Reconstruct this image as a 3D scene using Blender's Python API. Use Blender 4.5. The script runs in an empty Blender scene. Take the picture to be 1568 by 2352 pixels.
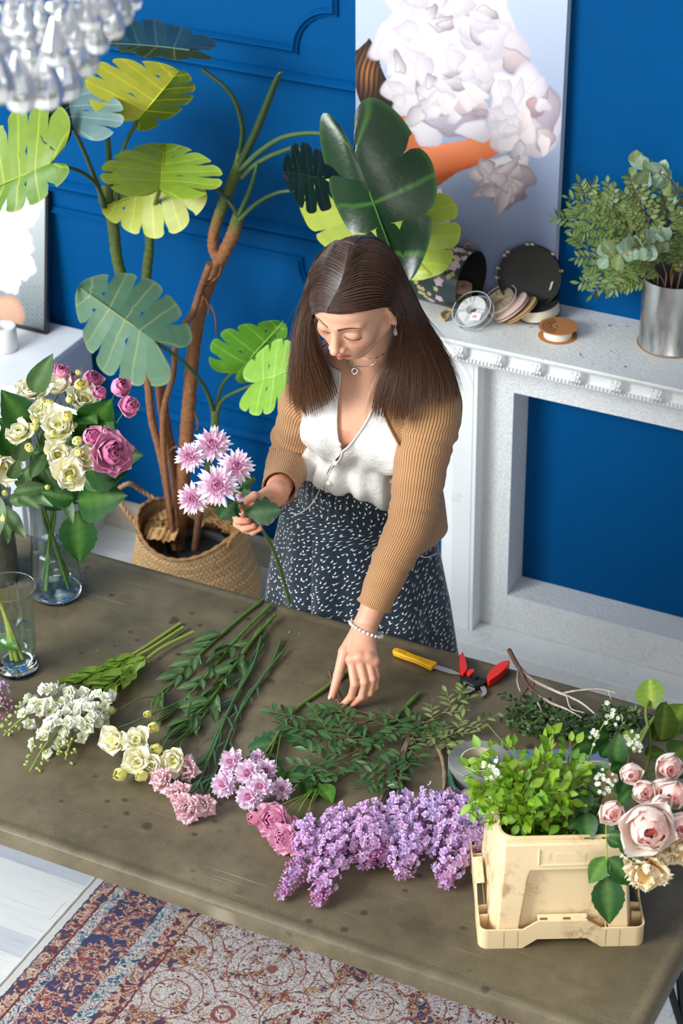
import bpy, math, random
import numpy as np
from mathutils import Vector, Matrix
PI = math.pi
rnd = random.Random(7)
nr = np.random.RandomState(11)
SC = bpy.context.scene
COL = SC.collection

# ------------------------------------------------------------------ camera
CAM_R = np.array([[0.89279201, 0.45029019, -0.01269514],
                  [0.22870301, -0.47736994, -0.84841787],
                  [-0.38809453, 0.75455728, -0.52917479]])   # rows: right, down, forward
CAM_C = np.array([0.0, 0.0, 3.4])
FPX = 5018.5
cd = bpy.data.cameras.new('camera')
cam = bpy.data.objects.new('camera', cd)
COL.objects.link(cam)
cd.sensor_fit = 'VERTICAL'
cd.sensor_height = 36.0
cd.lens = FPX / 2352.0 * 36.0
mw = Matrix.Identity(4)
for i in range(3):
 mw[i][0] = CAM_R[0][i]
 mw[i][1] = -CAM_R[1][i]
 mw[i][2] = -CAM_R[2][i]
 mw[i][3] = CAM_C[i]
cam.matrix_world = mw
cd.clip_start = 0.05
cd.dof.use_dof = True
cd.dof.focus_distance = 4.25
cd.dof.aperture_fstop = 5.6
SC.camera = cam

# ------------------------------------------------------------------ world, lights, exposure
w = bpy.data.worlds.new('world')
SC.world = w
w.use_nodes = True
w.node_tree.nodes['Background'].inputs[0].default_value = (0.90, 0.95, 1.0, 1)
w.node_tree.nodes['Background'].inputs[1].default_value = 0.17

def area_light(name, loc, target, sx, sy, power, color):
 ld = bpy.data.lights.new(name, 'AREA')
 ld.shape = 'RECTANGLE'
 ld.size, ld.size_y = sx, sy
 ld.energy = power
 ld.color = color
 o = bpy.data.objects.new(name, ld)
 COL.objects.link(o)
 o.location = loc
 o.rotation_euler = (Vector(target) - Vector(loc)).to_track_quat('-Z', 'Y').to_euler()
 return o

area_light('window_light', (-4.4, -0.7, 3.5), (-1.9, 3.6, 0.7), 2.6, 1.9, 450, (0.96, 0.98, 1.0))
area_light('window_light_side', (-5.7, 2.6, 2.6), (-1.8, 3.6, 1.0), 1.8, 1.8, 34, (0.92, 0.97, 1.0))
area_light('fill_light_front', (0.9, -1.9, 3.0), (-1.4, 3.2, 0.8), 2.2, 1.8, 95, (1.0, 0.97, 0.93))  # added fill from the camera side to brighten the flowers
SC.view_settings.view_transform = 'Standard'
SC.view_settings.look = 'None'
SC.view_settings.gamma = 1.0
SC.view_settings.use_curve_mapping = False
SC.view_settings.exposure = -0.08
SC.cycles.max_bounces = 8
SC.cycles.transparent_max_bounces = 16
SC.cycles.caustics_reflective = False
SC.cycles.caustics_refractive = False
SC.cycles.use_denoising = True

# ------------------------------------------------------------------ helpers

def ray(px, py):
 return np.array([px - 784.0, py - 1176.0, FPX]) @ CAM_R

def hit(px, py, ax, val):
 d = ray(px, py)
 return CAM_C + d * ((val - CAM_C[ax]) / d[ax])

def PZ(px, py, z):
 """the point at height z seen at a pixel of the photograph"""
 return hit(px, py, 2, z)

def PY(px, py, y):
 """the point of the vertical plane y = const seen at a pixel"""
 return hit(px, py, 1, y)

def proj(p):
 v = CAM_R @ (np.array(p) - CAM_C)
 return 784 + FPX * v[0] / v[2], 1176 + FPX * v[1] / v[2]

def nrm(v):
 v = np.array(v, float)
 return v / max(np.linalg.norm(v), 1e-12)

MATS = {}

def new_mat(name):
 m = bpy.data.materials.new(name)
 m.use_nodes = True
 m.node_tree.nodes.clear()
 return m, m.node_tree

class NT:
 """small node-graph helper"""

 def __init__(self, name):
  self.m, self.t = new_mat(name)
  self.out = self.n('ShaderNodeOutputMaterial')

 def n(self, typ, **kw):
  nd = self.t.nodes.new(typ)
  for k, v in kw.items():
   setattr(nd, k, v)
  return nd

 def l(self, a, b):
  self.t.links.new(a, b)

 def val(self, sock, v):
  if hasattr(v, 'is_output') or isinstance(v, bpy.types.NodeSocket):
   self.l(v, sock)
  elif isinstance(v, (tuple, list)) and len(v) == 3 and sock.type == 'RGBA':
   sock.default_value = (*v, 1)
  else:
   sock.default_value = v

 def coord(self, kind='Object', scale=None, loc=None, rot=None):
  tc = self.n('ShaderNodeTexCoord')
  s = tc.outputs[kind]
  if scale or loc or rot:
   mp = self.n('ShaderNodeMapping')
   self.l(s, mp.inputs[0])
   if scale:
    mp.inputs['Scale'].default_value = scale if isinstance(scale, (tuple, list)) else (scale,) * 3
   if loc:
    mp.inputs['Location'].default_value = loc
   if rot:
    mp.inputs['Rotation'].default_value = rot
   s = mp.outputs[0]
  return s

 def noise(self, vec, scale, detail=3, rough=0.55, dist=0.0, out=0):
  nd = self.n('ShaderNodeTexNoise')
  if vec is not None:
   self.l(vec, nd.inputs['Vector'])
  nd.inputs['Scale'].default_value = scale
  nd.inputs['Detail'].default_value = detail
  nd.inputs['Roughness'].default_value = rough
  nd.inputs['Distortion'].default_value = dist
  return nd.outputs[out]

 def voro(self, vec, scale, feature='F1', out='Distance', rand=1.0):
  nd = self.n('ShaderNodeTexVoronoi', feature=feature)
  if vec is not None:
   self.l(vec, nd.inputs['Vector'])
  nd.inputs['Scale'].default_value = scale
  nd.inputs['Randomness'].default_value = rand
  return nd.outputs[out]

 def ramp(self, fac, stops, interp='LINEAR'):
  nd = self.n('ShaderNodeValToRGB')
  cr = nd.color_ramp
  cr.interpolation = interp
  while len(cr.elements) < len(stops):
   cr.elements.new(0.5)
  for e, (p, c) in zip(cr.elements, stops):
   e.position = p
   e.color = (*c, 1) if len(c) == 3 else c
  self.l(fac, nd.inputs[0])
  return nd.outputs[0]

 def math(self, op, a, b=0.0, c=0.0, clamp=False):
  nd = self.n('ShaderNodeMath', operation=op)
  nd.use_clamp = clamp
  self.val(nd.inputs[0], a)
  self.val(nd.inputs[1], b)
  self.val(nd.inputs[2], c)
  return nd.outputs[0]

 def mix(self, fac, a, b, blend='MIX'):
  nd = self.n('ShaderNodeMix', data_type='RGBA', blend_type=blend)
  self.val(nd.inputs[0], fac)
  for i, v in ((6, a), (7, b)):
   self.val(nd.inputs[i], v)
  return nd.outputs[2]

 def attr(self, name, out='Color'):
  nd = self.n('ShaderNodeAttribute', attribute_name=name)
  return nd.outputs[out]

 def bump(self, height, strength=0.3, dist=0.001, normal=None):
  nd = self.n('ShaderNodeBump')
  nd.inputs['Strength'].default_value = strength
  nd.inputs['Distance'].default_value = dist
  self.l(height, nd.inputs['Height'])
  if normal is not None:
   self.l(normal, nd.inputs['Normal'])
  return nd.outputs[0]

 def principled(self, color=(0.8, 0.8, 0.8), rough=0.5, bump=None, **kw):
  nd = self.n('ShaderNodeBsdfPrincipled')
  self.val(nd.inputs['Base Color'], color)
  self.val(nd.inputs['Roughness'], rough)
  for k, v in kw.items():
   self.val(nd.inputs[k.replace('_', ' ')], v)
  if bump is not None:
   self.l(bump, nd.inputs['Normal'])
  return nd.outputs[0]

 def done(self, shader):
  self.l(shader, self.out.inputs[0])
  MATS[self.m.name] = self.m
  return self.m

def simple_mat(name, color, rough=0.5, **kw):
 t = NT(name)
 return t.done(t.principled(color, rough, **kw))

def attr_mat(name, rough=0.5, transl=0.0, bumpscale=None, bstr=0.3, bdist=0.0005, vary=0.0, vscale=60, spec=0.5, sheen=0.0):
 """colour comes from the per-vertex colour of the piece"""
 t = NT(name)
 c = t.attr('Col')
 if vary:
  nz = t.noise(t.coord('Object'), vscale, 3)
  c = t.mix(vary, c, t.ramp(nz, [(0.3, (0.25, 0.25, 0.25)), (0.7, (1, 1, 1))]), 'MULTIPLY')
 b = None
 if bumpscale:
  b = t.bump(t.noise(t.coord('Object'), bumpscale, 4), bstr, bdist)
 sh = t.principled(c, rough, b, Specular_IOR_Level=spec, Sheen_Weight=sheen)
 if transl:
  tr = t.n('ShaderNodeBsdfTranslucent')
  t.l(c, tr.inputs[0])
  mx = t.n('ShaderNodeMixShader')
  mx.inputs[0].default_value = transl
  t.l(sh, mx.inputs[1])
  t.l(tr.outputs[0], mx.inputs[2])
  sh = mx.outputs[0]
 return t.done(sh)

def srgb(r, g, b):
 f = lambda c: ((c / 255 + 0.055) / 1.055) ** 2.4 if c > 10 else c / 255 / 12.92
 return (f(r), f(g), f(b))

class MB:
 """collects vertices, faces, colours and uvs; becomes ONE mesh"""

 def __init__(self):
  self.v, self.f, self.c, self.u, self.n = [], [], [], [], 0

 def add(self, v, f, col=None, uv=None):
  v = np.asarray(v, float).reshape(-1, 3)
  self.v.append(v)
  if len(f):
   f = np.asarray(f, int)
   self.f.append(f + self.n)
  self.n += len(v)
  if col is None:
   col = (0.5, 0.5, 0.5)
  col = np.asarray(col, float)
  if col.ndim == 1:
   col = np.tile(col[:3], (len(v), 1))
  self.c.append(col)
  self.u.append(np.zeros((len(v), 2)) if uv is None else np.asarray(uv, float))
  return self

 def grid(self, P, col=None, uv=None, wrap=False):
  """P: (nu, nv, 3) array of points; wrap closes the second axis"""
  nu, nv = P.shape[:2]
  i, j = np.meshgrid(np.arange(nu - 1), np.arange(nv if wrap else nv - 1), indexing='ij')
  j2 = (j + 1) % nv
  f = np.stack([i * nv + j, i * nv + j2, (i + 1) * nv + j2, (i + 1) * nv + j], -1).reshape(-1, 4)
  if col is not None:
   col = np.asarray(col, float)
   if col.ndim == 3:
    col = col.reshape(-1, 3)
  if uv is not None:
   uv = np.asarray(uv).reshape(-1, 2)
  return self.add(P.reshape(-1, 3), f, col, uv)

 def tube(self, pts, rad, n=6, col=None, cap=True, flat=1.0, up=None):
  pts = np.asarray(pts, float)
  m = len(pts)
  rad = np.broadcast_to(np.asarray(rad, float), (m,))
  T = np.gradient(pts, axis=0)
  T /= np.maximum(np.linalg.norm(T, axis=1), 1e-12)[:, None]
  u0 = np.array([0, 0, 1.0]) if up is None else np.asarray(up, float)
  if abs(T[0] @ u0) > 0.95:
   u0 = np.array([1.0, 0, 0])
  U = np.zeros_like(pts)
  u = u0
  for k in range(m):
   u = u - T[k] * (u @ T[k])
   u = u / max(np.linalg.norm(u), 1e-9)
   U[k] = u
  V = np.cross(T, U)
  a = np.linspace(0, 2 * PI, n, endpoint=False)
  P = pts[:, None] + rad[:, None, None] * (np.cos(a)[None, :, None] * V[:, None] + flat * np.sin(a)[None, :, None] * U[:, None])
  cc = None
  if col is not None:
   cc = np.asarray(col, float)
   if cc.ndim == 2:
    cc = np.repeat(cc, n, axis=0)
  L = np.concatenate([[0], np.cumsum(np.linalg.norm(np.diff(pts, axis=0), axis=1))])
  uv = np.stack(np.broadcast_arrays(a[None] / (2 * PI), L[:, None]), -1)
  base = self.n
  self.grid(P, cc, uv, wrap=True)
  if cap:
   for ring, flip in ((0, 1), (m - 1, 0)):
    c0 = pts[ring]
    idx = np.arange(n)
    f = np.stack([np.full(n, n), idx, (idx + 1) % n], -1)
    if flip:
     f = f[:, ::-1]
    ring_v = P[ring]
    colr = None
    if col is not None:
     cr = np.asarray(col, float)
     colr = cr[ring] if cr.ndim == 2 else cr
    f3 = np.concatenate([f, f[:, :1]], 1)
    self.add(np.vstack([ring_v, c0]), [], colr)
    self.f.append(f + self.n - n - 1)
  return self

 def lathe(self, prof, n=32, col=None, M=None, cap=False):
  prof = np.asarray(prof, float)
  a = np.linspace(0, 2 * PI, n, endpoint=False)
  P = np.stack([prof[:, 0][:, None] * np.cos(a), prof[:, 0][:, None] * np.sin(a), np.repeat(prof[:, 1][:, None], n, 1)], -1)
  L = np.concatenate([[0], np.cumsum(np.linalg.norm(np.diff(prof, axis=0), axis=1))])
  uv = np.stack(np.broadcast_arrays(a[None] / (2 * PI), L[:, None]), -1)
  if M is not None:
   P = xf(P.reshape(-1, 3), M).reshape(P.shape)
  cc = None
  if col is not None:
   cc = np.asarray(col, float)
   if cc.ndim == 2:
    cc = np.repeat(cc, n, axis=0)
  return self.grid(P, cc, uv, wrap=True)

 def box(self, a, b, col=None, M=None):
  x0, y0, z0 = a
  x1, y1, z1 = b
  v = np.array([[x0, y0, z0], [x1, y0, z0], [x1, y1, z0], [x0, y1, z0], [x0, y0, z1], [x1, y0, z1], [x1, y1, z1], [x0, y1, z1]])
  if M is not None:
   v = xf(v, M)
  f = [[0, 3, 2, 1], [4, 5, 6, 7], [0, 1, 5, 4], [1, 2, 6, 5], [2, 3, 7, 6], [3, 0, 4, 7]]
  return self.add(v, f, col)

 def prism(self, poly, h0, h1, M=None, col=None):
  """poly in xy extruded from z=h0 to h1"""
  p = np.asarray(poly, float)
  n = len(p)
  v = np.vstack([np.c_[p, np.full(n, h0)], np.c_[p, np.full(n, h1)]])
  if M is not None:
   v = xf(v, M)
  base = self.n
  self.add(v, [], col)
  i = np.arange(n)
  j = (i + 1) % n
  self.f.append(np.stack([i, j, j + n, i + n], -1) + base)
  self.f.append([list(base + i[::-1]), list(base + n + i)])
  return self

 def sphere(self, c, r, n=10, m=7, col=None):
  th = np.linspace(0.001, PI - 0.001, m)
  a = np.linspace(0, 2 * PI, n, endpoint=False)
  r = np.broadcast_to(np.asarray(r, float), (3,))
  P = np.stack([np.sin(th)[:, None] * np.cos(a), np.sin(th)[:, None] * np.sin(a), np.repeat(np.cos(th)[:, None], n, 1)], -1) * r + np.asarray(c)
  return self.grid(P[::-1], col, None, wrap=True)

 def mesh(self, name, mat, smooth=True, off=(0, 0, 0)):
  me = bpy.data.meshes.new(name)
  v = np.vstack(self.v) - np.asarray(off)
  lens, idx = [], []
  for f in self.f:
   if isinstance(f, np.ndarray):
    lens.append(np.full(len(f), f.shape[1]))
    idx.append(f.ravel())
   else:
    for q in f:
     lens.append(np.array([len(q)]))
     idx.append(np.array(q))
  lens = np.concatenate(lens)
  idx = np.concatenate(idx)
  me.vertices.add(len(v))
  me.vertices.foreach_set('co', v.ravel().astype(np.float32))
  me.loops.add(len(idx))
  me.loops.foreach_set('vertex_index', idx.astype(np.int32))
  me.polygons.add(len(lens))
  me.polygons.foreach_set('loop_start', np.concatenate([[0], np.cumsum(lens)[:-1]]).astype(np.int32))
  me.polygons.foreach_set('loop_total', lens.astype(np.int32))
  me.update(calc_edges=True)
  c = np.vstack(self.c)
  ca = me.color_attributes.new('Col', 'FLOAT_COLOR', 'POINT')
  ca.data.foreach_set('color', np.c_[c, np.ones(len(c))].ravel().astype(np.float32))
  u = np.vstack(self.u)
  if np.any(u):
   ul = me.uv_layers.new(name='UVMap')
   ul.data.foreach_set('uv', u[idx].ravel().astype(np.float32))
  me.polygons.foreach_set('use_smooth', np.full(len(lens), bool(smooth)))
  for mm in (mat if isinstance(mat, (list, tuple)) else [mat]):
   me.materials.append(mm)
  me.validate()
  return me

 def build(self, name, mat, parent=None, smooth=True, angle=None):
  off = (0, 0, 0)
  if parent is not None:
   off = world_loc(parent)
  me = self.mesh(name, mat, smooth, off)
  if angle is not None:
   me.polygons.foreach_set('use_smooth', np.ones(len(me.polygons), bool))
   sharp_by_angle(me, angle)
  o = bpy.data.objects.new(name, me)
  COL.objects.link(o)
  if parent is not None:
   o.parent = parent
  WL[o.name] = tuple(off)
  return o

def sharp_by_angle(me, deg):
 try:
  me.set_sharp_from_angle(angle=math.radians(deg))
 except Exception:
  pass

WL = {}

def world_loc(o):
 return WL.get(o.name, (0, 0, 0))

def xf(v, M):
 M = np.asarray(M, float)
 return v @ M[:3, :3].T + M[:3, 3]

def frame(o, x, y, z):
 """4x4 matrix with columns x, y, z and origin o"""
 M = np.eye(4)
 M[:3, 0], M[:3, 1], M[:3, 2], M[:3, 3] = x, y, z, o
 return M

def orient(o, zdir, xhint=(1, 0, 0), s=1.0):
 z = nrm(zdir)
 x = np.array(xhint, float)
 x = x - z * (x @ z)
 if np.linalg.norm(x) < 1e-4:
  x = np.cross(z, [0.3, 1, 0.2])
 x = nrm(x)
 return frame(o, x * s, np.cross(z, x) * s, z * s)

def tag(o, label=None, cat=None, group=None, kind=None):
 if label:
  o['label'] = label
 if cat:
  o['category'] = cat
 if group:
  o['group'] = group
 if kind:
  o['kind'] = kind
 return o

def thing(name, loc, label, cat, group=None):
 o = bpy.data.objects.new(name, None)
 o.empty_display_size = 0.03
 COL.objects.link(o)
 o.location = loc
 WL[o.name] = tuple(loc)
 return tag(o, label, cat, group)

def place(me, name, parent, M):
 """an object that shares mesh data, M = 4x4 in world axes"""
 o = bpy.data.objects.new(name, me)
 COL.objects.link(o)
 M = Matrix(np.asarray(M).tolist())
 if parent is not None:
  o.parent = parent
  off = world_loc(parent)
  M = Matrix.Translation((-off[0], -off[1], -off[2])) @ M
 o.matrix_local = M
 return o

def catmull(pts, n=8):
 p = np.asarray(pts, float)
 if len(p) < 3:
  t = np.linspace(0, 1, n * 2)[:, None]
  return p[0] * (1 - t) + p[-1] * t
 q = np.vstack([2 * p[0] - p[1], p, 2 * p[-1] - p[-2]])
 out = []
 for i in range(1, len(q) - 2):
  t = np.linspace(0, 1, n, endpoint=False)[:, None]
  a, b, c, d = q[i - 1], q[i], q[i + 1], q[i + 2]
  out.append(0.5 * (2 * b + (c - a) * t + (2 * a - 5 * b + 4 * c - d) * t ** 2 + (3 * b - a - 3 * c + d) * t ** 3))
 out.append(p[-1:])
 return np.vstack(out)

def interp_r(r, m):
 r = np.asarray(r, float)
 return np.interp(np.linspace(0, 1, m), np.linspace(0, 1, len(r)), r)

def smoothstep(a, b, x):
 t = np.clip((x - a) / (b - a), 0, 1)
 return t * t * (3 - 2 * t)

# ================================================================== materials of the setting
YW = 4.504           # plane of the blue wall
TZ = 0.75            # table top

def mat_wall():
 t = NT('blue_wall_paint')
 co = t.coord('Object')
 c = t.mix(t.noise(co, 3.0, 4), srgb(0, 78, 135), srgb(0, 71, 124))
 nb = t.noise(co, 60, 5, 0.6)
 n2 = t.noise(co, 420, 3)
 b = t.bump(nb, 0.25, 0.004)
 b = t.bump(n2, 0.35, 0.0012, b)
 return t.done(t.principled(c, 0.55, b, Specular_IOR_Level=0.06))

def mat_plaster(name='white_plaster', wr=1.0, base=(236, 240, 241)):
 t = NT(name)
 co = t.coord('Object')
 d = t.noise(co, 30, 3, out='Color')
 mv = t.n('ShaderNodeVectorMath', operation='MULTIPLY_ADD')
 t.l(d, mv.inputs[0])
 mv.inputs[1].default_value = (0.09, 0.09, 0.09)
 t.l(co, mv.inputs[2])
 wv = t.voro(mv.outputs[0], 62, 'DISTANCE_TO_EDGE')
 wv = t.math('SMOOTH_MIN', wv, 0.12, 0.06)
 n1 = t.noise(co, 160, 4, 0.6, 1.2)
 b = t.bump(wv, 0.55 * wr, 0.010)
 b = t.bump(n1, 0.60 * wr, 0.007, b)
 spots = t.ramp(t.noise(co, 9, 6, 0.75), [(0.28, (0.78, 0.79, 0.76)), (0.42, (1, 1, 1))])
 c = t.mix(1.0, srgb(*base), spots, 'MULTIPLY')
 return t.done(t.principled(c, 0.6, b, Specular_IOR_Level=0.4))

def mat_mantel():
 t = NT('chipped_white_paint')
 co = t.coord('Object')
 st = t.coord('Object', scale=(0.5, 1.6, 1.6), rot=(0, 0, 0.6))
 n1 = t.noise(st, 190, 5, 0.7)
 pits = t.ramp(n1, [(0.36, (1, 1, 1)), (0.40, (0, 0, 0))])
 area = t.ramp(t.noise(co, 11, 4), [(0.38, (0, 0, 0)), (0.52, (1, 1, 1))])
 fac = t.mix(1.0, pits, area, 'MULTIPLY')
 c = t.mix(fac, srgb(232, 236, 234), srgb(108, 104, 92))
 c = t.mix(t.ramp(t.noise(co, 5, 3), [(0.35, (0, 0, 0)), (0.7, (0.5, 0.5, 0.5))]), c, srgb(210, 208, 196))
 b = t.bump(t.noise(co, 120, 5, 0.7), 0.5, 0.003)
 b = t.bump(n1, 0.5, 0.0015, b)
 return t.done(t.principled(c, 0.5, b))

def mat_table():
 t = NT('brown_grey_tabletop')
 co = t.coord('Object')
 n1 = t.noise(co, 3.2, 5, 0.6)
 n2 = t.noise(co, 14, 5, 0.65)
 base = t.ramp(n1, [(0.30, srgb(86, 77, 57)), (0.52, srgb(101, 91, 70)), (0.72, srgb(119, 109, 87))])
 mott = t.ramp(n2, [(0.30, (0.74, 0.73, 0.70)), (0.5, (1.0, 1.0, 0.98)), (0.72, (1.22, 1.20, 1.15))])
 c = t.mix(1.0, base, mott, 'MULTIPLY')
 grain = t.ramp(t.noise(co, 620, 2, 0.6), [(0.30, (0.66, 0.66, 0.66)), (0.7, (1.34, 1.34, 1.34))])
 c = t.mix(1.0, c, grain, 'MULTIPLY')
 # worn pale scratches in several directions
 sc = None
 for k, (ang, s) in enumerate(((0.4, 1), (1.5, 1.3), (2.6, 0.9), (-0.5, 1.2))):
  cc = t.coord('Object', scale=(2.2 * s, 150 * s, 1), rot=(0, 0, ang))
  nn = t.noise(cc, 1.3, 3, 0.5, 0.15)
  r = t.ramp(nn, [(0.68, (0, 0, 0)), (0.72, (1, 1, 1))])
  sc = r if sc is None else t.mix(1.0, sc, r, 'ADD')
 scm = t.mix(1.0, sc, t.ramp(t.noise(co, 6, 2), [(0.48, (0.02, 0.02, 0.02)), (0.66, (0.5, 0.5, 0.5))]), 'MULTIPLY')
 c = t.mix(scm, c, srgb(165, 155, 136))
 # small dark drops that dried on it
 v = t.voro(t.coord('Object', scale=(1, 1.15, 1)), 24, 'SMOOTH_F1')
 drops = t.ramp(v, [(0.12, (1, 1, 1)), (0.19, (0, 0, 0))])
 msk = t.ramp(t.noise(co, 4.2, 3, 0.6), [(0.50, (0, 0, 0)), (0.57, (0.8, 0.8, 0.8))])
 c = t.mix(t.mix(1.0, drops, msk, 'MULTIPLY'), c, srgb(56, 49, 38))
 b = t.bump(t.noise(co, 500, 3), 0.18, 0.0006)
 rg = t.ramp(n2, [(0.3, (0.36, 0.36, 0.36)), (0.7, (0.52, 0.52, 0.52))])
 return t.done(t.principled(c, rg, b, Specular_IOR_Level=0.5))

def mat_plank():
 t = NT('whitewashed_plank')
 co = t.coord('Object', scale=(1.2, 22, 22))
 oi = t.n('ShaderNodeObjectInfo')
 mv = t.n('ShaderNodeVectorMath', operation='MULTIPLY_ADD')
 t.l(co, mv.inputs[0])
 mv.inputs[1].default_value = (1, 1, 1)
 cb = t.n('ShaderNodeCombineXYZ')
 t.l(t.math('MULTIPLY', oi.outputs['Random'], 37.0), cb.inputs[0])
 t.l(t.math('MULTIPLY', oi.outputs['Random'], 91.0), cb.inputs[2])
 t.l(cb.outputs[0], mv.inputs[2])
 n1 = t.noise(mv.outputs[0], 4, 6, 0.65, 0.4)
 tone = t.ramp(oi.outputs['Random'], [(0.0, srgb(196, 202, 208)), (0.18, srgb(206, 212, 216)), (0.2, srgb(222, 224, 222)), (0.65, srgb(226, 228, 226)), (1.0, srgb(214, 218, 218))])
 c = t.mix(1.0, tone, t.ramp(n1, [(0.28, (0.80, 0.81, 0.83)), (0.45, (0.97, 0.97, 0.97)), (0.7, (1.03, 1.03, 1.02))]), 'MULTIPLY')
 b = t.bump(n1, 0.12, 0.0008)
 return t.done(t.principled(c, 0.42, b))

M_WALL = mat_wall()
M_PLASTER = mat_plaster('white_plaster', 1.15, (246, 249, 249))
M_PAINTW = mat_plaster('white_painted_wood', 0.25, (238, 241, 242))
M_MANTEL = mat_mantel()
M_TABLE = mat_table()
M_PLANK = mat_plank()
M_CEIL = simple_mat('white_ceiling', (0.85, 0.85, 0.85), 0.8)
M_BASEB = attr_mat('pale_wood_skirting', 0.45, vary=0.25, vscale=30)

# ================================================================== room shell
mb = MB()
mb.box((-6.0, YW, -0.1), (2.5, YW + 0.12, 4.4))
tag(mb.build('wall_back', M_WALL, smooth=False), kind='structure')
mb = MB()
mb.box((-6.0, -3.5, -0.1), (2.5, YW, -0.006), srgb(206, 208, 206))
floor = tag(mb.build('floor', attr_mat('floor_base', 0.6), smooth=False), kind='structure')
mb = MB()
mb.box((-6.0, -3.5, 4.4), (2.5, YW + 0.12, 4.5))
tag(mb.build('ceiling', M_CEIL, smooth=False), kind='structure')

# floor strips, each one a board of the floor
PW = 0.0655
k = 0
for row in range(36):
 y0 = 2.15 + row * PW
 x = -3.75 - rnd.random() * 0.5
 while x < -0.45:
  L = 0.62
  shown = (x < -0.5)
  # boards hidden under the rug are left to the base
  under_rug = x > -2.27 and x + L < -0.98 and y0 < 3.5 and y0 > 2.2
  if not under_rug:
   m = MB()
   x1 = x + L
   g = 0.0006
   vtop = np.array([[x + g, y0 + g, 0], [x1 - g, y0 + g, 0], [x1 - g, y0 + PW - g, 0], [x + g, y0 + PW - g, 0]])
   cxm = vtop.mean(0)
   if k == 0:
    bxm = MB()
    bxm.box((-L / 2 + g, -PW / 2 + g, -0.006), (L / 2 - g, PW / 2 - g, 0.0))
    plank_me = bxm.mesh('plank', M_PLANK, False)
   o = place(plank_me, 'plank', floor, np.array(Matrix.Translation((x + L / 2, y0 + PW / 2, 0))))
   k += 1
  x += L

# baseboard
mb = MB()
prof = [(YW, 0.0), (YW - 0.016, 0.0), (YW - 0.016, 0.078), (YW - 0.012, 0.088), (YW - 0.004, 0.092), (YW, 0.092)]
P = np.array([[[x, a, b] for a, b in prof] for x in (-6.0, -1.86)])
mb.grid(P.transpose(0, 1, 2), srgb(206, 196, 178))
tag(mb.build('baseboard_back', M_BASEB, smooth=False), kind='structure')

def moulding(name, path, width, depth, closed=False):
 """sweep a classical bead-and-cove section along a path in the wall plane (x, z)"""
 prof = np.array([(0.0, 0.0), (0.06, 0.55), (0.16, 0.60), (0.22, 0.35), (0.36, 0.55), (0.5, 1.0), (0.66, 0.98), (0.8, 0.62), (0.86, 0.42), (0.92, 0.42), (1.0, 0.0)])
 p = np.asarray(path, float)
 m = len(p)
 d = np.gradient(p, axis=0) if not closed else None
 offs = []
 for i in range(m):
  a = p[i] - p[i - 1] if i > 0 else p[1] - p[0]
  b = p[i + 1] - p[i] if i < m - 1 else p[-1] - p[-2]
  a, b = nrm(a), nrm(b)
  na = np.array([a[1], -a[0]])
  nb = np.array([b[1], -b[0]])
  mid = nrm(na + nb)
  s = 1.0 / max(mid @ na, 0.35)
  offs.append(mid * s)
 offs = np.array(offs)
 P = np.zeros((m, len(prof), 3))
 for j, (t, h) in enumerate(prof):
  q = p + offs * ((t - 0.5) * width)
  P[:, j, 0] = q[:, 0]
  P[:, j, 2] = q[:, 1]
  P[:, j, 1] = YW - h * depth
 m_ = MB()
 m_.grid(P)
 o = m_.build(name, M_WALL, smooth=True, angle=40)
 return tag(o, kind='structure')

def straight(x0, z0, x1, z1, n=2):
 return [(x0 + (x1 - x0) * t, z0 + (z1 - z0) * t) for t in np.linspace(0, 1, n)]

def arc(cx_, cz_, r, a0, a1, n=14):
 return [(cx_ + r * math.cos(a), cz_ + r * math.sin(a)) for a in np.linspace(a0, a1, n)]

# horizontal rails and the two panel frames with their notched corners
moulding('trim_1', straight(-2.0, 1.467, -6.0, 1.467), 0.034, 0.018)
moulding('trim_2', straight(-1.93, 1.051, -6.0, 1.051), 0.038, 0.020)
moulding('trim_3', straight(-1.93, 0.414, -6.0, 0.414), 0.042, 0.020)
up = straight(-5.2, 1.541, -2.425, 1.541) + arc(-2.315, 1.541, 0.11, PI, PI / 2)[1:] + straight(-2.315, 1.651, -2.315, 3.2)[1:]
up = up[:-1] + [(-2.315, 3.2)]
moulding('trim_4', up[::-1], 0.022, 0.014)
lo = straight(-5.2, 0.976, -2.425, 0.976) + arc(-2.315, 0.976, 0.11, PI, 1.5 * PI)[1:] + [(-2.315, 0.60)] + arc(-2.315, 0.491, 0.11, PI / 2, PI)[0:] + [(-5.2, 0.491)]
lo2 = []
for q in lo:
 if not lo2 or np.hypot(q[0] - lo2[-1][0], q[1] - lo2[-1][1]) > 1e-4:
  lo2.append(q)
moulding('trim_5', lo2, 0.022, 0.014)

# ================================================================== table
X0T, X1T, Y0T, Y1T = -3.35, -0.762, 2.505, 3.392

def rounded_rect(x0, y0, x1, y1, r, n=6):
 pts = []
 for cx_, cy_, a in ((x1 - r, y0 + r, -PI / 2), (x1 - r, y1 - r, 0), (x0 + r, y1 - r, PI / 2), (x0 + r, y0 + r, PI)):
  for t in np.linspace(0, PI / 2, n):
   pts.append((cx_ + r * math.cos(a + t), cy_ + r * math.sin(a + t)))
 return np.array(pts)

table = thing('work_table', (-1.9, 2.95, 0), 'long brown-grey worktable with a worn rolled edge, flowers laid across it', 'table')
mb = MB()
rings = []
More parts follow.
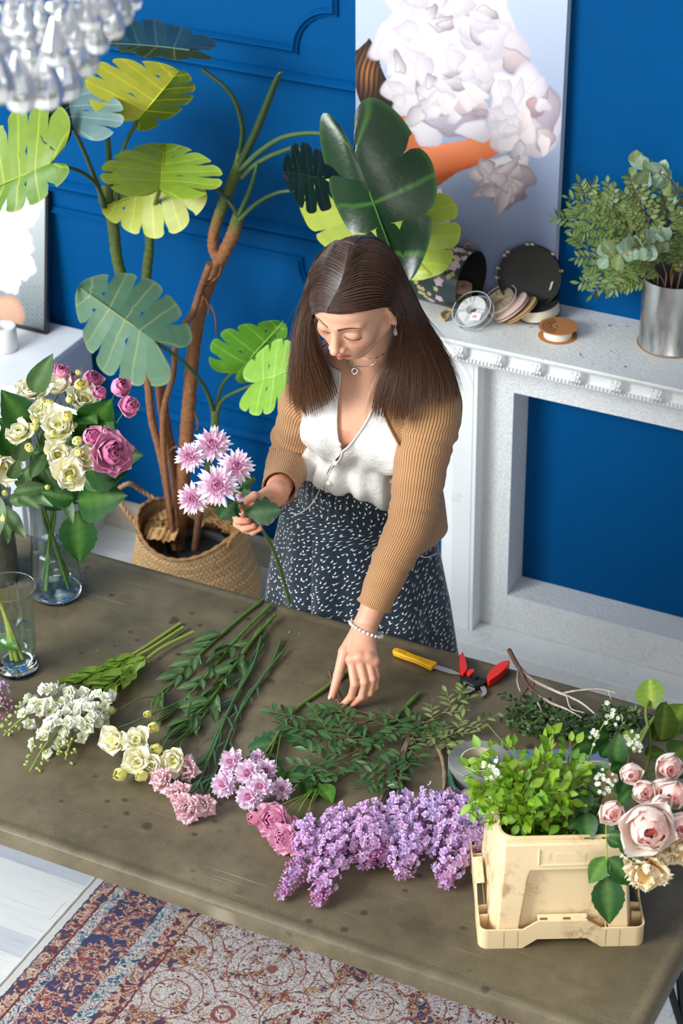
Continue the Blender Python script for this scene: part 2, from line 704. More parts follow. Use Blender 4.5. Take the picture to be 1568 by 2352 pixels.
# rolled edge: flat top, dip just inside the edge, a soft lip, then a vertical apron
for inset, z in ((0.30, 0.0), (0.045, 0.0), (0.034, -0.0008), (0.027, -0.0012), (0.021, 0.0008), (0.014, 0.0016), (0.007, 0.0), (0.002, -0.004), (0.0, -0.010), (0.0, -0.038), (0.002, -0.040), (0.03, -0.040)):
 r = max(0.012, 0.03 - inset * 0.3)
 q = rounded_rect(X0T + inset, Y0T + inset, X1T - inset, Y1T - inset, r)
 rings.append(np.c_[q, np.full(len(q), TZ + z)])
P = np.array(rings)
mb.grid(P[:, ::-1], None, wrap=True)
mb2 = MB()
q = rings[0]
mb.add(q, [])
mb.f.append([list(range(mb.n - len(q), mb.n))])
q = rings[-1]
mb.add(q, [])
mb.f.append([list(range(mb.n - len(q), mb.n))[::-1]])
mb.build('tabletop', M_TABLE, table, angle=30)
M_BLACKM = simple_mat('black_metal', (0.02, 0.022, 0.024), 0.45, Metallic=0.6)
for lx in (X0T + 0.30, X1T - 0.22):
 for ly, sg in ((Y0T + 0.13, 1), (Y1T - 0.13, -1)):
  m = MB()
  m.tube([(lx, ly, TZ - 0.041), (lx + (0.09 if lx > -2 else -0.09), ly - sg * 0.02, 0.006)], [0.008, 0.008], 10)
  m.tube([(lx - 0.07 * (1 if lx > -2 else -1), ly + sg * 0.10, TZ - 0.041), (lx + (0.09 if lx > -2 else -0.09), ly - sg * 0.02, 0.006)], [0.008, 0.008], 10)
  m.box((lx - 0.1, min(ly, ly + sg * 0.12) - 0.02, TZ - 0.045), (lx + 0.05, max(ly, ly + sg * 0.12) + 0.02, TZ - 0.0405))
  m.build('leg', M_BLACKM, table)

# ================================================================== rug

def mat_rug():
 t = NT('rug_pile')
 tc = t.coord('Object')
 sep = t.n('ShaderNodeSeparateXYZ')
 # pixel-like waviness of the weave
 wob = t.noise(tc, 75, 3, 0.6, out='Color')
 ad = t.n('ShaderNodeVectorMath', operation='MULTIPLY_ADD')
 t.l(wob, ad.inputs[0])
 ad.inputs[1].default_value = (0.012, 0.012, 0)
 t.l(tc, ad.inputs[2])
 dco = ad.outputs[0]
 t.l(dco, sep.inputs[0])
 ax = t.math('ABSOLUTE', sep.outputs[0])
 e = t.math('SUBTRACT', 0.655, ax)            # distance from the long edge of the rug
 n1 = t.noise(dco, 46, 3, 0.6, 0.8)
 n2 = t.noise(dco, 66, 2, 0.5, 1.5)
 n3 = t.noise(dco, 15, 3, 0.5, 1.0)
 red, dred, navy, teal, cream, gold, ora, ivo = [srgb(*c) for c in ((150, 66, 60), (108, 42, 46), (44, 58, 104), (120, 158, 164), (226, 212, 190), (206, 172, 128), (190, 116, 92), (224, 226, 222))]
 redband = t.ramp(n1, [(0, navy), (0.40, dred), (0.44, red), (0.49, cream), (0.52, ora), (0.55, cream), (0.59, red), (0.66, teal)], 'CONSTANT')
 tealband = t.ramp(n1, [(0, navy), (0.38, teal), (0.44, ivo), (0.50, red), (0.54, ivo), (0.60, navy), (0.66, teal)], 'CONSTANT')
 navyband = t.ramp(n1, [(0, navy), (0.43, navy), (0.455, red), (0.50, cream), (0.535, ora), (0.56, red), (0.61, navy), (0.68, cream)], 'CONSTANT')
 ivory = t.ramp(n2, [(0, dred), (0.355, red), (0.385, ivo), (0.50, ora), (0.512, dred), (0.528, ivo), (0.60, red), (0.64, navy), (0.66, cream)], 'CONSTANT')
 medal = t.ramp(n1, [(0, navy), (0.40, dred), (0.46, cream), (0.49, dred), (0.51, gold), (0.56, dred), (0.59, red), (0.66, cream)], 'CONSTANT')
 # arabesque rings of the field
 rad = t.voro(dco, 6.5)
 ringw = t.math('SINE', t.math('MULTIPLY', rad, 46.0))
 ring = t.ramp(ringw, [(0, (0, 0, 0)), (0.90, (0, 0, 0)), (0.93, (1, 1, 1))], 'CONSTANT')
 field = t.mix(t.ramp(n3, [(0.54, (0, 0, 0)), (0.57, (1, 1, 1))]), ivory, medal)
 field = t.mix(t.math('MULTIPLY', ring, 0.9), field, red)
 c = field
 for a, b, col in ((0.286, 0.290, (*dred,)), (0.245, 0.286, redband), (0.205, 0.245, tealband), (0.10, 0.205, navyband), (0.072, 0.10, tealband), (0.066, 0.072, (*dred,)), (0.036, 0.066, redband), (0.032, 0.036, navy), (-1, 0.032, srgb(226, 226, 222))):
  m = t.math('LESS_THAN', e, b)
  c = t.mix(m, c, col)
 fibre = t.noise(tc, 900, 2)
 c = t.mix(1.0, c, t.ramp(fibre, [(0.3, (0.72, 0.72, 0.72)), (0.7, (1.12, 1.12, 1.12))]), 'MULTIPLY')
 b = t.bump(fibre, 0.8, 0.003)
 return t.done(t.principled(c, 0.95, b, Specular_IOR_Level=0.1, Sheen_Weight=0.2))

rug = thing('area_rug', (-1.629, 2.6, 0), 'oriental rug in red, navy and ivory with a pale edge, under the worktable', 'rug')
mb = MB()
hx, ya, yb = 0.655, 1.55, 3.36
nx, ny = 60, 90
xs = np.linspace(-hx, hx, nx) - 1.629
ys = np.linspace(ya, yb, ny)
P = np.zeros((nx, ny, 3))
P[..., 0] = xs[:, None]
P[..., 1] = ys[None]
P[..., 2] = 0.009 + 0.0012 * np.sin(xs[:, None] * 31) * np.sin(ys[None] * 17)
P[0, :, 2] = P[-1, :, 2] = P[:, 0, 2] = P[:, -1, 2] = 0.0012
P[1, :, 2] = P[-2, :, 2] = 0.0085
mb.grid(P)
mb.build('pile', mat_rug(), rug)
for sx in (-1, 1):
 m = MB()
 x = -1.629 + sx * (hx + 0.001)
 pts = [(x + 0.0006 * math.sin(i * 1.7), y, 0.004) for i, y in enumerate(np.linspace(ya, yb, 120))]
 m.tube(pts, 0.0035, 6, srgb(225, 225, 220))
 m.build('bound_edge', attr_mat('rug_binding_%d' % (sx > 0), 0.9, bumpscale=800), rug)

# ================================================================== fireplace surround
fp = thing('fireplace_surround', (-1.3, 4.35, 0), 'white plastered mock fireplace surround with a blue opening, mantel shelf above it', 'fireplace')
FX1 = -0.35
FY = 4.404
m = MB()
OX0, OX1, OZ0, OZ1 = -1.782, -0.62, 0.186, 0.789
yb_ = YW - 0.001
m.box((-1.972, FY, 0.0), (OX0, yb_, 0.945))
m.box((OX1, FY, 0.0), (FX1, yb_, 0.945))
m.box((OX0, FY, OZ1), (OX1, yb_, 0.945))
m.box((OX0, FY, 0.0), (OX1, yb_, OZ0))
o = m.build('surround_body', M_PLASTER, fp, smooth=False)
m = MB()
m.box((-1.995, 4.297, 0.0), (FX1 + 0.02, FY, 0.08))
o = m.build('hearth_step', M_PLASTER, fp, smooth=False)
bv = o.modifiers.new('bevel', 'BEVEL')
bv.width = 0.005
bv.segments = 2
# pilaster with a stepped, reeded left side
for sgn, xc in ((1, -1.889), (-1, 2 * (OX0 + OX1) / 2 + 1.889)):
 m = MB()
 w_ = 0.031
 prof = [(-w_ - 0.046, FY), (-w_ - 0.046, FY - 0.010), (-w_ - 0.032, FY - 0.012), (-w_ - 0.030, FY - 0.021), (-w_ - 0.020, FY - 0.023), (-w_ - 0.018, FY - 0.031), (-w_ - 0.009, FY - 0.034), (-w_ - 0.007, FY - 0.041), (-w_, FY - 0.043), (-w_, FY - 0.050), (w_ - 0.012, FY - 0.050), (w_ - 0.011, FY - 0.047), (w_ - 0.009, FY - 0.047), (w_ - 0.008, FY - 0.050), (w_, FY - 0.050), (w_, FY)]
 poly = [(xc + sgn * a, b) for a, b in prof]
 if sgn > 0:
  poly = poly
 m.prism(poly if sgn > 0 else poly[::-1], 0.081, 0.920)
 m.build('pilaster', M_PAINTW, fp, smooth=False)
# entablature under the shelf
m = MB()
xe0, xe1 = -2.0, FX1 + 0.03

def extr(prof_yz, x0, x1, mbk, col=None):
 n = len(prof_yz)
 v = [(x0, a, b) for a, b in prof_yz] + [(x1, a, b) for a, b in prof_yz]
 base = mbk.n
 mbk.add(v, [], col)
 i = np.arange(n)
 j = (i + 1) % n
 mbk.f.append(np.stack([i, i + n, j + n, j], -1) + base)
 mbk.f.append([list(base + i), list(base + n + i[::-1])])

extr([(yb_, 0.920), (4.268, 0.920), (4.262, 0.923), (4.258, 0.929), (4.252, 0.931), (4.248, 0.937), (4.250, 0.939), (4.250, 0.948), (4.254, 0.950), (4.254, 0.980), (4.240, 0.985), (yb_, 0.985)], xe0, xe1, m)
m.build('frieze', M_PAINTW, fp, smooth=False)
m = MB()
sh = [(YW - 0.001, 0.985), (4.236, 0.985), (4.232, 0.989), (4.222, 0.990), (4.216, 0.994), (4.214, 1.000), (4.218, 1.004), (YW - 0.001, 1.004)]
extr(sh, -2.04, FX1 + 0.06, m)
o = m.build('mantel_shelf', M_MANTEL, fp, smooth=False)
# carved blocks and the bead row: real geometry along the frieze
cb = MB()
for ix in range(3):
 pass
blk = MB()
blk.box((-0.020, -0.030, -0.022), (0.020, 0.02, 0.018))
for a in range(5):
 an = a * 2 * PI / 5 + 0.3
 blk.sphere((0.009 * math.cos(an), -0.032, 0.009 * math.sin(an) - 0.002), (0.0065, 0.004, 0.0065), 8, 6)
blk.sphere((0, -0.035, -0.002), 0.0045, 8, 6)
for a in range(4):
 blk.sphere(((-1) ** a * 0.014, -0.0305, -0.013 + 0.022 * (a // 2)), (0.004, 0.003, 0.007), 6, 5)
blk_me = blk.mesh('carved_block', M_PAINTW, True)
for i in range(17):
 x = PY(1055, 822, 4.24)[0] + i * 0.0995
 if x < xe1 - 0.03:
  place(blk_me, 'carved_block', fp, np.array(Matrix.Translation((x, 4.262, 0.9670)) @ Matrix.Diagonal((0.72, 0.9, 0.85, 1))))
bd = MB()
x = xe0 + 0.006
while x < xe1:
 bd.box((x, 4.243, 0.9400), (x + 0.0045, 4.256, 0.9475))
 x += 0.0095
tag(bd.build('bead_row', M_PAINTW, fp, smooth=False), kind='stuff')

# ================================================================== white cabinet at the left
CZ = 0.634
cab = thing('white_cabinet', (-3.6, 4.3, 0), 'low white cabinet with a panelled side, left of the potted plant', 'cabinet')
m = MB()
cx1, cy0 = -3.088, 4.132
m.box((-4.6, cy0 - 0.008, CZ - 0.022), (cx1 + 0.006, YW - 0.017, CZ))
o = m.build('cabinet_top', simple_mat('cabinet_white_top', srgb(232, 236, 238), 0.38), cab, smooth=False)
bv = o.modifiers.new('bevel', 'BEVEL')
bv.width = 0.003
bv.segments = 2
M_CAB = simple_mat('cabinet_shaded_white', srgb(206, 212, 220), 0.5)  # shade of the side is put into a greyer white than the top
m = MB()
m.box((-4.6, cy0, 0.0), (cx1, YW - 0.017, CZ - 0.0225))
# stiles and rails of the side panel, the middle is recessed
for a, b, c_, d in ((cy0, cy0 + 0.05, 0, CZ - 0.0225), (YW - 0.067, YW - 0.017, 0, CZ - 0.0225), (cy0 + 0.05, YW - 0.067, CZ - 0.085, CZ - 0.0225), (cy0 + 0.05, YW - 0.067, 0, 0.07)):
 m.box((cx1, a, c_), (cx1 + 0.005, b, d))
m.build('cabinet_body', M_CAB, cab, smooth=False)
m = MB()
m.box((-4.0, cy0 - 0.016, 0.07), (-3.56, cy0 - 0.001, CZ - 0.03))
dr = m.build('door', M_CAB, cab, smooth=False)
m = MB()
m.box((-3.54, cy0 - 0.016, 0.07), (cx1 - 0.01, cy0 - 0.001, CZ - 0.03))
dr = m.build('door', M_CAB, cab, smooth=False)
# ================================================================== signed-distance modelling for the figure
import openvdb

class SDF:
 """primitives in world axes, evaluated block by block"""

 def __init__(self):
  self.p = []

 def _add(self, kind, lo, hi, k, fn, sub=False):
  self.p.append((np.array(lo) - k - 0.016, np.array(hi) + k + 0.016, k, fn, sub))

 def cone(self, a, b, ra, rb, k=0.01, sub=False):
  a, b = np.array(a, float), np.array(b, float)
  ba = b - a
  L2 = ba @ ba

  def fn(X):
   t = np.clip(((X - a) @ ba) / L2, 0, 1)
   d = X - a - t[..., None] * ba
   return np.sqrt((d * d).sum(-1)) - (ra + (rb - ra) * t)
  r = max(ra, rb)
  self._add('c', np.minimum(a, b) - r, np.maximum(a, b) + r, k, fn, sub)

 def ell(self, c, r, k=0.01, R=None, sub=False):
  c, r = np.array(c, float), np.array(r, float)
  R = np.eye(3) if R is None else np.array(R, float)   # columns: local axes in world

  def fn(X):
   q = (X - c) @ R
   k0 = np.sqrt(((q / r) ** 2).sum(-1))
   k1 = np.sqrt(((q / (r * r)) ** 2).sum(-1))
   return k0 * (k0 - 1.0) / np.maximum(k1, 1e-6)
  m = (np.abs(R) * r).sum(1)
  self._add('e', c - m, c + m, k, fn, sub)

 def mesh(self, vox, lo, hi, planes=()):
  """planes: (point, normal) - keep the side the normal points away from"""
  lo, hi = np.array(lo, float), np.array(hi, float)
  B = 48
  bg = vox * 3
  grid = openvdb.FloatGrid(bg)
  i0 = np.floor(lo / vox).astype(int)
  i1 = np.ceil(hi / vox).astype(int)
  for bx in range(i0[0], i1[0], B):
   for by in range(i0[1], i1[1], B):
    for bz in range(i0[2], i1[2], B):
     b0 = np.array([bx, by, bz]) * vox
     b1 = b0 + B * vox
     use = [q for q in self.p if np.all(q[0] - bg < b1) and np.all(q[1] + bg > b0)]
     if not any(not q[4] for q in use):
      continue
     ax = [(np.arange(B) + o) * vox for o in (bx, by, bz)]
     X = np.stack(np.meshgrid(*ax, indexing='ij'), -1)
     D = np.full((B, B, B), 1.0)
     for (l_, h_, k, fn, sub) in use:
      d = fn(X)
      if sub:
       d = -d
       h = np.clip(0.5 - 0.5 * (D - d) / k, 0, 1)
       D = D * (1 - h) + d * h + k * h * (1 - h)
      else:
       h = np.clip(0.5 + 0.5 * (D - d) / k, 0, 1)
       D = D * (1 - h) + d * h - k * h * (1 - h)
     for pt, nn in planes:
      D = np.maximum(D, (X - np.array(pt)) @ np.array(nn))
     if D.min() > bg:
      continue
     grid.copyFromArray(np.clip(D, -bg, bg).astype(np.float32), ijk=(bx, by, bz))
  pts, quads = grid.convertToQuads(0.0)
  pts = np.array(pts, float) * vox
  return pts, np.array(quads, int)[:, ::-1]

# ------------------------------------------------------------------ pose (world points)
ha = math.radians(24.5)
HL = np.array([1.0, 0.0, 0.0])
HF = np.array([0.0, -math.cos(ha), -math.sin(ha)])
HU = np.cross(HF, HL) * 1.0
if HU[2] < 0:
 HU = -HU
yaw = math.radians(-4)
Rz = np.array([[math.cos(yaw), -math.sin(yaw), 0], [math.sin(yaw), math.cos(yaw), 0], [0, 0, 1]])
roll = math.radians(-3)
HL, HF, HU = Rz @ HL, Rz @ HF, Rz @ HU
HL, HU = HL * math.cos(roll) + HU * math.sin(roll), HU * math.cos(roll) - HL * math.sin(roll)
HC = PY(818, 692, 3.33)
HR = np.stack([HL, HU, HF], 1)

def hd(x, y, z):
 return HC + HR @ np.array([x, y, z])

SH_L = PY(985, 922, 3.455)       # her left shoulder joint (right in the photo)
SH_R = PY(712, 915, 3.475)
EL_L = PY(940, 1195, 3.35)
WR_L = PZ(838, 1440, 0.872)
EL_R = PY(668, 1050, 3.49)
WR_R = PY(634, 1136, 3.275)
NECK = (SH_L + SH_R) / 2 + np.array([0.004, 0.012, 0.055])
TC = (SH_L + SH_R) / 2
HIPC = PY(822, 1225, 3.565)
WAIST = PY(838, 1120, 3.555)

# torso sections: z, centre x, centre y, half width, half depth
TOR = np.array([
 [0.74, HIPC[0], 3.560, 0.165, 0.105],
 [0.84, HIPC[0], 3.560, 0.168, 0.118],
 [0.90, HIPC[0] + 0.000, 3.560, 0.160, 0.115],
 [0.98, WAIST[0], 3.556, 0.132, 0.097],
 [1.04, WAIST[0], 3.550, 0.122, 0.090],
 [1.10, WAIST[0] + 0.006, 3.538, 0.128, 0.096],
 [1.17, TC[0] + 0.004, 3.515, 0.142, 0.116],
 [1.22, TC[0], 3.500, 0.142, 0.116],
 [1.27, TC[0], 3.490, 0.136, 0.098],
 [1.315, TC[0], 3.480, 0.122, 0.074],
 [1.345, TC[0], 3.472, 0.092, 0.058],
 [1.375, TC[0] + 0.002, 3.462, 0.062, 0.052]])

def tor(z):
 return [np.interp(z, TOR[:, 0], TOR[:, i]) for i in range(1, 5)]

def tor_smooth(z):
 out = np.zeros(4)
 ws = 0
 for dz, w_ in ((-0.02, 1), (-0.01, 2), (0, 3), (0.01, 2), (0.02, 1)):
  out += w_ * np.array(tor(z + dz))
  ws += w_
 return out / ws

S = SDF()
# torso from stacked ellipsoids
for z in np.arange(0.76, 1.36, 0.03):
 cx_, cy_, a, b = tor_smooth(z)
 S.ell((cx_, cy_, z), (a * 0.985, b * 0.97, 0.055), 0.03)
S.cone(SH_R, SH_L, 0.043, 0.043, 0.025)
for sx in (-1, 1):
 S.ell((TC[0] + 0.004 + sx * 0.068, 3.425, 1.19), (0.056, 0.045, 0.052), 0.035)
# trapezius and neck
S.cone(NECK + [0, 0.012, -0.03], SH_L + [-0.02, 0.01, 0.005], 0.040, 0.036, 0.03)
S.cone(NECK + [0, 0.012, -0.03], SH_R + [0.02, 0.01, 0.005], 0.040, 0.036, 0.03)
nk0 = NECK + np.array([0, 0.012, -0.03])
nk1 = hd(0, -0.045, -0.022)
S.cone(nk0, nk1, 0.049, 0.047, 0.02)
S.cone(hd(0.02, -0.06, 0.0), NECK + [0.012, -0.034, -0.025], 0.012, 0.010, 0.012)
S.cone(hd(-0.02, -0.06, 0.0), NECK + [-0.012, -0.034, -0.025], 0.012, 0.010, 0.012)
# collar bones
for sh, sx in ((SH_L, 1), (SH_R, -1)):
 S.cone(NECK + [sx * 0.014, -0.036, -0.033], sh + [-sx * 0.03, -0.022, 0.030], 0.008, 0.008, 0.016)
# arms
S.cone(SH_L, EL_L, 0.044, 0.036, 0.025)
S.cone(EL_L, EL_L * 0.55 + WR_L * 0.45, 0.037, 0.033, 0.02)
S.cone(EL_L * 0.6 + WR_L * 0.4, WR_L, 0.033, 0.0235, 0.015)
S.cone(SH_R, EL_R, 0.044, 0.037, 0.025)
S.cone(EL_R, EL_R * 0.55 + WR_R * 0.45, 0.037, 0.034, 0.02)
S.cone(EL_R * 0.6 + WR_R * 0.4, WR_R, 0.034, 0.0235, 0.015)
# legs, standing behind the table
for sx in (-1, 1):
 hip = np.array([HIPC[0] + sx * 0.085, 3.565, 0.80])
 knee = np.array([HIPC[0] + sx * 0.092, 3.56, 0.47])
 ank = np.array([HIPC[0] + sx * 0.10, 3.60, 0.075])
 S.cone(hip, knee, 0.088, 0.056, 0.03)
 S.cone(knee, knee * 0.6 + ank * 0.4 + [0, 0.012, 0], 0.054, 0.052, 0.02)
 S.cone(knee * 0.6 + ank * 0.4 + [0, 0.012, 0], ank, 0.050, 0.031, 0.02)
 S.cone(ank + [0, 0.02, -0.035], ank + [sx * 0.01, -0.15, -0.050], 0.036, 0.024, 0.02)

# head
H = SDF()
H.p += S.p

def he(c, r, k=0.01, sub=False, rot=None):
 R = HR if rot is None else HR @ rot
 H.ell(hd(*c), r, k, R, sub)

def hc(a, b, ra, rb, k=0.01, sub=False):
 H.cone(hd(*a), hd(*b), ra, rb, k, sub)

he((0, 0.030, -0.014), (0.073, 0.082, 0.088), 0.01)
he((0, -0.015, 0.026), (0.059, 0.078, 0.056), 0.02)
he((0, 0.040, 0.034), (0.059, 0.044, 0.050), 0.02)
he((0, -0.077, 0.052), (0.020, 0.018, 0.021), 0.022)
for s in (-1, 1):
 hc((s * 0.050, -0.040, 0.004), (s * 0.016, -0.079, 0.050), 0.018, 0.014, 0.02)
 he((s * 0.034, -0.024, 0.056), (0.022, 0.021, 0.022), 0.022)
 hc((s * 0.010, 0.019, 0.078), (s * 0.042, 0.020, 0.064), 0.009, 0.008, 0.012)
he((0, -0.055, 0.066), (0.030, 0.026, 0.022), 0.018)
for s in (-1, 1):
 he((s * 0.031, 0.002, 0.0925), (0.017, 0.011, 0.013), 0.012, True)
 he((s * 0.0305, -0.001, 0.0715), (0.0150, 0.0115, 0.0125), 0.0045)
# nose
hc((0, 0.012, 0.080), (0, -0.028, 0.0985), 0.0070, 0.0078, 0.010)
he((0, -0.032, 0.1025), (0.0088, 0.0078, 0.0085), 0.006)
for s in (-1, 1):
 he((s * 0.0112, -0.0345, 0.0915), (0.0068, 0.0065, 0.0085), 0.005)
 he((s * 0.0058, -0.0405, 0.0965), (0.0030, 0.0030, 0.0042), 0.003, True)
# lips
for s in (-1, 1):
 hc((0, -0.0525, 0.0915), (s * 0.0045, -0.0510, 0.0912), 0.0045, 0.0045, 0.003)
 hc((s * 0.0045, -0.0515, 0.0908), (s * 0.0215, -0.0570, 0.0795), 0.0044, 0.0022, 0.004)
 hc((0, -0.0620, 0.0895), (s * 0.0185, -0.0585, 0.0795), 0.0056, 0.0025, 0.004)
hc((-0.02, -0.0572, 0.0848), (0, -0.0567, 0.0965), 0.0011, 0.0011, 0.0012, True)
hc((0.02, -0.0572, 0.0848), (0, -0.0567, 0.0965), 0.0011, 0.0011, 0.0012, True)
# ears
for s in (-1, 1):
 tilt = np.array([[1, 0, 0], [0, math.cos(0.25), -math.sin(0.25)], [0, math.sin(0.25), math.cos(0.25)]])
 he((s * 0.0735, -0.008, -0.010), (0.0085, 0.030, 0.0175), 0.006, rot=tilt)
 he((s * 0.0830, -0.004, -0.008), (0.0060, 0.019, 0.0105), 0.004, True, rot=tilt)
 he((s * 0.0745, -0.033, -0.003), (0.0055, 0.0085, 0.0070), 0.005)

# ------------------------------------------------------------------ hands

def hand(Sx, wrist, palm_c, knuckles, fingers, thumb, palm_n):
 """knuckles: four points; fingers: list of point lists (joint chains), thumb chain"""
 wrist = np.array(wrist, float)
 for kn in knuckles:
  Sx.cone(wrist + 0.25 * (np.array(kn) - wrist), kn, 0.0150, 0.0102, 0.012)
 for a, b in zip(knuckles[:-1], knuckles[1:]):
  Sx.cone(a, b, 0.0098, 0.0098, 0.008)
 for chain, r in fingers:
  for i in range(len(chain) - 1):
   Sx.cone(chain[i], chain[i + 1], r[i], r[i + 1], 0.0028)
 chain, r = thumb
 for i in range(len(chain) - 1):
  Sx.cone(chain[i], chain[i + 1], r[i], r[i + 1], 0.008 if i == 0 else 0.003)

HAND = SDF()
HAND.p += S.p
# her left hand reaching down to the table: back of the hand to the camera
zK = 0.850
K = [PZ(806, 1516, 0.846), PZ(825, 1511, 0.852), PZ(845, 1512, 0.850), PZ(860, 1520, 0.842)]      # index .. little
fr = [[0.0092, 0.0085, 0.0074, 0.0062], [0.0094, 0.0086, 0.0075, 0.0063], [0.0090, 0.0082, 0.0071, 0.0060], [0.0080, 0.0072, 0.0063, 0.0054]]
F = [
 [K[0], PZ(814, 1572, 0.812), PZ(806, 1600, 0.782), PZ(787, 1619, 0.7635)],
 [K[1], PZ(836, 1567, 0.814), PZ(830, 1600, 0.784), PZ(812, 1616, 0.7645)],
 [K[2], PZ(855, 1560, 0.815), PZ(849, 1592, 0.787), PZ(832, 1606, 0.769)],
 [K[3], PZ(864, 1552, 0.815), PZ(862, 1578, 0.792), PZ(850, 1594, 0.775)]]
TH = [WR_L + 0.2 * (K[0] - WR_L) + np.array([-0.012, 0, -0.002]), PZ(791, 1497, 0.842), PZ(776, 1552, 0.805), PZ(762, 1598, 0.7745)]
hand(HAND, WR_L, None, K, list(zip(F, fr)), (TH, [0.0150, 0.0125, 0.0098, 0.0072]), None)
HAND.cone(WR_L, WR_L + 0.45 * ((K[0] + K[3]) / 2 - WR_L), 0.0215, 0.019, 0.012)
for q in K:
 HAND.ell(q + np.array([0, 0, 0.003]), (0.0088, 0.0088, 0.0078), 0.005)

# her right hand holding the chrysanthemum stem
HR2 = SDF()
HR2.p += S.p
yh = 3.235
K2 = [PY(578, 1150, 3.200), PY(560, 1166, 3.195), PY(553, 1186, 3.198), PY(560, 1206, 3.205)]
F2 = [
 [K2[0], PY(549, 1156, 3.178), PY(540, 1172, 3.160), PY(556, 1180, 3.148)],
 [K2[1], PY(541, 1178, 3.175), PY(546, 1196, 3.155), PY(568, 1196, 3.146)],
 [K2[2], PY(545, 1203, 3.178), PY(560, 1214, 3.158), PY(582, 1208, 3.150)],
 [K2[3], PY(562, 1216, 3.186), PY(580, 1222, 3.165), PY(597, 1214, 3.158)]]
fr2 = [[0.0096, 0.0090, 0.0080, 0.0068], [0.0098, 0.0090, 0.0080, 0.0068], [0.0094, 0.0086, 0.0076, 0.0064], [0.0086, 0.0078, 0.0068, 0.0058]]
TH2 = [WR_R + 0.3 * (K2[0] - WR_R), PY(600, 1146, 3.205), PY(584, 1140, 3.175), PY(563, 1152, 3.155)]
hand(HR2, WR_R, None, K2, list(zip(F2, fr2)), (TH2, [0.0150, 0.0120, 0.0098, 0.0076]), None)
HR2.cone(WR_R, WR_R + 0.6 * ((K2[0] + K2[3]) / 2 - WR_R), 0.022, 0.021, 0.012)
HR2.cone(PY(612, 1185, 3.232), PY(585, 1190, 3.215), 0.018, 0.017, 0.012)

# ------------------------------------------------------------------ extract: body, head and hands share cut planes so the skin runs on
nd = nrm(nk1 - nk0)
ncut = nk0 + 0.62 * (nk1 - nk0)
wd_l = nrm(WR_L - EL_L)
wcut_l = EL_L + 0.62 * (WR_L - EL_L)
wd_r = nrm(WR_R - EL_R)
wcut_r = EL_R + 0.62 * (WR_R - EL_R)
CHEST_LO = 0.01

class Clip:
 pass

def clip_region(fn_keep):
 return fn_keep

B1 = SDF()
B1.p = list(S.p)

def limited(sd, cuts, vox, lo, hi):
 """cuts: list of (point, outward normal, radius): beyond the plane and within radius of the point is removed"""
 base = SDF()
 base.p = list(sd.p)
 mesh_p = base

 def cutfn(pt, nn, rad):
  def fn(X):
   d = X - pt
   h = d @ nn
   r = np.sqrt((d * d).sum(-1))
   return np.maximum(-h, r - rad)
  return fn
 for pt, nn, rad in cuts:
  base.p.append((np.array(pt) - rad - 0.02, np.array(pt) + rad + 0.02, 1e-5, cutfn(np.array(pt), np.array(nn), rad), True))
 return base.mesh(vox, lo, hi)

body_v, body_q = limited(S, [(ncut, nd, 0.16), (wcut_l, wd_l, 0.14), (wcut_r, wd_r, 0.14)], 0.0034, (-2.2, 3.0, 0.0), (-1.35, 3.85, 1.5))
head_v, head_q = H.mesh(0.00135, HC - 0.16, HC + 0.16, [(ncut, -nd)])
m_ = head_v[:, 2] > 0
hl_v, hl_q = HAND.mesh(0.0014, np.minimum(WR_L, F[0][3]) - 0.07, WR_L + 0.10, [(wcut_l, -wd_l)])
hr_v, hr_q = HR2.mesh(0.0014, WR_R - 0.15, WR_R + [0.07, 0.09, 0.08], [(wcut_r, -wd_r)])

SKIN = np.array(srgb(222, 170, 140))
SKIN_D = np.array(srgb(196, 130, 100))

def skin_cols(v, base=SKIN):
 c = np.tile(base, (len(v), 1))
 n = np.sin(v[:, 0] * 93) * np.sin(v[:, 1] * 81 + 1) * np.sin(v[:, 2] * 101)
 return c * (1 + 0.03 * n[:, None])

def blend(c, m, col):
 m = np.clip(m, 0, 1)[:, None]
 return c * (1 - m) + np.array(col) * m

hv = (head_v - HC) @ HR           # head-local
hcol = skin_cols(head_v)
x, y, z = hv[:, 0], hv[:, 1], hv[:, 2]
axx = np.abs(x)
G = lambda d, s: np.exp(-(d / s) ** 2)
front = smoothstep(0.03, 0.05, z)
hcol = blend(hcol, 0.42 * G(np.hypot(axx - 0.040, y + 0.028), 0.020) * front, srgb(214, 124, 104))       # cheeks
hcol = blend(hcol, 0.35 * G(np.hypot(x, y + 0.036), 0.012) * smoothstep(0.085, 0.10, z), srgb(214, 130, 112))   # nose tip
hcol = blend(hcol, 0.35 * G(np.hypot(axx - 0.031, y - 0.004), 0.014) * front, srgb(176, 112, 92))         # lids
# lips
up_l = -0.0567 + 0.0085 * (1 - (axx / 0.0235) ** 2) - 0.0018 * G(axx, 0.003)
lo_l = -0.0567 - 0.0115 * (1 - (axx / 0.0235) ** 2)
lipm = smoothstep(0.0012, -0.0006, y - up_l) * smoothstep(-0.0012, 0.0006, y - lo_l) * (axx < 0.0235) * smoothstep(0.070, 0.075, z)
hcol = blend(hcol, 0.85 * lipm, srgb(188, 92, 88))
hcol = blend(hcol, 0.8 * G(y + 0.0570, 0.0011) * (axx < 0.021) * smoothstep(0.072, 0.076, z), srgb(110, 44, 42))
# brows: arched and tapering outwards
t_b = (axx - 0.012) / 0.038
by = 0.0195 + 0.0065 * np.sin(np.clip(t_b, 0, 1) * PI * 0.75) - 0.0045 * np.clip(t_b, 0, 1) ** 2
bw = 0.0046 * (1 - 0.65 * np.clip(t_b, 0, 1))
hcol = blend(hcol, 0.92 * smoothstep(1.0, 0.45, np.abs(y - by) / bw) * (t_b > -0.05) * (t_b < 1.02) * front, srgb(74, 46, 34))
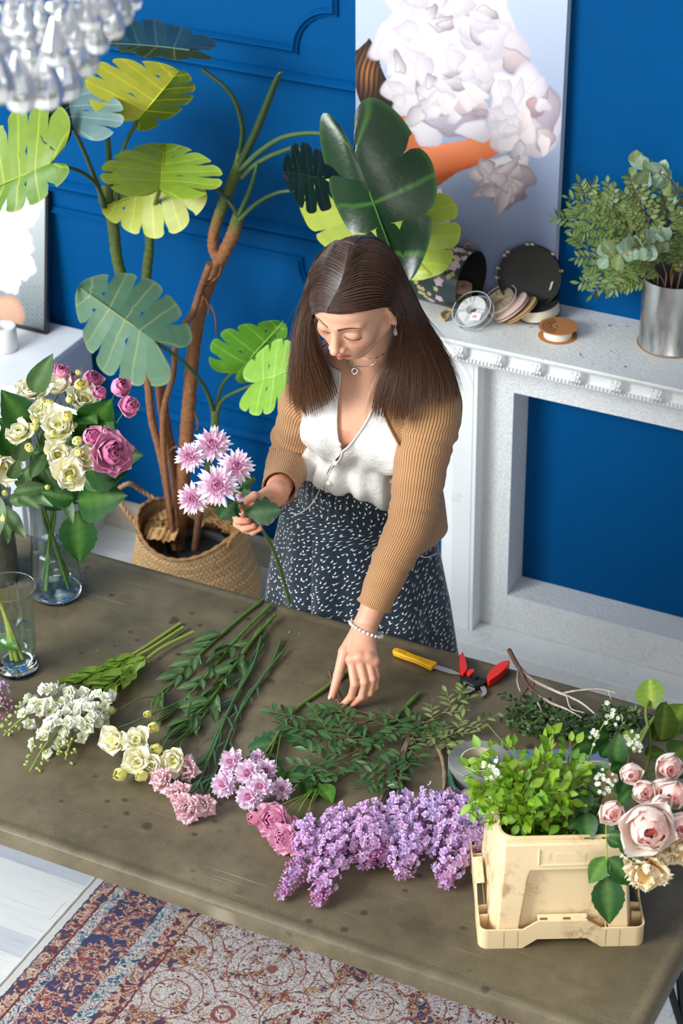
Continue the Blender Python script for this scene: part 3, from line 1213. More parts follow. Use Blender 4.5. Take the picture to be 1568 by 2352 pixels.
# lash line of the lowered lids
ll = -0.0075 - 0.0035 * (1 - ((axx - 0.031) / 0.0155) ** 2)
hcol = blend(hcol, 0.95 * G(y - ll, 0.0018) * (np.abs(axx - 0.031) < 0.0165) * front, srgb(44, 26, 20))
cr = 0.0060 + 0.0035 * (1 - ((axx - 0.031) / 0.016) ** 2)
hcol = blend(hcol, 0.45 * G(y - cr, 0.0011) * (np.abs(axx - 0.031) < 0.0155) * front, srgb(128, 74, 58))
# nostrils
hcol = blend(hcol, 0.8 * G(np.hypot(axx - 0.0058, y + 0.0412), 0.0026) * (z > 0.086), srgb(90, 40, 34))
# scalp under the hair
sc_m = smoothstep(0.066, 0.078, y + 0.15 * (0.09 - z) * 0) * 0 + smoothstep(0.0, 0.02, y - (0.070 - 1.1 * np.clip(0.075 - z, 0, 0.1)))
hcol = blend(hcol, 0.0 * sc_m, srgb(60, 38, 28))

lcol = skin_cols(hl_v, np.array(srgb(220, 162, 132)))
rcol = skin_cols(hr_v, np.array(srgb(222, 160, 130)))
for tips, vv, cc in ((([f[3] for f in F] + [TH[3]]), hl_v, 'l'), (([f[3] for f in F2] + [TH2[3]]), hr_v, 'r')):
 for tp in tips:
  d = np.linalg.norm(vv - tp, axis=1)
  m = 0.40 * G(d, 0.016)
  if cc == 'l':
   lcol = blend(lcol, m, srgb(214, 118, 96))
  else:
   rcol = blend(rcol, m, srgb(214, 120, 98))
for q in K:
 lcol = blend(lcol, 0.30 * G(np.linalg.norm(hl_v - q, axis=1), 0.011), srgb(206, 120, 98))

wm = thing('woman', (HIPC[0], 3.57, 0.0), 'woman in a tan ribbed cardigan, white blouse and dotted navy skirt, arranging flowers', 'person')
M_SKIN_T = NT('skin')
t = M_SKIN_T
sk_c = t.attr('Col')
sk_b = t.bump(t.noise(t.coord('Object'), 900, 3), 0.10, 0.0005)
M_SKIN = t.done(t.principled(sk_c, 0.46, sk_b, Subsurface_Weight=0.12, Subsurface_Radius=(0.012, 0.005, 0.003), Subsurface_Scale=0.6, Specular_IOR_Level=0.45))
mb = MB()

def open_ends(v, q, cuts, vox):
 on = np.zeros(len(v), bool)
 for pt, nn in cuts:
  d = v - pt
  on |= (np.abs(d @ nn) < 0.8 * vox) & (np.linalg.norm(d, axis=1) < 0.10)
 return q[~on[q].all(axis=1)]

cuts3 = [(ncut, nd), (wcut_l, wd_l), (wcut_r, wd_r)]
mb.add(body_v, open_ends(body_v, body_q, cuts3, 0.0034), skin_cols(body_v))
mb.add(head_v, open_ends(head_v, head_q, cuts3, 0.00135), hcol)
mb.add(hl_v, open_ends(hl_v, hl_q, cuts3, 0.0014), lcol)
mb.add(hr_v, open_ends(hr_v, hr_q, cuts3, 0.0014), rcol)
mb.build('body', M_SKIN, wm)
# ================================================================== clothes
ST = SDF()
for z_ in np.arange(0.76, 1.36, 0.03):
 c0, c1, a, b = tor_smooth(z_)
 ST.ell((c0, c1, z_), (a * 0.985, b * 0.97, 0.055), 0.03)
for sx in (-1, 1):
 ST.ell((TC[0] + 0.004 + sx * 0.068, 3.425, 1.19), (0.056, 0.045, 0.052), 0.035)
ST.cone(NECK + [0, 0.012, -0.03], SH_L + [-0.02, 0.01, 0.005], 0.040, 0.036, 0.03)
ST.cone(NECK + [0, 0.012, -0.03], SH_R + [0.02, 0.01, 0.005], 0.040, 0.036, 0.03)

def sdf_eval(sd, X):
 D = np.full(X.shape[:-1], 1.0)
 for (l_, h_, k, fn, sub) in sd.p:
  d = fn(X)
  h = np.clip(0.5 + 0.5 * (D - d) / k, 0, 1)
  D = D * (1 - h) + d * h - k * h * (1 - h)
 return D

def shell_radius(sd, cen, dirs, off, r0=0.34):
 r = np.full(dirs.shape[:-1], r0)
 for _ in range(40):
  d = sdf_eval(sd, cen + dirs * r[..., None]) - off
  r = r - 0.85 * d
 return np.clip(r, 0.02, r0)

def torso_shell(zs, th, off):
 """th in degrees, -90 faces the table; returns points (nz, nth, 3)"""
 zs = np.asarray(zs)
 th = np.asarray(th)
 if th.ndim == 1:
  th = np.tile(th, (len(zs), 1))
 a = np.radians(th)
 cen = np.zeros(a.shape + (3,))
 for i, z_ in enumerate(zs):
  c = tor_smooth(min(z_, 1.33))
  cen[i, :, 0], cen[i, :, 1], cen[i, :, 2] = c[0], c[1], z_
 dirs = np.stack([np.cos(a), np.sin(a), np.zeros_like(a)], -1)
 r = shell_radius(ST, cen, dirs, off)
 return cen, dirs, r

def loft_uv(P, scale=1.0):
 du = np.linalg.norm(np.diff(P, axis=1), axis=-1)
 u = np.concatenate([np.zeros((P.shape[0], 1)), np.cumsum(du, 1)], 1)
 dv = np.linalg.norm(np.diff(P, axis=0), axis=-1).mean(1)
 v = np.concatenate([[0], np.cumsum(dv)])
 return np.stack([u * scale, np.broadcast_to(v[:, None], u.shape) * scale], -1)

def solidify(o, th_, off=-1):
 md = o.modifiers.new('thickness', 'SOLIDIFY')
 md.thickness = th_
 md.offset = off
 return o

def mat_linen():
 t = NT('white_linen')
 co = t.coord('Object')
 w1 = t.noise(t.coord('Object', scale=(1, 1, 0.25)), 260, 3)
 w2 = t.noise(co, 28, 4, 0.6)
 b = t.bump(w2, 0.7, 0.010)
 b = t.bump(w1, 0.35, 0.001, b)
 return t.done(t.principled(srgb(224, 222, 218), 0.85, b, Sheen_Weight=0.1, Specular_IOR_Level=0.2))

def mat_knit(ribs):
 t = NT('tan_rib_knit_%d' % ribs)
 tc = t.n('ShaderNodeTexCoord')
 sp = t.n('ShaderNodeSeparateXYZ')
 t.l(tc.outputs['UV'], sp.inputs[0])
 nz = t.noise(t.coord('Object'), 60, 2)
 u = t.math('ADD', sp.outputs[0], t.math('MULTIPLY', nz, 0.0012))
 s = t.math('SINE', t.math('MULTIPLY', u, 2 * PI * ribs))
 g = t.ramp(s, [(0.0, (0, 0, 0)), (0.45, (0.25, 0.25, 0.25)), (0.85, (1, 1, 1))])
 # sine is -1..1: shift into 0..1
 g = t.ramp(t.math('MULTIPLY_ADD', s, 0.5, 0.5), [(0.0, (0, 0, 0)), (0.28, (0.55, 0.55, 0.55)), (0.6, (1, 1, 1))])
 c = t.mix(g, srgb(140, 96, 58), srgb(200, 154, 108))  # shade in the grooves between ribs is put into the colour
 c = t.mix(0.25, c, t.ramp(t.noise(t.coord('Object'), 700, 2), [(0.3, (0.4, 0.4, 0.4)), (0.7, (1, 1, 1))]), 'MULTIPLY')
 b = t.bump(g, 0.55, 0.0022)
 b = t.bump(t.noise(t.coord('Object'), 900, 2), 0.3, 0.0008, b)
 return t.done(t.principled(c, 0.85, b, Sheen_Weight=0.25, Specular_IOR_Level=0.15))

def mat_skirt():
 t = NT('navy_dotted_cloth')
 tc = t.n('ShaderNodeTexCoord')
 uv = tc.outputs['UV']

 def dots(scale, seed, size, ecc, ang, rand=0.85):
  mp = t.n('ShaderNodeMapping')
  t.l(uv, mp.inputs[0])
  mp.inputs['Location'].default_value = (seed, seed * 0.7, 0)
  vo = t.n('ShaderNodeTexVoronoi', feature='F1', voronoi_dimensions='2D')
  t.l(mp.outputs[0], vo.inputs['Vector'])
  vo.inputs['Scale'].default_value = scale
  vo.inputs['Randomness'].default_value = rand
  # offset from the cell point, turned by a random angle, squashed to a drop
  sub = t.n('ShaderNodeVectorMath', operation='SUBTRACT')
  sc = t.n('ShaderNodeVectorMath', operation='SCALE')
  t.l(mp.outputs[0], sc.inputs[0])
  sc.inputs['Scale'].default_value = scale
  sc2 = t.n('ShaderNodeVectorMath', operation='SCALE')
  t.l(vo.outputs['Position'], sc2.inputs[0])
  sc2.inputs['Scale'].default_value = scale
  t.l(mp.outputs[0], sub.inputs[0])
  t.l(vo.outputs['Position'], sub.inputs[1])
  spc = t.n('ShaderNodeSeparateXYZ')
  t.l(vo.outputs['Color'], spc.inputs[0])
  an = t.math('MULTIPLY_ADD', spc.outputs[0], 2.2, ang)
  rt = t.n('ShaderNodeVectorRotate', rotation_type='Z_AXIS')
  t.l(sub.outputs[0], rt.inputs['Vector'])
  t.l(an, rt.inputs['Angle'])
  sp = t.n('ShaderNodeSeparateXYZ')
  t.l(rt.outputs[0], sp.inputs[0])
  X = sp.outputs[0]
  Y = sp.outputs[1]
  Yc = t.math('ADD', Y, t.math('MULTIPLY', t.math('MULTIPLY', X, X), 160.0))      # bend
  ex = t.math('DIVIDE', X, size)
  ey = t.math('DIVIDE', Yc, size * ecc)
  rr = t.math('ADD', t.math('MULTIPLY', ex, ex), t.math('MULTIPLY', ey, ey))
  body = t.math('LESS_THAN', rr, 1.0)
  # curled tail of the drop
  tx = t.math('DIVIDE', t.math('SUBTRACT', X, size * 1.25), size * 0.9)
  ty = t.math('DIVIDE', t.math('ADD', Y, t.math('MULTIPLY_ADD', t.math('MULTIPLY', X, X), 110.0, -0.0006)), size * 0.20)
  r2 = t.math('ADD', t.math('MULTIPLY', tx, tx), t.math('MULTIPLY', ty, ty))
  tail = t.math('LESS_THAN', r2, 1.0)
  return t.math('MAXIMUM', body, t.math('MULTIPLY', tail, 0.75))
 d = dots(74, 0.0, 0.0026, 0.62, 0.3)
 base = t.ramp(t.noise(t.coord('Object'), 30, 3), [(0.3, srgb(9, 27, 42)), (0.7, srgb(16, 38, 56))])
 c = t.mix(d, base, srgb(228, 230, 224))
 b = t.bump(t.noise(t.coord('Object'), 22, 4, 0.6), 0.35, 0.006)
 return t.done(t.principled(c, 0.6, b, Sheen_Weight=0.3, Specular_IOR_Level=0.3))

M_LINEN = mat_linen()
M_SKIRT = mat_skirt()

# ---- blouse
zs = np.concatenate([np.linspace(1.012, 1.10, 30), np.linspace(1.103, 1.345, 46)])
VZ = PY(785, 1012, 3.405)[2]      # bottom of the neckline
ths = []
for z_ in zs:
 op = (0.4 if z_ < 1.045 else 1.0) + 1.0 * math.sin((z_ - 1.02) * 60) ** 2 if z_ < VZ else 1.6 + 34 * ((z_ - VZ) / (1.345 - VZ)) ** 0.85
 c0 = -97 - 4.0 * (1.20 - z_) / 0.15
 l_ = c0 - op * (0.50 if z_ > VZ else 1.0)
 r_ = c0 + op * (1.25 if z_ > VZ else 1.0)
 ths.append(np.linspace(r_, l_ + 360, 150))
ths = np.array(ths)
cen, dirs, r = torso_shell(zs, ths, 0.007)
zz = zs[:, None]
low = np.exp(-((zz - 1.060) / 0.035) ** 2)
fold = 0.0035 * np.sin(np.radians(ths) * 17 + 9 * zz) + 0.0035 * np.sin(np.radians(ths) * 9 - 14 * zz + 1)
r = r + low * (0.026 + 1.3 * fold) + 1.1 * fold * smoothstep(1.30, 1.10, zz)
r = r - 0.030 * smoothstep(1.045, 1.012, zz)
r = r + 0.006 * np.exp(-((ths - ths[:, :1]) / 4.0) ** 2) * 0.4
P = cen + dirs * r[..., None]
P[..., 2] -= 0.016 * np.sin(np.radians(ths) * 1.0) * 0 + 0.030 * smoothstep(-80, -40, ths) * smoothstep(1.12, 1.03, zz) * smoothstep(60, 0, ths) + 0.006 * np.sin(np.radians(ths) * 7) * smoothstep(1.09, 1.03, zz)
mb = MB()
mb.grid(P[:, ::-1], None, loft_uv(P[:, ::-1]))
blouse = mb.build('blouse', M_LINEN, wm)
solidify(blouse, 0.0018, 1)
BLV = P.reshape(-1, 3)
# placket edge piping and covered buttons
EDGE_L, EDGE_R = P[:, -1], P[:, 0]
for e in (EDGE_L, EDGE_R):
 m = MB()
 m.tube(e[8:] + np.array([0, -0.0012, 0]), 0.0021, 6)
 m.build('placket_edge', M_LINEN, blouse)
M_BUTTON = simple_mat('white_covered_button', srgb(240, 238, 232), 0.5)

def near_pixel(V, px, py):
 q = (V - CAM_C) @ CAM_R.T
 u = 784 + FPX * q[:, 0] / q[:, 2]
 v = 1176 + FPX * q[:, 1] / q[:, 2]
 d = np.hypot(u - px, v - py)
 m = d < d.min() + 6
 idx = np.where(m)[0]
 return V[idx[np.argmin(q[idx, 2] + 0.002 * d[idx])]]

for bp in ((784, 1016), (767, 1062), (758, 1110)):
 c = near_pixel(BLV, *bp)
 c = c + 0.004 * nrm(np.array([0.05, -1, 0.2]))
 m = MB()
 m.sphere(c, (0.0060, 0.0045, 0.0058), 12, 9)
 m.build('button', M_BUTTON, blouse)

# ---- skirt
sk = np.array([
 [1.050, WAIST[0], 3.548, 0.136, 0.108], [1.00, WAIST[0], 3.553, 0.145, 0.113], [0.95, WAIST[0] + 0.002, 3.558, 0.156, 0.116], [0.90, HIPC[0], 3.562, 0.172, 0.127],
 [0.82, HIPC[0], 3.564, 0.188, 0.137], [0.72, HIPC[0] + 0.002, 3.566, 0.206, 0.146], [0.60, HIPC[0], 3.570, 0.222, 0.152], [0.34, HIPC[0], 3.575, 0.255, 0.160]])
zs = np.linspace(1.05, 0.34, 90)
th = np.radians(np.linspace(60, 420, 241))
P = np.zeros((len(zs), len(th), 3))
for i, z_ in enumerate(zs):
 a_ = [np.interp(-z_, -sk[:, 0], sk[:, j]) for j in range(1, 5)]
 g = smoothstep(1.02, 0.65, z_)
 fo = g * (0.006 * np.sin(th * 11 + 1.5 * z_) + 0.005 * np.sin(th * 6 - 2 * z_ + 0.7)) + 0.0016 * np.sin(th * 34) * smoothstep(0.94, 1.03, z_)
 pleat = -0.010 * g * np.exp(-((np.degrees(th) - (360 - 112)) / 1.6) ** 2)       # deep fold at her right front
 e = 1 / np.sqrt((np.cos(th) / a_[2]) ** 2 + (np.sin(th) / a_[3]) ** 2)
 rr = e + fo + pleat
 P[i, :, 0] = a_[0] + rr * np.cos(th)
 P[i, :, 1] = np.maximum(a_[1] + rr * np.sin(th), 3.408)
 P[i, :, 2] = z_
mb = MB()
mb.grid(P, None, loft_uv(P))
skirt = mb.build('skirt', M_SKIRT, wm)
SKV = P.reshape(-1, 3)
M_PIPE = simple_mat('white_piping', srgb(214, 212, 204), 0.7)
for pix in ([(738, 1106), (726, 1140), (706, 1168), (684, 1180), (668, 1176)], [(947, 1262), (962, 1276), (982, 1280), (1003, 1272)]):
 pts = catmull([near_pixel(SKV, *q) for q in pix], 6)
 for i_ in range(len(pts)):
  dd = nrm(CAM_C - pts[i_])
  pts[i_] = pts[i_] + dd * 0.003
 m = MB()
 m.tube(pts, 0.0013, 6)
 m.build('pocket_piping', M_PIPE, skirt)

# ---- cardigan: sleeves run from the neck over the shoulder to the cuff, body panels behind
KN_S = mat_knit(58)

def sleeve(path, rad, n=72, seg=14, wr=None, flat=None):
 pts = catmull(path, seg)
 L = np.concatenate([[0], np.cumsum(np.linalg.norm(np.diff(pts, axis=0), axis=1))])
 L /= L[-1]
 ts = np.linspace(0, 1, 190)
 pts = np.stack([np.interp(ts, L, pts[:, j]) for j in range(3)], -1)
 # smooth the path
 for _ in range(6):
  pts[1:-1] = 0.25 * pts[:-2] + 0.5 * pts[1:-1] + 0.25 * pts[2:]
 kk = np.linspace(0, 1, len(path))
 lp = np.concatenate([[0], np.cumsum(np.linalg.norm(np.diff(np.array(path), axis=0), axis=1))])
 lp /= lp[-1]
 R_ = np.interp(ts, lp, rad)
 for _ in range(10):
  R_[1:-1] = 0.25 * R_[:-2] + 0.5 * R_[1:-1] + 0.25 * R_[2:]
 T = np.gradient(pts, axis=0)
 T /= np.linalg.norm(T, axis=1)[:, None]
 u = np.array([0, 1.0, 0])
 a = np.linspace(0, 2 * PI, n + 1)
 P = np.zeros((len(ts), n + 1, 3))
 for i in range(len(ts)):
  u = u - T[i] * (u @ T[i])
  u = nrm(u)
  v = np.cross(T[i], u)
  rr = np.full(n + 1, R_[i])
  if wr is not None:
   rr = rr + wr(ts[i], a)
  P[i] = pts[i] + (rr * np.cos(a))[:, None] * u + (rr * np.sin(a))[:, None] * v
 uv = np.stack(np.broadcast_arrays((a / (2 * PI))[None], ts[:, None]), -1)
 return P, uv

def wr_left(t, a):
 w_ = 0.0028 * math.exp(-((t - 0.60) / 0.07) ** 2) * np.sin(t * 150 + 1.6 * np.sin(a)) * (0.6 + 0.4 * np.cos(a + 0.4))
 w_ = w_ + 0.0022 * math.exp(-((t - 0.33) / 0.06) ** 2) * np.sin(t * 120 + 1.8 * np.cos(a))
 w_ = w_ + 0.0010 * np.sin(t * 64 + 2 * np.sin(a)) + 0.0015 * math.exp(-((t - 0.80) / 0.08) ** 2) * np.sin(t * 110 + np.sin(a + 1))
 w_ = w_ + (0.0035 * smoothstep(0.985, 1.0, t))
 return w_

def wr_right(t, a):
 w_ = 0.0055 * math.exp(-((t - 0.50) / 0.055) ** 2) * np.sin(t * 170 + 1.2 * np.sin(a))
 w_ = w_ + 0.0040 * math.exp(-((t - 0.64) / 0.06) ** 2) * np.sin(t * 130 + 1.5 * np.cos(a))
 w_ = w_ + 0.0015 * np.sin(t * 70 + 2 * np.sin(a)) + 0.003 * smoothstep(0.985, 1.0, t)
 return w_

CUFF_L = PZ(862, 1392, 0.915)
dlt = WR_L - EL_L
tcl = 0.80
CUFF_L = EL_L + tcl * dlt
path = [NECK + [0.030, 0.014, -0.030], NECK * 0.45 + SH_L * 0.55 + [0, 0.006, -0.008], SH_L + [0.004, 0.004, -0.010], SH_L * 0.55 + EL_L * 0.45 + [0.004, 0, 0], EL_L + [0.002, 0.004, 0], EL_L * 0.5 + CUFF_L * 0.5, CUFF_L]
P, uv = sleeve(path, [0.050, 0.058, 0.0620, 0.0555, 0.0480, 0.0415, 0.0335], wr=wr_left)
mb = MB()
mb.grid(P, None, uv)
sl = mb.build('cardigan_sleeve', KN_S, wm)
solidify(sl, 0.002, -1)
CUFF_R = EL_R + 0.84 * (WR_R - EL_R)
path = [NECK + [-0.030, 0.014, -0.030], NECK * 0.45 + SH_R * 0.55 + [0, 0.006, -0.008], SH_R + [-0.002, 0.004, -0.010], SH_R * 0.52 + EL_R * 0.48, EL_R + [0, 0.004, -0.002], EL_R * 0.5 + CUFF_R * 0.5, CUFF_R]
P, uv = sleeve(path, [0.050, 0.058, 0.0600, 0.0520, 0.0480, 0.0420, 0.0330], wr=wr_right)
mb = MB()
mb.grid(P, None, uv)
sl = mb.build('cardigan_sleeve', KN_S, wm)
solidify(sl, 0.002, -1)

zs = np.linspace(0.895, 1.340, 70)
ths = []
for z_ in zs:
 r_ = -47 + 10 * smoothstep(1.12, 1.06, z_) - 8 * smoothstep(1.2, 1.3, z_) + 8 * smoothstep(1.05, 0.92, z_)
 l_ = -160 + 6 * smoothstep(1.15, 1.30, z_)
 ths.append(np.linspace(r_, l_ + 360, 150))
ths = np.array(ths)
cen, dirs, r = torso_shell(zs, ths, 0.017)
zz = zs[:, None]
r = r + 0.014 * smoothstep(1.15, 1.0, zz) + 0.000 * smoothstep(1.0, 0.90, zz) + 0.004 * np.sin(np.radians(ths) * 8 + 6 * zz)
P = cen + dirs * r[..., None]
mb = MB()
mb.grid(P[:, ::-1], None, loft_uv(P[:, ::-1]))
KN_B = mat_knit(190)
cg = mb.build('cardigan_body', KN_B, wm)
solidify(cg, 0.0025, 1)
# button band along the front edge
eb = P[:, 0] + dirs[:, 0] * 0.002
m = MB()
m.tube(eb, 0.005, 8, flat=0.5)
m.build('button_band', mat_knit(6), cg)
for bz in (1.078, 0.985):
 i_ = int(np.argmin(np.abs(zs - bz)))
 c = near_pixel(P[:, 2:6].reshape(-1, 3), 905, 1078) if bz > 1.0 else P[i_, 4]
 m = MB()
 m.lathe([(0, 0.003), (0.0055, 0.0032), (0.0070, 0.0018), (0.0068, 0), (0, 0)], 20, None, orient(c + 0.005 * nrm(np.array([0.5, -0.8, 0.1])), (0.45, -0.85, 0.25)))
 m.build('button', simple_mat('brown_horn_button', srgb(70, 44, 24), 0.2), cg)

# ---- jewellery
M_BEAD = attr_mat('white_stone_bead', 0.35, vary=0.2, vscale=300)
M_SILVER = simple_mat('silver', (0.78, 0.78, 0.76), 0.25, Metallic=1.0)
br = None
wc = near_pixel(hl_v, 832, 1449)
ax_w = nrm(WR_L - EL_L)
wcen = EL_L + ax_w * ((wc - EL_L) @ ax_w)
u_ = nrm(np.cross(ax_w, [0, 0, 1]))
v_ = np.cross(ax_w, u_)
near = hl_v[np.abs((hl_v - wcen) @ ax_w) < 0.004]
near = near[np.linalg.norm(near - wcen, axis=1) < 0.045]
uu, vv_ = (near - wcen) @ u_, (near - wcen) @ v_
wcen = wcen + u_ * (uu.max() + uu.min()) / 2 + v_ * (vv_.max() + vv_.min()) / 2
ra_, rb_ = (uu.max() - uu.min()) / 2 + 0.0035, (vv_.max() - vv_.min()) / 2 + 0.0035
m = MB()
ringp = [wcen + ra_ * math.cos(a) * u_ + rb_ * math.sin(a) * v_ for a in np.linspace(0, 2 * PI, 40)]
m.tube(ringp, 0.0008, 5, srgb(230, 228, 220))
br = m.build('bracelet', M_BEAD, wm)
bm_ = MB()
bm_.sphere((0, 0, 0), 0.0036, 10, 8, srgb(236, 234, 230))
bead_me = bm_.mesh('bead', M_BEAD)
for a in np.linspace(0, 2 * PI, 24, endpoint=False):
 c = wcen + ra_ * math.cos(a) * u_ + rb_ * math.sin(a) * v_
 WL[br.name] = world_loc(wm)
 place(bead_me, 'bead', br, np.array(Matrix.Translation(c.tolist())))
# necklace
cp = near_pixel(body_v, 817, 846)
pl_ = near_pixel(body_v, 800, 832)
pr_ = near_pixel(body_v, 856, 838)
ch = catmull([pl_ + [-0.01, 0.02, 0.02], pl_ + [0, -0.003, 0], cp + [0, -0.004, 0.006], pr_ + [0, -0.003, 0], pr_ + [0.015, 0.02, 0.02]], 10)
m = MB()
m.tube(ch, 0.0007, 5)
nk = m.build('necklace', M_SILVER, wm)
WL[nk.name] = world_loc(wm)
m = MB()
rr = np.array([[0.0034, -0.0006], [0.0070, -0.0006], [0.0073, 0], [0.0070, 0.0006], [0.0034, 0.0006], [0.0034, -0.0006]])
m.lathe(rr, 28, None, orient(cp + np.array([0, -0.006, -0.004]), (0.12, -0.9, 0.4)))
m.build('pendant', M_SILVER, nk)
# earring: hook and framed drop
eb_ = hd(0.0770, -0.036, -0.002)
m = MB()
m.tube(catmull([eb_ + [0, 0, 0.006], eb_ + [0.003, -0.002, 0.002], eb_ + [0.001, -0.003, -0.006]], 6), 0.0007, 5)
er = m.build('earring', M_SILVER, wm)
WL[er.name] = world_loc(wm)
m = MB()
m.lathe([(0.0003, 0.010), (0.0018, 0.006), (0.0042, 0.0), (0.0048, -0.004), (0.0036, -0.0078), (0.0003, -0.0095)], 16, None, frame(eb_ + np.array([0.001, -0.003, -0.016]), (1, 0, 0), (0, 0.5, 0), (0, 0, 1)))
m.build('drop', simple_mat('grey_stone', srgb(150, 140, 132), 0.2), er)
# nails
M_NAIL = simple_mat('pale_nail', srgb(206, 172, 176), 0.35)
for chain, SS, s_ in ([(TH, 0, 1.2)] + [(f, 0, 1.0) for f in F] + [(TH2, 1, 1.0)] + [(f, 1, 0.9) for f in F2]):
 tip, prev = np.array(chain[3]), np.array(chain[2])
 d = nrm(tip - prev)
 cdir = nrm(CAM_C - tip)
 n_ = nrm(cdir - d * (cdir @ d)) if SS == 0 else nrm(np.cross(d, np.cross([0, -0.2, 1], d)))
 if chain is TH:
  n_ = nrm(n_ + 0.9 * np.array([-1, 0, 0.2]))
  n_ = nrm(n_ - d * (n_ @ d))
 sd_ = np.cross(d, n_)
 rr_ = 0.0066 if chain is TH or chain is TH2 else 0.0054
 M4 = frame(tip + d * 0.0022 + n_ * (rr_ - 0.0012), sd_ * s_, n_ * 0.35, d * s_)
 m = MB()
 m.sphere((0, 0, 0), (0.0040, 0.0042, 0.0062), 12, 9)
 m.v = [xf(m.v[0], M4)]
 m.build('nail', M_NAIL, wm)
# ================================================================== hair and lashes
SKC = hd(0, 0.030, -0.014)
SKR = np.array([0.0735, 0.0825, 0.0885])

def scalp(px, py, inf=0.008):
 r = SKR + inf
 o = ((CAM_C - SKC) @ HR) / r
 d = (nrm(ray(px, py)) @ HR) / r
 b = o @ d
 a = d @ d
 c = o @ o - 1
 disc = b * b - a * c
 if disc >= 0:
  t = (-b - math.sqrt(disc)) / a
  q = o + t * d
 else:
  t = -b / a
  q = o + t * d
  q = q / np.linalg.norm(q)
 return SKC + HR @ (q * r)

def guide(sc, rest, inf=0.008):
 return [scalp(x, y, inf + 0.002 * i) for i, (x, y) in enumerate(sc)] + [PY(*q) for q in rest]

GL = [   # her right side (left in the photo), inner edge to outer
 guide([(757, 714), (738, 712), (720, 722)], [(717, 745, 3.268), (728, 800, 3.305), (752, 865, 3.33), (770, 915, 3.345)]),
 guide([(757, 706), (736, 702), (713, 714)], [(708, 745, 3.272), (715, 820, 3.315), (735, 890, 3.335), (748, 940, 3.345)]),
 guide([(764, 690), (738, 680), (705, 700)], [(698, 745, 3.285), (700, 830, 3.325), (712, 900, 3.345), (722, 950, 3.35)]),
 guide([(774, 668), (738, 648), (704, 680)], [(690, 745, 3.30), (686, 830, 3.34), (690, 910, 3.36), (698, 965, 3.365)]),
 guide([(786, 640), (742, 618), (700, 660)], [(686, 745, 3.33), (679, 830, 3.36), (676, 900, 3.38), (682, 945, 3.385)]),
 guide([(795, 605), (750, 585), (704, 640)], [(686, 730, 3.36), (677, 820, 3.39), (672, 890, 3.40), (672, 930, 3.40)]),
 guide([(801, 572), (762, 560), (716, 610), (697, 670)], [(684, 760, 3.41), (678, 840, 3.43), (676, 890, 3.435)]),
 guide([(806, 555), (780, 550), (740, 570), (706, 620)], [(692, 720, 3.44), (690, 800, 3.45), (694, 860, 3.455)])]
GR = [   # her left side (right in the photo), tucked behind the ear
 guide([(757, 714), (790, 718), (832, 714), (870, 706)], [(898, 704, 3.300), (913, 742, 3.352), (902, 800, 3.385), (880, 860, 3.365), (862, 910, 3.345), (852, 950, 3.335)]),
 guide([(760, 702), (798, 696), (842, 688), (880, 682)], [(907, 698, 3.315), (916, 750, 3.375), (905, 830, 3.38), (885, 890, 3.355), (875, 930, 3.345), (868, 968, 3.338)]),
 guide([(768, 680), (812, 660), (860, 652), (895, 668)], [(915, 715, 3.35), (926, 790, 3.385), (920, 860, 3.375), (905, 920, 3.355), (898, 975, 3.345)]),
 guide([(780, 655), (825, 628), (875, 632), (905, 660)], [(930, 730, 3.375), (944, 800, 3.395), (945, 870, 3.385), (935, 930, 3.365), (928, 975, 3.355)]),
 guide([(788, 630), (838, 598), (888, 616), (914, 655)], [(945, 740, 3.39), (968, 810, 3.405), (975, 870, 3.40), (970, 915, 3.385), (962, 945, 3.37)]),
 guide([(796, 600), (845, 575), (895, 605), (922, 655)], [(960, 745, 3.41), (990, 810, 3.425), (1008, 865, 3.425), (1012, 910, 3.41), (1010, 935, 3.395)]),
 guide([(801, 575), (850, 560), (900, 592), (928, 650)], [(972, 745, 3.43), (1008, 810, 3.445), (1030, 860, 3.445), (1040, 900, 3.43), (1042, 925, 3.425)]),
 guide([(806, 556), (850, 551), (900, 580), (932, 640)], [(980, 740, 3.46), (1018, 805, 3.48), (1042, 855, 3.475), (1055, 895, 3.465), (1058, 915, 3.46)])]

def res_curve(pts, n):
 c = catmull(pts, 8)
 L = np.concatenate([[0], np.cumsum(np.linalg.norm(np.diff(c, axis=0), axis=1))])
 L /= L[-1]
 t = np.linspace(0, 1, n)
 return np.stack([np.interp(t, L, c[:, j]) for j in range(3)], -1)

NP_ = 22
HH = SDF()
HH.p = H.p[len(S.p):]

def push(C, off):
 """lift hair that would sink into the head"""
 sh = C.shape
 Q = C.reshape(-1, 3)
 near = np.linalg.norm(Q - SKC, axis=1) < 0.125
 q = Q[near]
 d = sdf_eval(HH, q)
 o_ = np.broadcast_to(np.asarray(off, float), sh[:-1]).reshape(-1)[near] if np.ndim(off) else off
 n = q - SKC
 n = n / np.maximum(np.linalg.norm(n, axis=1), 1e-6)[:, None]
 Q = Q.copy()
 Q[near] = q + n * np.maximum(0, o_ - d)[:, None]
 return Q.reshape(sh)

hrs = np.random.RandomState(5)
sv, sf, sc_ = [], [], []
tt = np.linspace(0, 1, NP_)

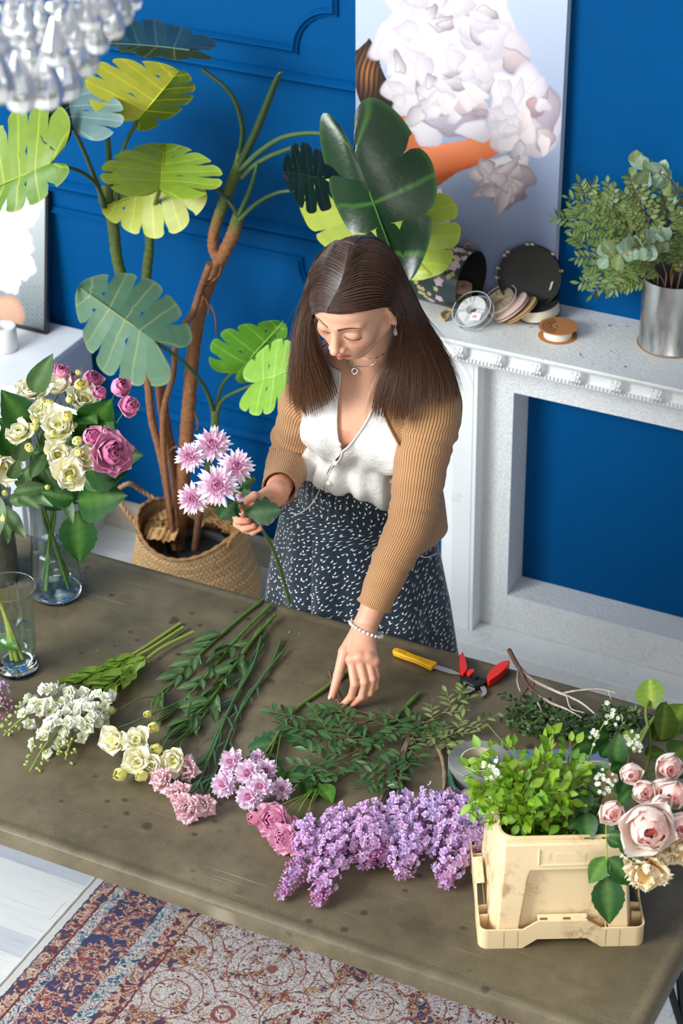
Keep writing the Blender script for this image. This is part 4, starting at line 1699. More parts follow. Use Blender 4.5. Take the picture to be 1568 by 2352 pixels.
def strand_batch(curves, rad, colr, cola):
 """many thin three-sided tubes at once; curves (N, NP, 3)"""
 N = len(curves)
 T = np.gradient(curves, axis=1)
 T /= np.maximum(np.linalg.norm(T, axis=2), 1e-9)[..., None]
 ref = np.array([0.3, -0.5, 0.8])
 U = np.cross(T, ref)
 U /= np.maximum(np.linalg.norm(U, axis=2), 1e-6)[..., None]
 V = np.cross(T, U)
 r = rad[None, :, None] if rad.ndim == 1 else rad[..., None]
 a = np.array([0, 2 * PI / 3, 4 * PI / 3])
 P = curves[:, :, None, :] + r[..., None] * (np.cos(a)[None, None, :, None] * U[:, :, None] + np.sin(a)[None, None, :, None] * V[:, :, None])
 n_, m_, k_ = P.shape[:3]
 s, i, j = np.meshgrid(np.arange(n_), np.arange(m_ - 1), np.arange(3), indexing='ij')
 b = s * m_ * 3
 f = np.stack([b + i * 3 + j, b + i * 3 + (j + 1) % 3, b + (i + 1) * 3 + (j + 1) % 3, b + (i + 1) * 3 + j], -1).reshape(-1, 4)
 col = (colr[:, None, :] * (1 - tt[None, :, None]) + cola[:, None, :] * tt[None, :, None])
 col = np.repeat(col[:, :, None, :], 3, 2).reshape(-1, 3)
 return P.reshape(-1, 3), f, col

DARK, MID, LIGHT = np.array(srgb(48, 32, 24)), np.array(srgb(78, 50, 34)), np.array(srgb(132, 84, 52))
hair = MB()
base = MB()
for G_, per, side in ((GL, 430, -1), (GR, 560, 1)):
 R_ = [res_curve(g, NP_) for g in G_]
 R_ = np.array(R_)
 # the solid mass under the strands
 fine = []
 for g in range(len(R_) - 1):
  for q in np.linspace(0, 1, 5, endpoint=False):
   fine.append(R_[g] * (1 - q) + R_[g + 1] * q)
 fine.append(R_[-1])
 for c in fine[::1]:
  sh = c - 0.009 * (c - SKC) / np.maximum(np.linalg.norm(c - SKC, axis=1), 1e-6)[:, None]
  sh = sh + np.outer(smoothstep(0.4, 0.8, tt), [0, 0.006, 0])
  base.tube(sh, 0.0058 * (1 - 0.85 * tt ** 2), 6, np.outer(1 - tt, DARK) + np.outer(tt, MID))
 for g in range(len(R_) - 1):
  N = per
  q = hrs.rand(N)[:, None, None]
  # hair gathers in locks
  lock = np.round(q * 6) / 6
  cl = smoothstep(0.3, 1.0, tt)[None, :, None] * 0.72
  qq = q * (1 - cl) + lock * cl
  C = R_[g][None] * (1 - qq) + R_[g + 1][None] * qq
  depth = (hrs.rand(N)[:, None, None] - 0.55) * 0.016 * smoothstep(0.25, 0.6, tt)[None, :, None]
  C = C + depth * np.array([0, 1, 0])
  L_ = (hrs.randn(N, 1, 3) * (1 + 1.8 * (hrs.rand(N, 1, 1) > 0.96))) * np.array([0.006, 0.005, 0.002]) * (smoothstep(0.35, 1.0, tt) ** 1.3)[None, :, None]
  wv = 0.0013 * np.sin(tt[None] * (8 + 6 * hrs.rand(N, 1)) + 6 * hrs.rand(N, 1))
  C = C + L_
  rd = C - SKC
  rd = rd / np.maximum(np.linalg.norm(rd, axis=2), 1e-6)[..., None]
  C = C + rd * (0.0030 * np.sin(q * 30 + g * 2) + (hrs.rand(N)[:, None, None] - 0.4) * 0.0045) * smoothstep(-0.02, 0.12, tt)[None, :, None]
  C[..., 0] += wv * smoothstep(0.3, 0.6, tt)[None]
  C = push(C, np.broadcast_to(0.002 + 0.004 * hrs.rand(N, 1), (N, NP_)))
  # lengths differ at the ends
  ln = 1.06 - 0.10 * np.abs(np.sin(q[:, 0, 0] * 9 + g)) - 0.30 * hrs.rand(N) ** 2.2
  tq = tt[None] * ln[:, None]
  idx = np.minimum(tq * (NP_ - 1), NP_ - 1.001)
  i0 = np.clip(idx.astype(int), 0, NP_ - 2)
  fr_ = (idx - i0)[..., None]
  C = np.take_along_axis(C, i0[..., None], 1) * (1 - fr_) + np.take_along_axis(C, i0[..., None] + 1, 1) * fr_
  rad = 0.00044 * (1 - 0.85 * tt ** 3)
  rt = DARK[None] * (0.45 + 0.9 * hrs.rand(N, 1)) + (MID - DARK)[None] * hrs.rand(N, 1) ** 2 * 1.1
  tp = MID[None] + (LIGHT - MID)[None] * (hrs.rand(N, 1) * 0.9 - 0.15) * (1.0 if side < 0 else 0.85)
  v, f, c = strand_batch(C, rad, rt, tp)
  hair.add(v, f, c)
# the crown and the back of the head, combed back from the end of the parting
NB = 700
ang = hrs.rand(NB) * 2 * PI
C = np.zeros((NB, NP_, 3))
for i in range(NB):
 al = math.radians(-15 + 210 * hrs.rand())
 d0 = np.array([0.0, 0.93, -0.25])
 side = math.cos(al + 0.0)
 tgt = np.array([math.sin((hrs.rand() - 0.5) * PI) * 1.0, -0.55 + 0.1 * hrs.rand(), -0.75])
 tgt[2] = -math.sqrt(max(0.05, 1 - tgt[0] ** 2)) * 0.9
 k_ = np.linspace(0, 1, NP_)[:, None]
 q = d0 * (1 - k_) + tgt * k_
 q /= np.linalg.norm(q, axis=1)[:, None]
 q = SKC + (q * (SKR + 0.006 + 0.004 * hrs.rand())) @ HR.T
 ext = smoothstep(0.6, 1.0, k_)
 q = q * (1 - ext) + (q + np.array([0, 0.01, -0.10])) * ext
 C[i] = q
rt = DARK[None] * (0.8 + 0.5 * hrs.rand(NB, 1))
v, f, c = strand_batch(C, 0.0011 * (1 - 0.5 * tt ** 3), rt, MID[None] * (0.7 + 0.5 * hrs.rand(NB, 1)))
hair.add(v, f, c)
# long hair down the back
NB = 420
C = np.zeros((NB, NP_, 3))
bk = np.array([PY(755, 650, 3.43), PY(885, 660, 3.43)])
for i in range(NB):
 q = hrs.rand()
 top = bk[0] * (1 - q) + bk[1] * q + [0, 0.03, 0]
 end = np.array([TC[0] - 0.11 + 0.22 * q, 3.60 + 0.01 * hrs.rand(), 1.20 + 0.04 * hrs.rand()])
 mid = top * 0.5 + end * 0.5 + [0, 0.02, 0]
 C[i] = res_curve([top, mid, end], NP_)
v, f, c = strand_batch(C, 0.0016 * (1 - 0.5 * tt ** 3), np.tile(DARK, (NB, 1)), MID[None] * (0.7 + 0.5 * hrs.rand(NB, 1)))
hair.add(v, f, c)

def mat_hair():
 t = NT('brown_hair')
 c = t.attr('Col')
 sh = t.principled(c, 0.34, None, Specular_IOR_Level=0.55, Sheen_Weight=0.05)
 return t.done(sh)

M_HAIR = mat_hair()
# skull cap under the strands, open over the face
cap = MB()
nu, nv = 150, 200
th_ = np.linspace(0.001, PI - 0.001, nu)
ph_ = np.linspace(0, 2 * PI, nv, endpoint=False)
D = np.stack([np.sin(th_)[:, None] * np.cos(ph_), np.repeat(np.cos(th_)[:, None], nv, 1), np.sin(th_)[:, None] * np.sin(ph_)], -1)
Pc = (D * (SKR + 0.002)).reshape(-1, 3)
i, j = np.meshgrid(np.arange(nu - 1), np.arange(nv), indexing='ij')
f = np.stack([i * nv + j, i * nv + (j + 1) % nv, (i + 1) * nv + (j + 1) % nv, (i + 1) * nv + j], -1).reshape(-1, 4)
Pw = push(SKC + Pc @ HR.T, 0.0012)
cen_ = Pc[f].mean(1)
keep = (cen_[:, 1] > -0.075 + 0.0) & ~((cen_[:, 2] > 0.012) & (cen_[:, 1] < 0.068 - 0.55 * np.maximum(0, 0.06 - np.abs(cen_[:, 0])) * 0 - 0.0) & (cen_[:, 1] < 0.041 - 0.016 * smoothstep(0.045, 0.015, cen_[:, 0]) + 0.35 * (0.088 - cen_[:, 2]) * 0 + 0.022 * (1 - (np.abs(cen_[:, 0]) / 0.07) ** 2)))
cap.add(Pw, f[keep], DARK * 0.6 + MID * 0.4)
hr_ = hair.build('hair', M_HAIR, wm)
base.build('hair_mass', M_HAIR, hr_)
cap.build('hair_cap', M_HAIR, hr_)

# lashes
for s in (-1, 1):
 lm = MB()
 for q in np.linspace(-1, 1, 22):
  bx = s * 0.0305 + q * 0.0148
  byy = -0.0075 - 0.0035 * (1 - q * q)
  bz = 0.0715 + 0.0125 * math.sqrt(max(0.05, 1 - (q * 0.92) ** 2)) * 0.93
  p0 = hd(bx, byy, bz - 0.0005)
  d = nrm(HR @ np.array([s * 0.15 + q * 0.55, -0.55, 0.75]))
  ln = 0.0055 + 0.002 * (q * s + 1) / 2
  p1 = p0 + d * ln * 0.5 + HR @ np.array([0, -0.0003, 0])
  p2 = p0 + d * ln + HR @ np.array([0, 0.0008, 0])
  lm.tube([p0, p1, p2], [0.00028, 0.0002, 0.0001], 4, srgb(36, 24, 20))
 lm.build('eyelashes', M_HAIR, wm)
# ================================================================== leaves

def heart_half(n=64, lobe=0.20, wide=0.56):
 ctrl = np.array([(0.0, -0.01), (0.10, -lobe * 0.75), (0.26, -lobe), (0.42, -lobe * 0.55), (wide * 0.96, 0.10), (wide, 0.32), (wide * 0.86, 0.56), (wide * 0.55, 0.80), (0.12, 0.965), (0.0, 1.0)])
 c = catmull(ctrl, 10)
 L = np.concatenate([[0], np.cumsum(np.linalg.norm(np.diff(c, axis=0), axis=1))])
 t = np.linspace(0, L[-1], n)
 return np.stack([np.interp(t, L, c[:, j]) for j in range(2)], -1)

def monstera_half(mbk, B, Y, X, N, cols, slits, rs, sag=0.12, tipsag=0.15, gap=0.42, lobe=0.20, ripple=0.012, holes=(0.3,)):
 """one side of a split leaf. B base, Y base->tip, X sideways unit (leaf units), N normal"""
 ns, nrr = 17, 14
 hh = heart_half(200, lobe)
 S_ = np.linspace(0, 1, 200)
 edges = [0.0] + list(slits) + [1.0]
 Ln = np.linalg.norm(Y)
 for k in range(len(edges) - 1):
  s0, s1 = edges[k], edges[k + 1]
  r = np.linspace(0.0, 1, nrr)
  deep0 = 0.50 + 0.34 * rs.rand()
  deep1 = 0.50 + 0.34 * rs.rand()
  P = np.zeros((nrr, ns, 3))
  C = np.zeros((nrr, ns, 3))
  for i, rr in enumerate(r):
   g0 = 0 if k == 0 else gap * smoothstep(deep0, deep0 + 0.30, rr) * (0.5 + 0.5 * rr) * (s1 - s0) * 0.22
   g1 = 0 if k == len(edges) - 2 else gap * smoothstep(deep1, deep1 + 0.30, rr) * (0.5 + 0.5 * rr) * (s1 - s0) * 0.22
   for hpos in holes:
    if k > 0:
     g0 += 0.13 * (s1 - s0) * math.exp(-((rr - hpos) / 0.045) ** 2) * ((k + int(hpos * 10)) % 2)
   a, b = s0 + g0, s1 - g1
   if k == 0:
    a = s0
   s = np.linspace(a, b, ns)
   mx = np.interp(s, S_, hh[:, 0])
   my = np.interp(s, S_, hh[:, 1])
   # the lobe ends are rounded
   q = np.linspace(-1, 1, ns)
   end = 1 - 0.07 * smoothstep(0.7, 1.0, rr) * np.abs(q) ** 4 * (1 if 0 < k else 0.5)
   m = np.clip((s - 0.24) / 0.76, 0, 1) ** 1.15 * 0.985
   x = mx * rr * end
   y = m * (1 - rr * end) + my * rr * end
   vein = np.exp(-(q / 0.07) ** 2)
   zz = -sag * (x / 0.56) ** 2 - tipsag * np.maximum(y, 0) ** 2.2 + ripple * (np.abs(q) ** 1.2 - 0.5) * min(1, rr * 2.2)
   zz = zz + 0.02 * np.sin(5 * s + 3 * rr)
   P[i] = B + y[:, None] * Y + x[:, None] * X + zz[:, None] * N * Ln
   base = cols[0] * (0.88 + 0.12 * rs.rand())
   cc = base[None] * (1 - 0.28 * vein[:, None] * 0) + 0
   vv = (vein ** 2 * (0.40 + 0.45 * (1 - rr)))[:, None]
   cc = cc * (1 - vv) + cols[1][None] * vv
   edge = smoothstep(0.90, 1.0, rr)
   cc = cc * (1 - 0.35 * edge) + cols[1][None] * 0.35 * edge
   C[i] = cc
  mbk.grid(P, C)

M_LEAF_W = attr_mat('waxy_leaf', 0.40, transl=0.07, spec=0.35, bumpscale=55, bstr=0.2, bdist=0.002)
M_LEAF_D = attr_mat('dark_glossy_leaf', 0.28, transl=0.06, bumpscale=70, bstr=0.25, bdist=0.002)
M_LEAF = attr_mat('soft_leaf', 0.45, transl=0.25, bumpscale=120, bstr=0.25, bdist=0.001)
M_STEM = attr_mat('green_stem', 0.42, vary=0.25, vscale=90, bumpscale=200, bstr=0.2, bdist=0.0006)
M_BARK = attr_mat('bark', 0.7, vary=0.5, vscale=75, bumpscale=90, bstr=0.9, bdist=0.004)

def mleaf(parent, B, T, R, L, colR, colL=None, vein=None, slits=(0.34, 0.50, 0.65, 0.80), seed=0, mat=None, lobe=0.26, sag=0.10, tipsag=0.06, flip=1, gap=0.42, label=None):
 rs = np.random.RandomState(seed)
 B, T, R, L = [PY(*q) for q in (B, T, R, L)]
 Y = T - B
 mid = B + 0.32 * Y
 XR = (R - mid) / 0.50
 XL = (L - mid) / 0.50
 N = nrm(np.cross(Y, XL - XR)) * -1
 if N @ (CAM_C - B) < 0:
  N = -N
 N = N * flip
 m = MB()
 colR = np.array(srgb(*colR))
 colL = colR if colL is None else np.array(srgb(*colL))
 ve = np.array(srgb(*(vein or (180, 190, 120))))
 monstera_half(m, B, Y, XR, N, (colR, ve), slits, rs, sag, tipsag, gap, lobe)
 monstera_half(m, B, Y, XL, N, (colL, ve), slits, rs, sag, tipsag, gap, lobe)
 # midrib
 t = np.linspace(0, 0.97, 24)
 pts = B + t[:, None] * Y - (tipsag * t ** 2.2)[:, None] * N * np.linalg.norm(Y) + (N if N @ (CAM_C - B) > 0 else -N) * 0.0012
 m.tube(pts, 0.0030 * (1 - 0.75 * t) * np.linalg.norm(Y) / 0.25, 5, ve)
 o = m.build('leaf', mat or M_LEAF_W, parent)
 if label:
  o['label'] = label
 return B

def pix_path(pts):
 return np.array([PY(*q) for q in pts])

def stem(parent, pts, rad, col, name='stem', mat=None, seg=8, n=9, knots=0.0, seed=0):
 rs = np.random.RandomState(seed + 3)
 c = catmull(pts, seg)
 r = interp_r(rad, len(c))
 if knots:
  r = r * (1 + knots * np.sin(np.arange(len(c)) * 2.1 + rs.rand() * 6) + knots * 0.7 * rs.rand(len(c)))
 col = np.asarray(col, float)
 if col.ndim == 2:
  cc = np.stack([np.interp(np.linspace(0, 1, len(c)), np.linspace(0, 1, len(col)), col[:, j]) for j in range(3)], -1)
 else:
  cc = col
 m = MB()
 m.tube(c, r, n, cc)
 return m.build(name, mat or M_STEM, parent)

# ================================================================== potted monstera
BK = PY(440, 1205, 4.215)          # centre of the basket mouth
BZ = BK[2]
mon = thing('potted_monstera', (BK[0], BK[1], 0.06), 'tall artificial monstera with woody brown trunks growing out of the seagrass basket', 'plant')
GR_ = srgb(86, 104, 40)
DG = srgb(52, 74, 36)
BR = srgb(150, 98, 58)
BR2 = srgb(118, 78, 52)
yt = 4.215
PB = (415, 1262)

def P4(lst, y=None):
 return pix_path([(a, b, (y if y is not None else yt) + (c[0] if c else 0)) for a, b, *c in lst])

stem(mon, P4([(408, 1262), (416, 1150), (427, 1020), (436, 900), (446, 790), (466, 690), (500, 610), (532, 545), (546, 500), (549, 486)]), [0.019, 0.020, 0.0185, 0.018, 0.017, 0.017, 0.016, 0.0165, 0.015, 0.011], [BR, BR, BR, BR, BR, BR, BR, BR, GR_, GR_], 'trunk', M_BARK, 12, 14, 0.05, 1)
stem(mon, P4([(505, 605), (490, 572), (492, 530), (512, 470), (532, 420), (548, 375), (553, 345)]), [0.013, 0.0135, 0.013, 0.014, 0.0135, 0.012, 0.009], [BR, BR, BR, GR_, GR_, GR_, GR_], 'trunk', M_BARK, 10, 12, 0.05, 2)
stem(mon, P4([(398, 1262), (385, 1140), (370, 1050), (348, 960), (338, 860), (322, 760), (292, 672), (270, 600), (260, 520), (250, 478), (240, 455)], 4.19), [0.008, 0.009, 0.010, 0.010, 0.010, 0.012, 0.0135, 0.014, 0.0145, 0.013, 0.008], [BR2, BR2, BR, BR, BR, BR2, GR_, GR_, GR_, GR_, DG], 'trunk', M_BARK, 10, 12, 0.06, 3)
stem(mon, P4([(412, 1262), (402, 1100), (376, 950), (365, 860), (352, 760), (340, 690), (336, 640), (342, 580), (346, 540)], 4.24), [0.013, 0.014, 0.014, 0.013, 0.012, 0.0125, 0.0125, 0.012, 0.009], [BR2, BR2, BR, BR, BR2, DG, GR_, GR_, GR_], 'trunk', M_BARK, 10, 12, 0.06, 4)
stem(mon, P4([(402, 1262), (384, 1120), (374, 1010), (378, 930), (398, 860), (402, 800), (418, 755), (442, 720), (462, 660), (482, 606)], 4.17), [0.007, 0.007, 0.008, 0.008, 0.0075, 0.0075, 0.0085, 0.0085, 0.0085, 0.009], np.array([BR, BR, BR, BR, BR2, BR, BR, BR, BR2, BR]), 'trunk', M_BARK, 10, 10, 0.06, 5)
stem(mon, P4([(448, 1262), (462, 1150), (482, 1060), (491, 1000), (494, 965), (494, 940)], 4.17), [0.010, 0.010, 0.010, 0.0105, 0.011, 0.012], [BR2, BR2, DG, GR_, GR_, GR_], 'trunk', M_BARK, 10, 10, 0.03, 6)
# winding aerial roots
for pts, y in (([(508, 612), (500, 635), (466, 655), (455, 690), (448, 730)], 4.185), ([(497, 640), (482, 650), (466, 668), (478, 700), (478, 722)], 4.18), ([(483, 700), (494, 725), (497, 770)], 4.18), ([(446, 945), (455, 970), (452, 988)], 4.18), ([(408, 1025), (395, 1030), (390, 1040)], 4.17)):
 stem(mon, P4(pts, y), [0.0028, 0.0026, 0.0016], BR2, 'aerial_root', M_BARK, 8, 6)
PG = srgb(70, 96, 52)
PGD = srgb(44, 66, 32)
# petioles: pixel path, depth offsets run toward the leaf base
pets = [
 ([(551, 352), (556, 290), (530, 215), (463, 158)], [4.21, 4.19, 4.17, 4.15], 0.0065, PGD),
 ([(553, 372), (588, 300), (622, 215), (640, 172), (651, 165)], [4.2, 4.19, 4.18, 4.17, 4.17], 0.0105, PGD),
 ([(552, 390), (600, 345), (660, 312), (748, 308), (812, 346)], [4.2, 4.17, 4.13, 4.09, 4.06], 0.0062, PG),
 ([(556, 408), (590, 375), (640, 350), (690, 343), (742, 408)], [4.2, 4.19, 4.17, 4.15, 4.13], 0.0062, PG),
 ([(549, 492), (572, 440), (586, 395), (591, 372)], [4.2, 4.19, 4.18, 4.18], 0.0065, PG),
 ([(549, 505), (585, 470), (625, 447), (668, 438), (800, 428)], [4.2, 4.2, 4.2, 4.2, 4.2], 0.0055, PG),
 ([(546, 495), (530, 468), (488, 425), (424, 415)], [4.2, 4.2, 4.21, 4.22], 0.0060, PGD),
 ([(250, 480), (252, 440), (251, 380), (246, 300), (243, 265)], [4.19, 4.18, 4.17, 4.17, 4.17], 0.0095, PG),
 ([(263, 492), (272, 430), (280, 350), (316, 275)], [4.19, 4.18, 4.16, 4.14], 0.0062, PG),
 ([(240, 470), (218, 410), (190, 340), (168, 296)], [4.19, 4.16, 4.12, 4.08], 0.0060, PG),
 ([(244, 482), (222, 425), (180, 392), (117, 376)], [4.18, 4.12, 4.05, 3.98], 0.0052, PGD),
 ([(346, 545), (350, 500), (358, 465), (367, 434)], [4.24, 4.22, 4.18, 4.14], 0.0062, PG),
 ([(341, 560), (337, 500), (337, 455), (340, 430)], [4.24, 4.24, 4.24, 4.24], 0.0080, PG),
 ([(491, 948), (470, 890), (425, 835), (354, 784)], [4.17, 4.12, 4.06, 4.00], 0.0055, PG),
 ([(494, 945), (508, 890), (528, 862), (546, 850)], [4.17, 4.16, 4.15, 4.15], 0.0050, PG),
 ([(497, 950), (510, 920), (535, 903), (590, 880)], [4.17, 4.14, 4.10, 4.05], 0.0050, PG)]
for i, (pp, ys, r, col) in enumerate(pets):
 pts = np.array([PY(a, b, y) for (a, b), y in zip(pp, ys)])
 sp = i in (1, 4, 7)
 stem(mon, pts, [r, r * 0.95, r * 0.7, r * 0.1] if sp else [r * 1.15, r, r * 0.85, r * 0.75], col, 'petiole', M_STEM, 8, 8, 0, i)

mleaf(mon, (434, 116, 4.15), (244, 90, 4.02), (350, 40, 4.27), (330, 118, 4.10), (64, 92, 76), (44, 66, 56), (120, 150, 130), seed=1, mat=M_LEAF_D, lobe=0.42, sag=0.05)
mleaf(mon, (317, 272, 4.14), (412, 165, 4.17), (228, 165, 4.06), (430, 240, 4.22), (176, 178, 62), (108, 132, 34), (226, 218, 60), seed=2, lobe=0.30, sag=0.06, gap=0.5)
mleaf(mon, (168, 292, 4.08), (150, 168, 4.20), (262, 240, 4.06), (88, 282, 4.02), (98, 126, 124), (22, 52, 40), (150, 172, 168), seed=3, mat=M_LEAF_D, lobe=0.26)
mleaf(mon, (118, 376, 3.98), (-70, 452, 3.90), (45, 248, 4.02), (40, 470, 3.90), (112, 142, 26), (92, 130, 22), (176, 186, 50), seed=4, lobe=0.24, gap=0.5)
mleaf(mon, (424, 415, 4.22), (228, 470, 4.16), (360, 522, 4.14), (300, 362, 4.30), (168, 178, 66), (160, 172, 60), (200, 200, 80), seed=6, lobe=0.24)
mleaf(mon, (367, 436, 4.14), (380, 338, 4.28), (240, 380, 4.06), (492, 392, 4.06), (138, 156, 50), (120, 146, 36), (172, 180, 80), seed=5, lobe=0.22, sag=0.10, tipsag=-0.05)
mleaf(mon, (800, 430, 4.20), (985, 640, 4.16), (1006, 470, 4.18), (735, 560, 4.18), (164, 184, 70), (172, 188, 78), (196, 200, 60), seed=7, lobe=0.30, gap=0.2)
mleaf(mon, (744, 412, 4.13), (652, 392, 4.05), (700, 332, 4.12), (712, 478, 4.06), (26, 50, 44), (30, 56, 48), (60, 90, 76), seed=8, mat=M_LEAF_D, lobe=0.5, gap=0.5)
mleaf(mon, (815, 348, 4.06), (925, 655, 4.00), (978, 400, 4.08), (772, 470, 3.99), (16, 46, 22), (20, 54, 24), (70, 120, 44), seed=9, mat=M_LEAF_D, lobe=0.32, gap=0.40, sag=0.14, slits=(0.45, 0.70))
mleaf(mon, (353, 783, 4.00), (180, 656, 3.96), (352, 652, 4.10), (245, 838, 3.92), (92, 132, 104), (110, 146, 118), (168, 178, 118), seed=10, lobe=0.36, mat=M_LEAF_W)
mleaf(mon, (546, 850, 4.15), (650, 746, 4.12), (508, 790, 4.08), (625, 850, 4.16), (90, 150, 34), (96, 154, 40), (150, 190, 90), seed=11, lobe=0.2)
mleaf(mon, (588, 880, 4.05), (695, 838, 4.02), (622, 782, 4.10), (605, 935, 3.97), (140, 186, 76), (132, 178, 60), (188, 212, 130), seed=12, lobe=0.34)

# ------------------------------------------------------------------ basket
def mat_basket():
 return attr_mat('seagrass_weave', 0.65, vary=0.30, vscale=160, bumpscale=400, bstr=0.5, bdist=0.001)

M_SEAG = mat_basket()
bk = thing('woven_basket', (BK[0], BK[1], 0), 'natural seagrass belly basket with rope handles, behind the worktable', 'basket')
prof = catmull([(0.115, 0.002), (0.150, 0.012), (0.172, 0.05), (0.176, 0.10), (0.165, 0.16), (0.150, 0.21), (0.146, BZ)], 12)
n_ = 360
rows = 110
L = np.concatenate([[0], np.cumsum(np.linalg.norm(np.diff(prof, axis=0), axis=1))])
t = np.linspace(0, L[-1], rows)
pr = np.stack([np.interp(t, L, prof[:, j]) for j in range(2)], -1)
a = np.linspace(0, 2 * PI, n_, endpoint=False)
A, V = np.meshgrid(a, t)
U = A / (2 * PI) * 78          # strips round the belly
VV = V / 0.013
ii = np.floor(U)
jj = np.floor(VV)
cell = np.mod(ii + 0, 2)
# herringbone: bands of diagonal strips that lean one way, then the other
lean = np.where(np.mod(jj, 2) < 1, 1, -1)
fu = np.mod(U + lean * (VV - jj) * 0.9 + 0.5 * np.mod(jj, 2), 1)
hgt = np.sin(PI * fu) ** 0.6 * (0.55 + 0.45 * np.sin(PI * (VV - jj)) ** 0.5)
R = pr[:, 0][:, None] + 0.0045 * hgt + 0.002 * np.sin(A * 5 + 2 * V * 20)
dip = 0.024 * np.cos(2 * (a - math.radians(8)))          # mouth drops between the handles
Z = pr[:, 1][:, None] + dip[None] * smoothstep(0.10, BZ, pr[:, 1])[:, None]
P = np.stack([BK[0] + R * np.cos(A), BK[1] + R * np.sin(A), Z], -1)
rs = np.random.RandomState(4)
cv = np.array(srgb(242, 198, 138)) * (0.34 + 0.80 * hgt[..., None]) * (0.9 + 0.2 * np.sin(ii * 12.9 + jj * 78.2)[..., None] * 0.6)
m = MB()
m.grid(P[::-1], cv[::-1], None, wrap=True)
# inside wall and floor of the basket
Pi = np.stack([BK[0] + (R - 0.009) * np.cos(A), BK[1] + (R - 0.009) * np.sin(A), Z], -1)
m.grid(Pi[::6], cv[::6] * 0.8, None, wrap=True)
m.lathe([(0.0, 0.004), (0.14, 0.004)], 40, srgb(150, 110, 70), frame((BK[0], BK[1], 0), (1, 0, 0), (0, 1, 0), (0, 0, 1)))
m.build('basket_body', M_SEAG, bk)
m = MB()
aa = np.linspace(0, 2 * PI, 200)
rim = np.stack([BK[0] + 0.1445 * np.cos(aa), BK[1] + 0.1445 * np.sin(aa), BZ + 0.003 + 0.024 * np.cos(2 * (aa - math.radians(8)))], -1)
tw = np.linspace(0, 60 * PI, 200)
m.tube(rim, 0.0052 + 0.0012 * np.sin(tw), 8, srgb(186, 140, 90), cap=False)
m.build('braided_rim', M_SEAG, bk)

def rope(parent, pts, r, col, name='handle', turns=60, strands=2):
 c = catmull(pts, 16)
 m_ = MB()
 T = np.gradient(c, axis=0)
 T /= np.linalg.norm(T, axis=1)[:, None]
 ref = np.array([0.2, 1, 0.1])
 U_ = np.cross(T, ref)
 U_ /= np.linalg.norm(U_, axis=1)[:, None]
 V_ = np.cross(T, U_)
 for s in range(strands):
  ph = np.linspace(0, turns, len(c)) + s * 2 * PI / strands
  m_.tube(c + r * 0.55 * (np.cos(ph)[:, None] * U_ + np.sin(ph)[:, None] * V_), r * 0.62, 7, np.array(col) * (1 - 0.12 * s))
 return m_.build(name, M_SEAG, parent)

def rimp(deg, dz=0.0):
 a_ = math.radians(deg)
 return np.array([BK[0] + 0.147 * math.cos(a_), BK[1] + 0.147 * math.sin(a_), BZ + dz + 0.024 * math.cos(2 * (a_ - math.radians(8)))])

hx_ = rimp(206, -0.02)
hy_ = rimp(150, -0.02)
top = PY(292, 1112, hx_[1] * 0.5 + hy_[1] * 0.5)
rope(bk, [hx_, PY(283, 1165, hx_[1] + 0.01), PY(266, 1132, hx_[1] * 0.7 + hy_[1] * 0.3), PY(296, 1111, (hx_[1] + hy_[1]) / 2), PY(326, 1128, hy_[1] - 0.02), hy_], 0.0062, srgb(196, 150, 100), turns=70)
hx_ = rimp(-20, -0.02)
hy_ = rimp(26, -0.02)
rope(bk, [hx_, hx_ + [0.012, 0, 0.030], (hx_ + hy_) / 2 + [0.03, 0, 0.045], hy_ + [0.012, 0, 0.030], hy_], 0.0062, srgb(176, 130, 84), turns=70)

# inner pot and crumpled kraft paper

m = MB()
m.lathe([(0.0, 0.006), (0.072, 0.006), (0.085, BZ - 0.075), (0.090, BZ - 0.07), (0.088, BZ - 0.065), (0.080, BZ - 0.07), (0.078, BZ - 0.085)], 36, srgb(70, 74, 78), frame((BK[0] + 0.01, BK[1], 0), (1, 0, 0), (0, 1, 0), (0, 0, 1)))
m.build('nursery_pot', attr_mat('dull_plastic', 0.5), mon)
m = MB()
m.lathe([(0.0, BZ - 0.082), (0.04, BZ - 0.083), (0.079, BZ - 0.086)], 30, srgb(48, 50, 50), frame((BK[0] + 0.01, BK[1], 0), (1, 0, 0), (0, 1, 0), (0, 0, 1)))
m.build('soil', attr_mat('dark_soil', 0.8, bumpscale=90, bstr=1.0, bdist=0.01, vary=0.5), mon)
KL = ['pale folded kraft paper at the front left rim inside the basket', 'small kraft paper scrap against the left wall of the basket', 'kraft paper crumple just left of the main trunk', 'brown kraft paper below the basket loop handle',
      'kraft paper crumple right behind the main trunks', 'kraft paper under the held pink flowers, right side of basket', 'dark kraft paper fold at the back of the basket', 'kraft paper crumple nearest the right rim of the basket']
M_KRAFT = attr_mat('kraft_paper', 0.7, vary=0.15)
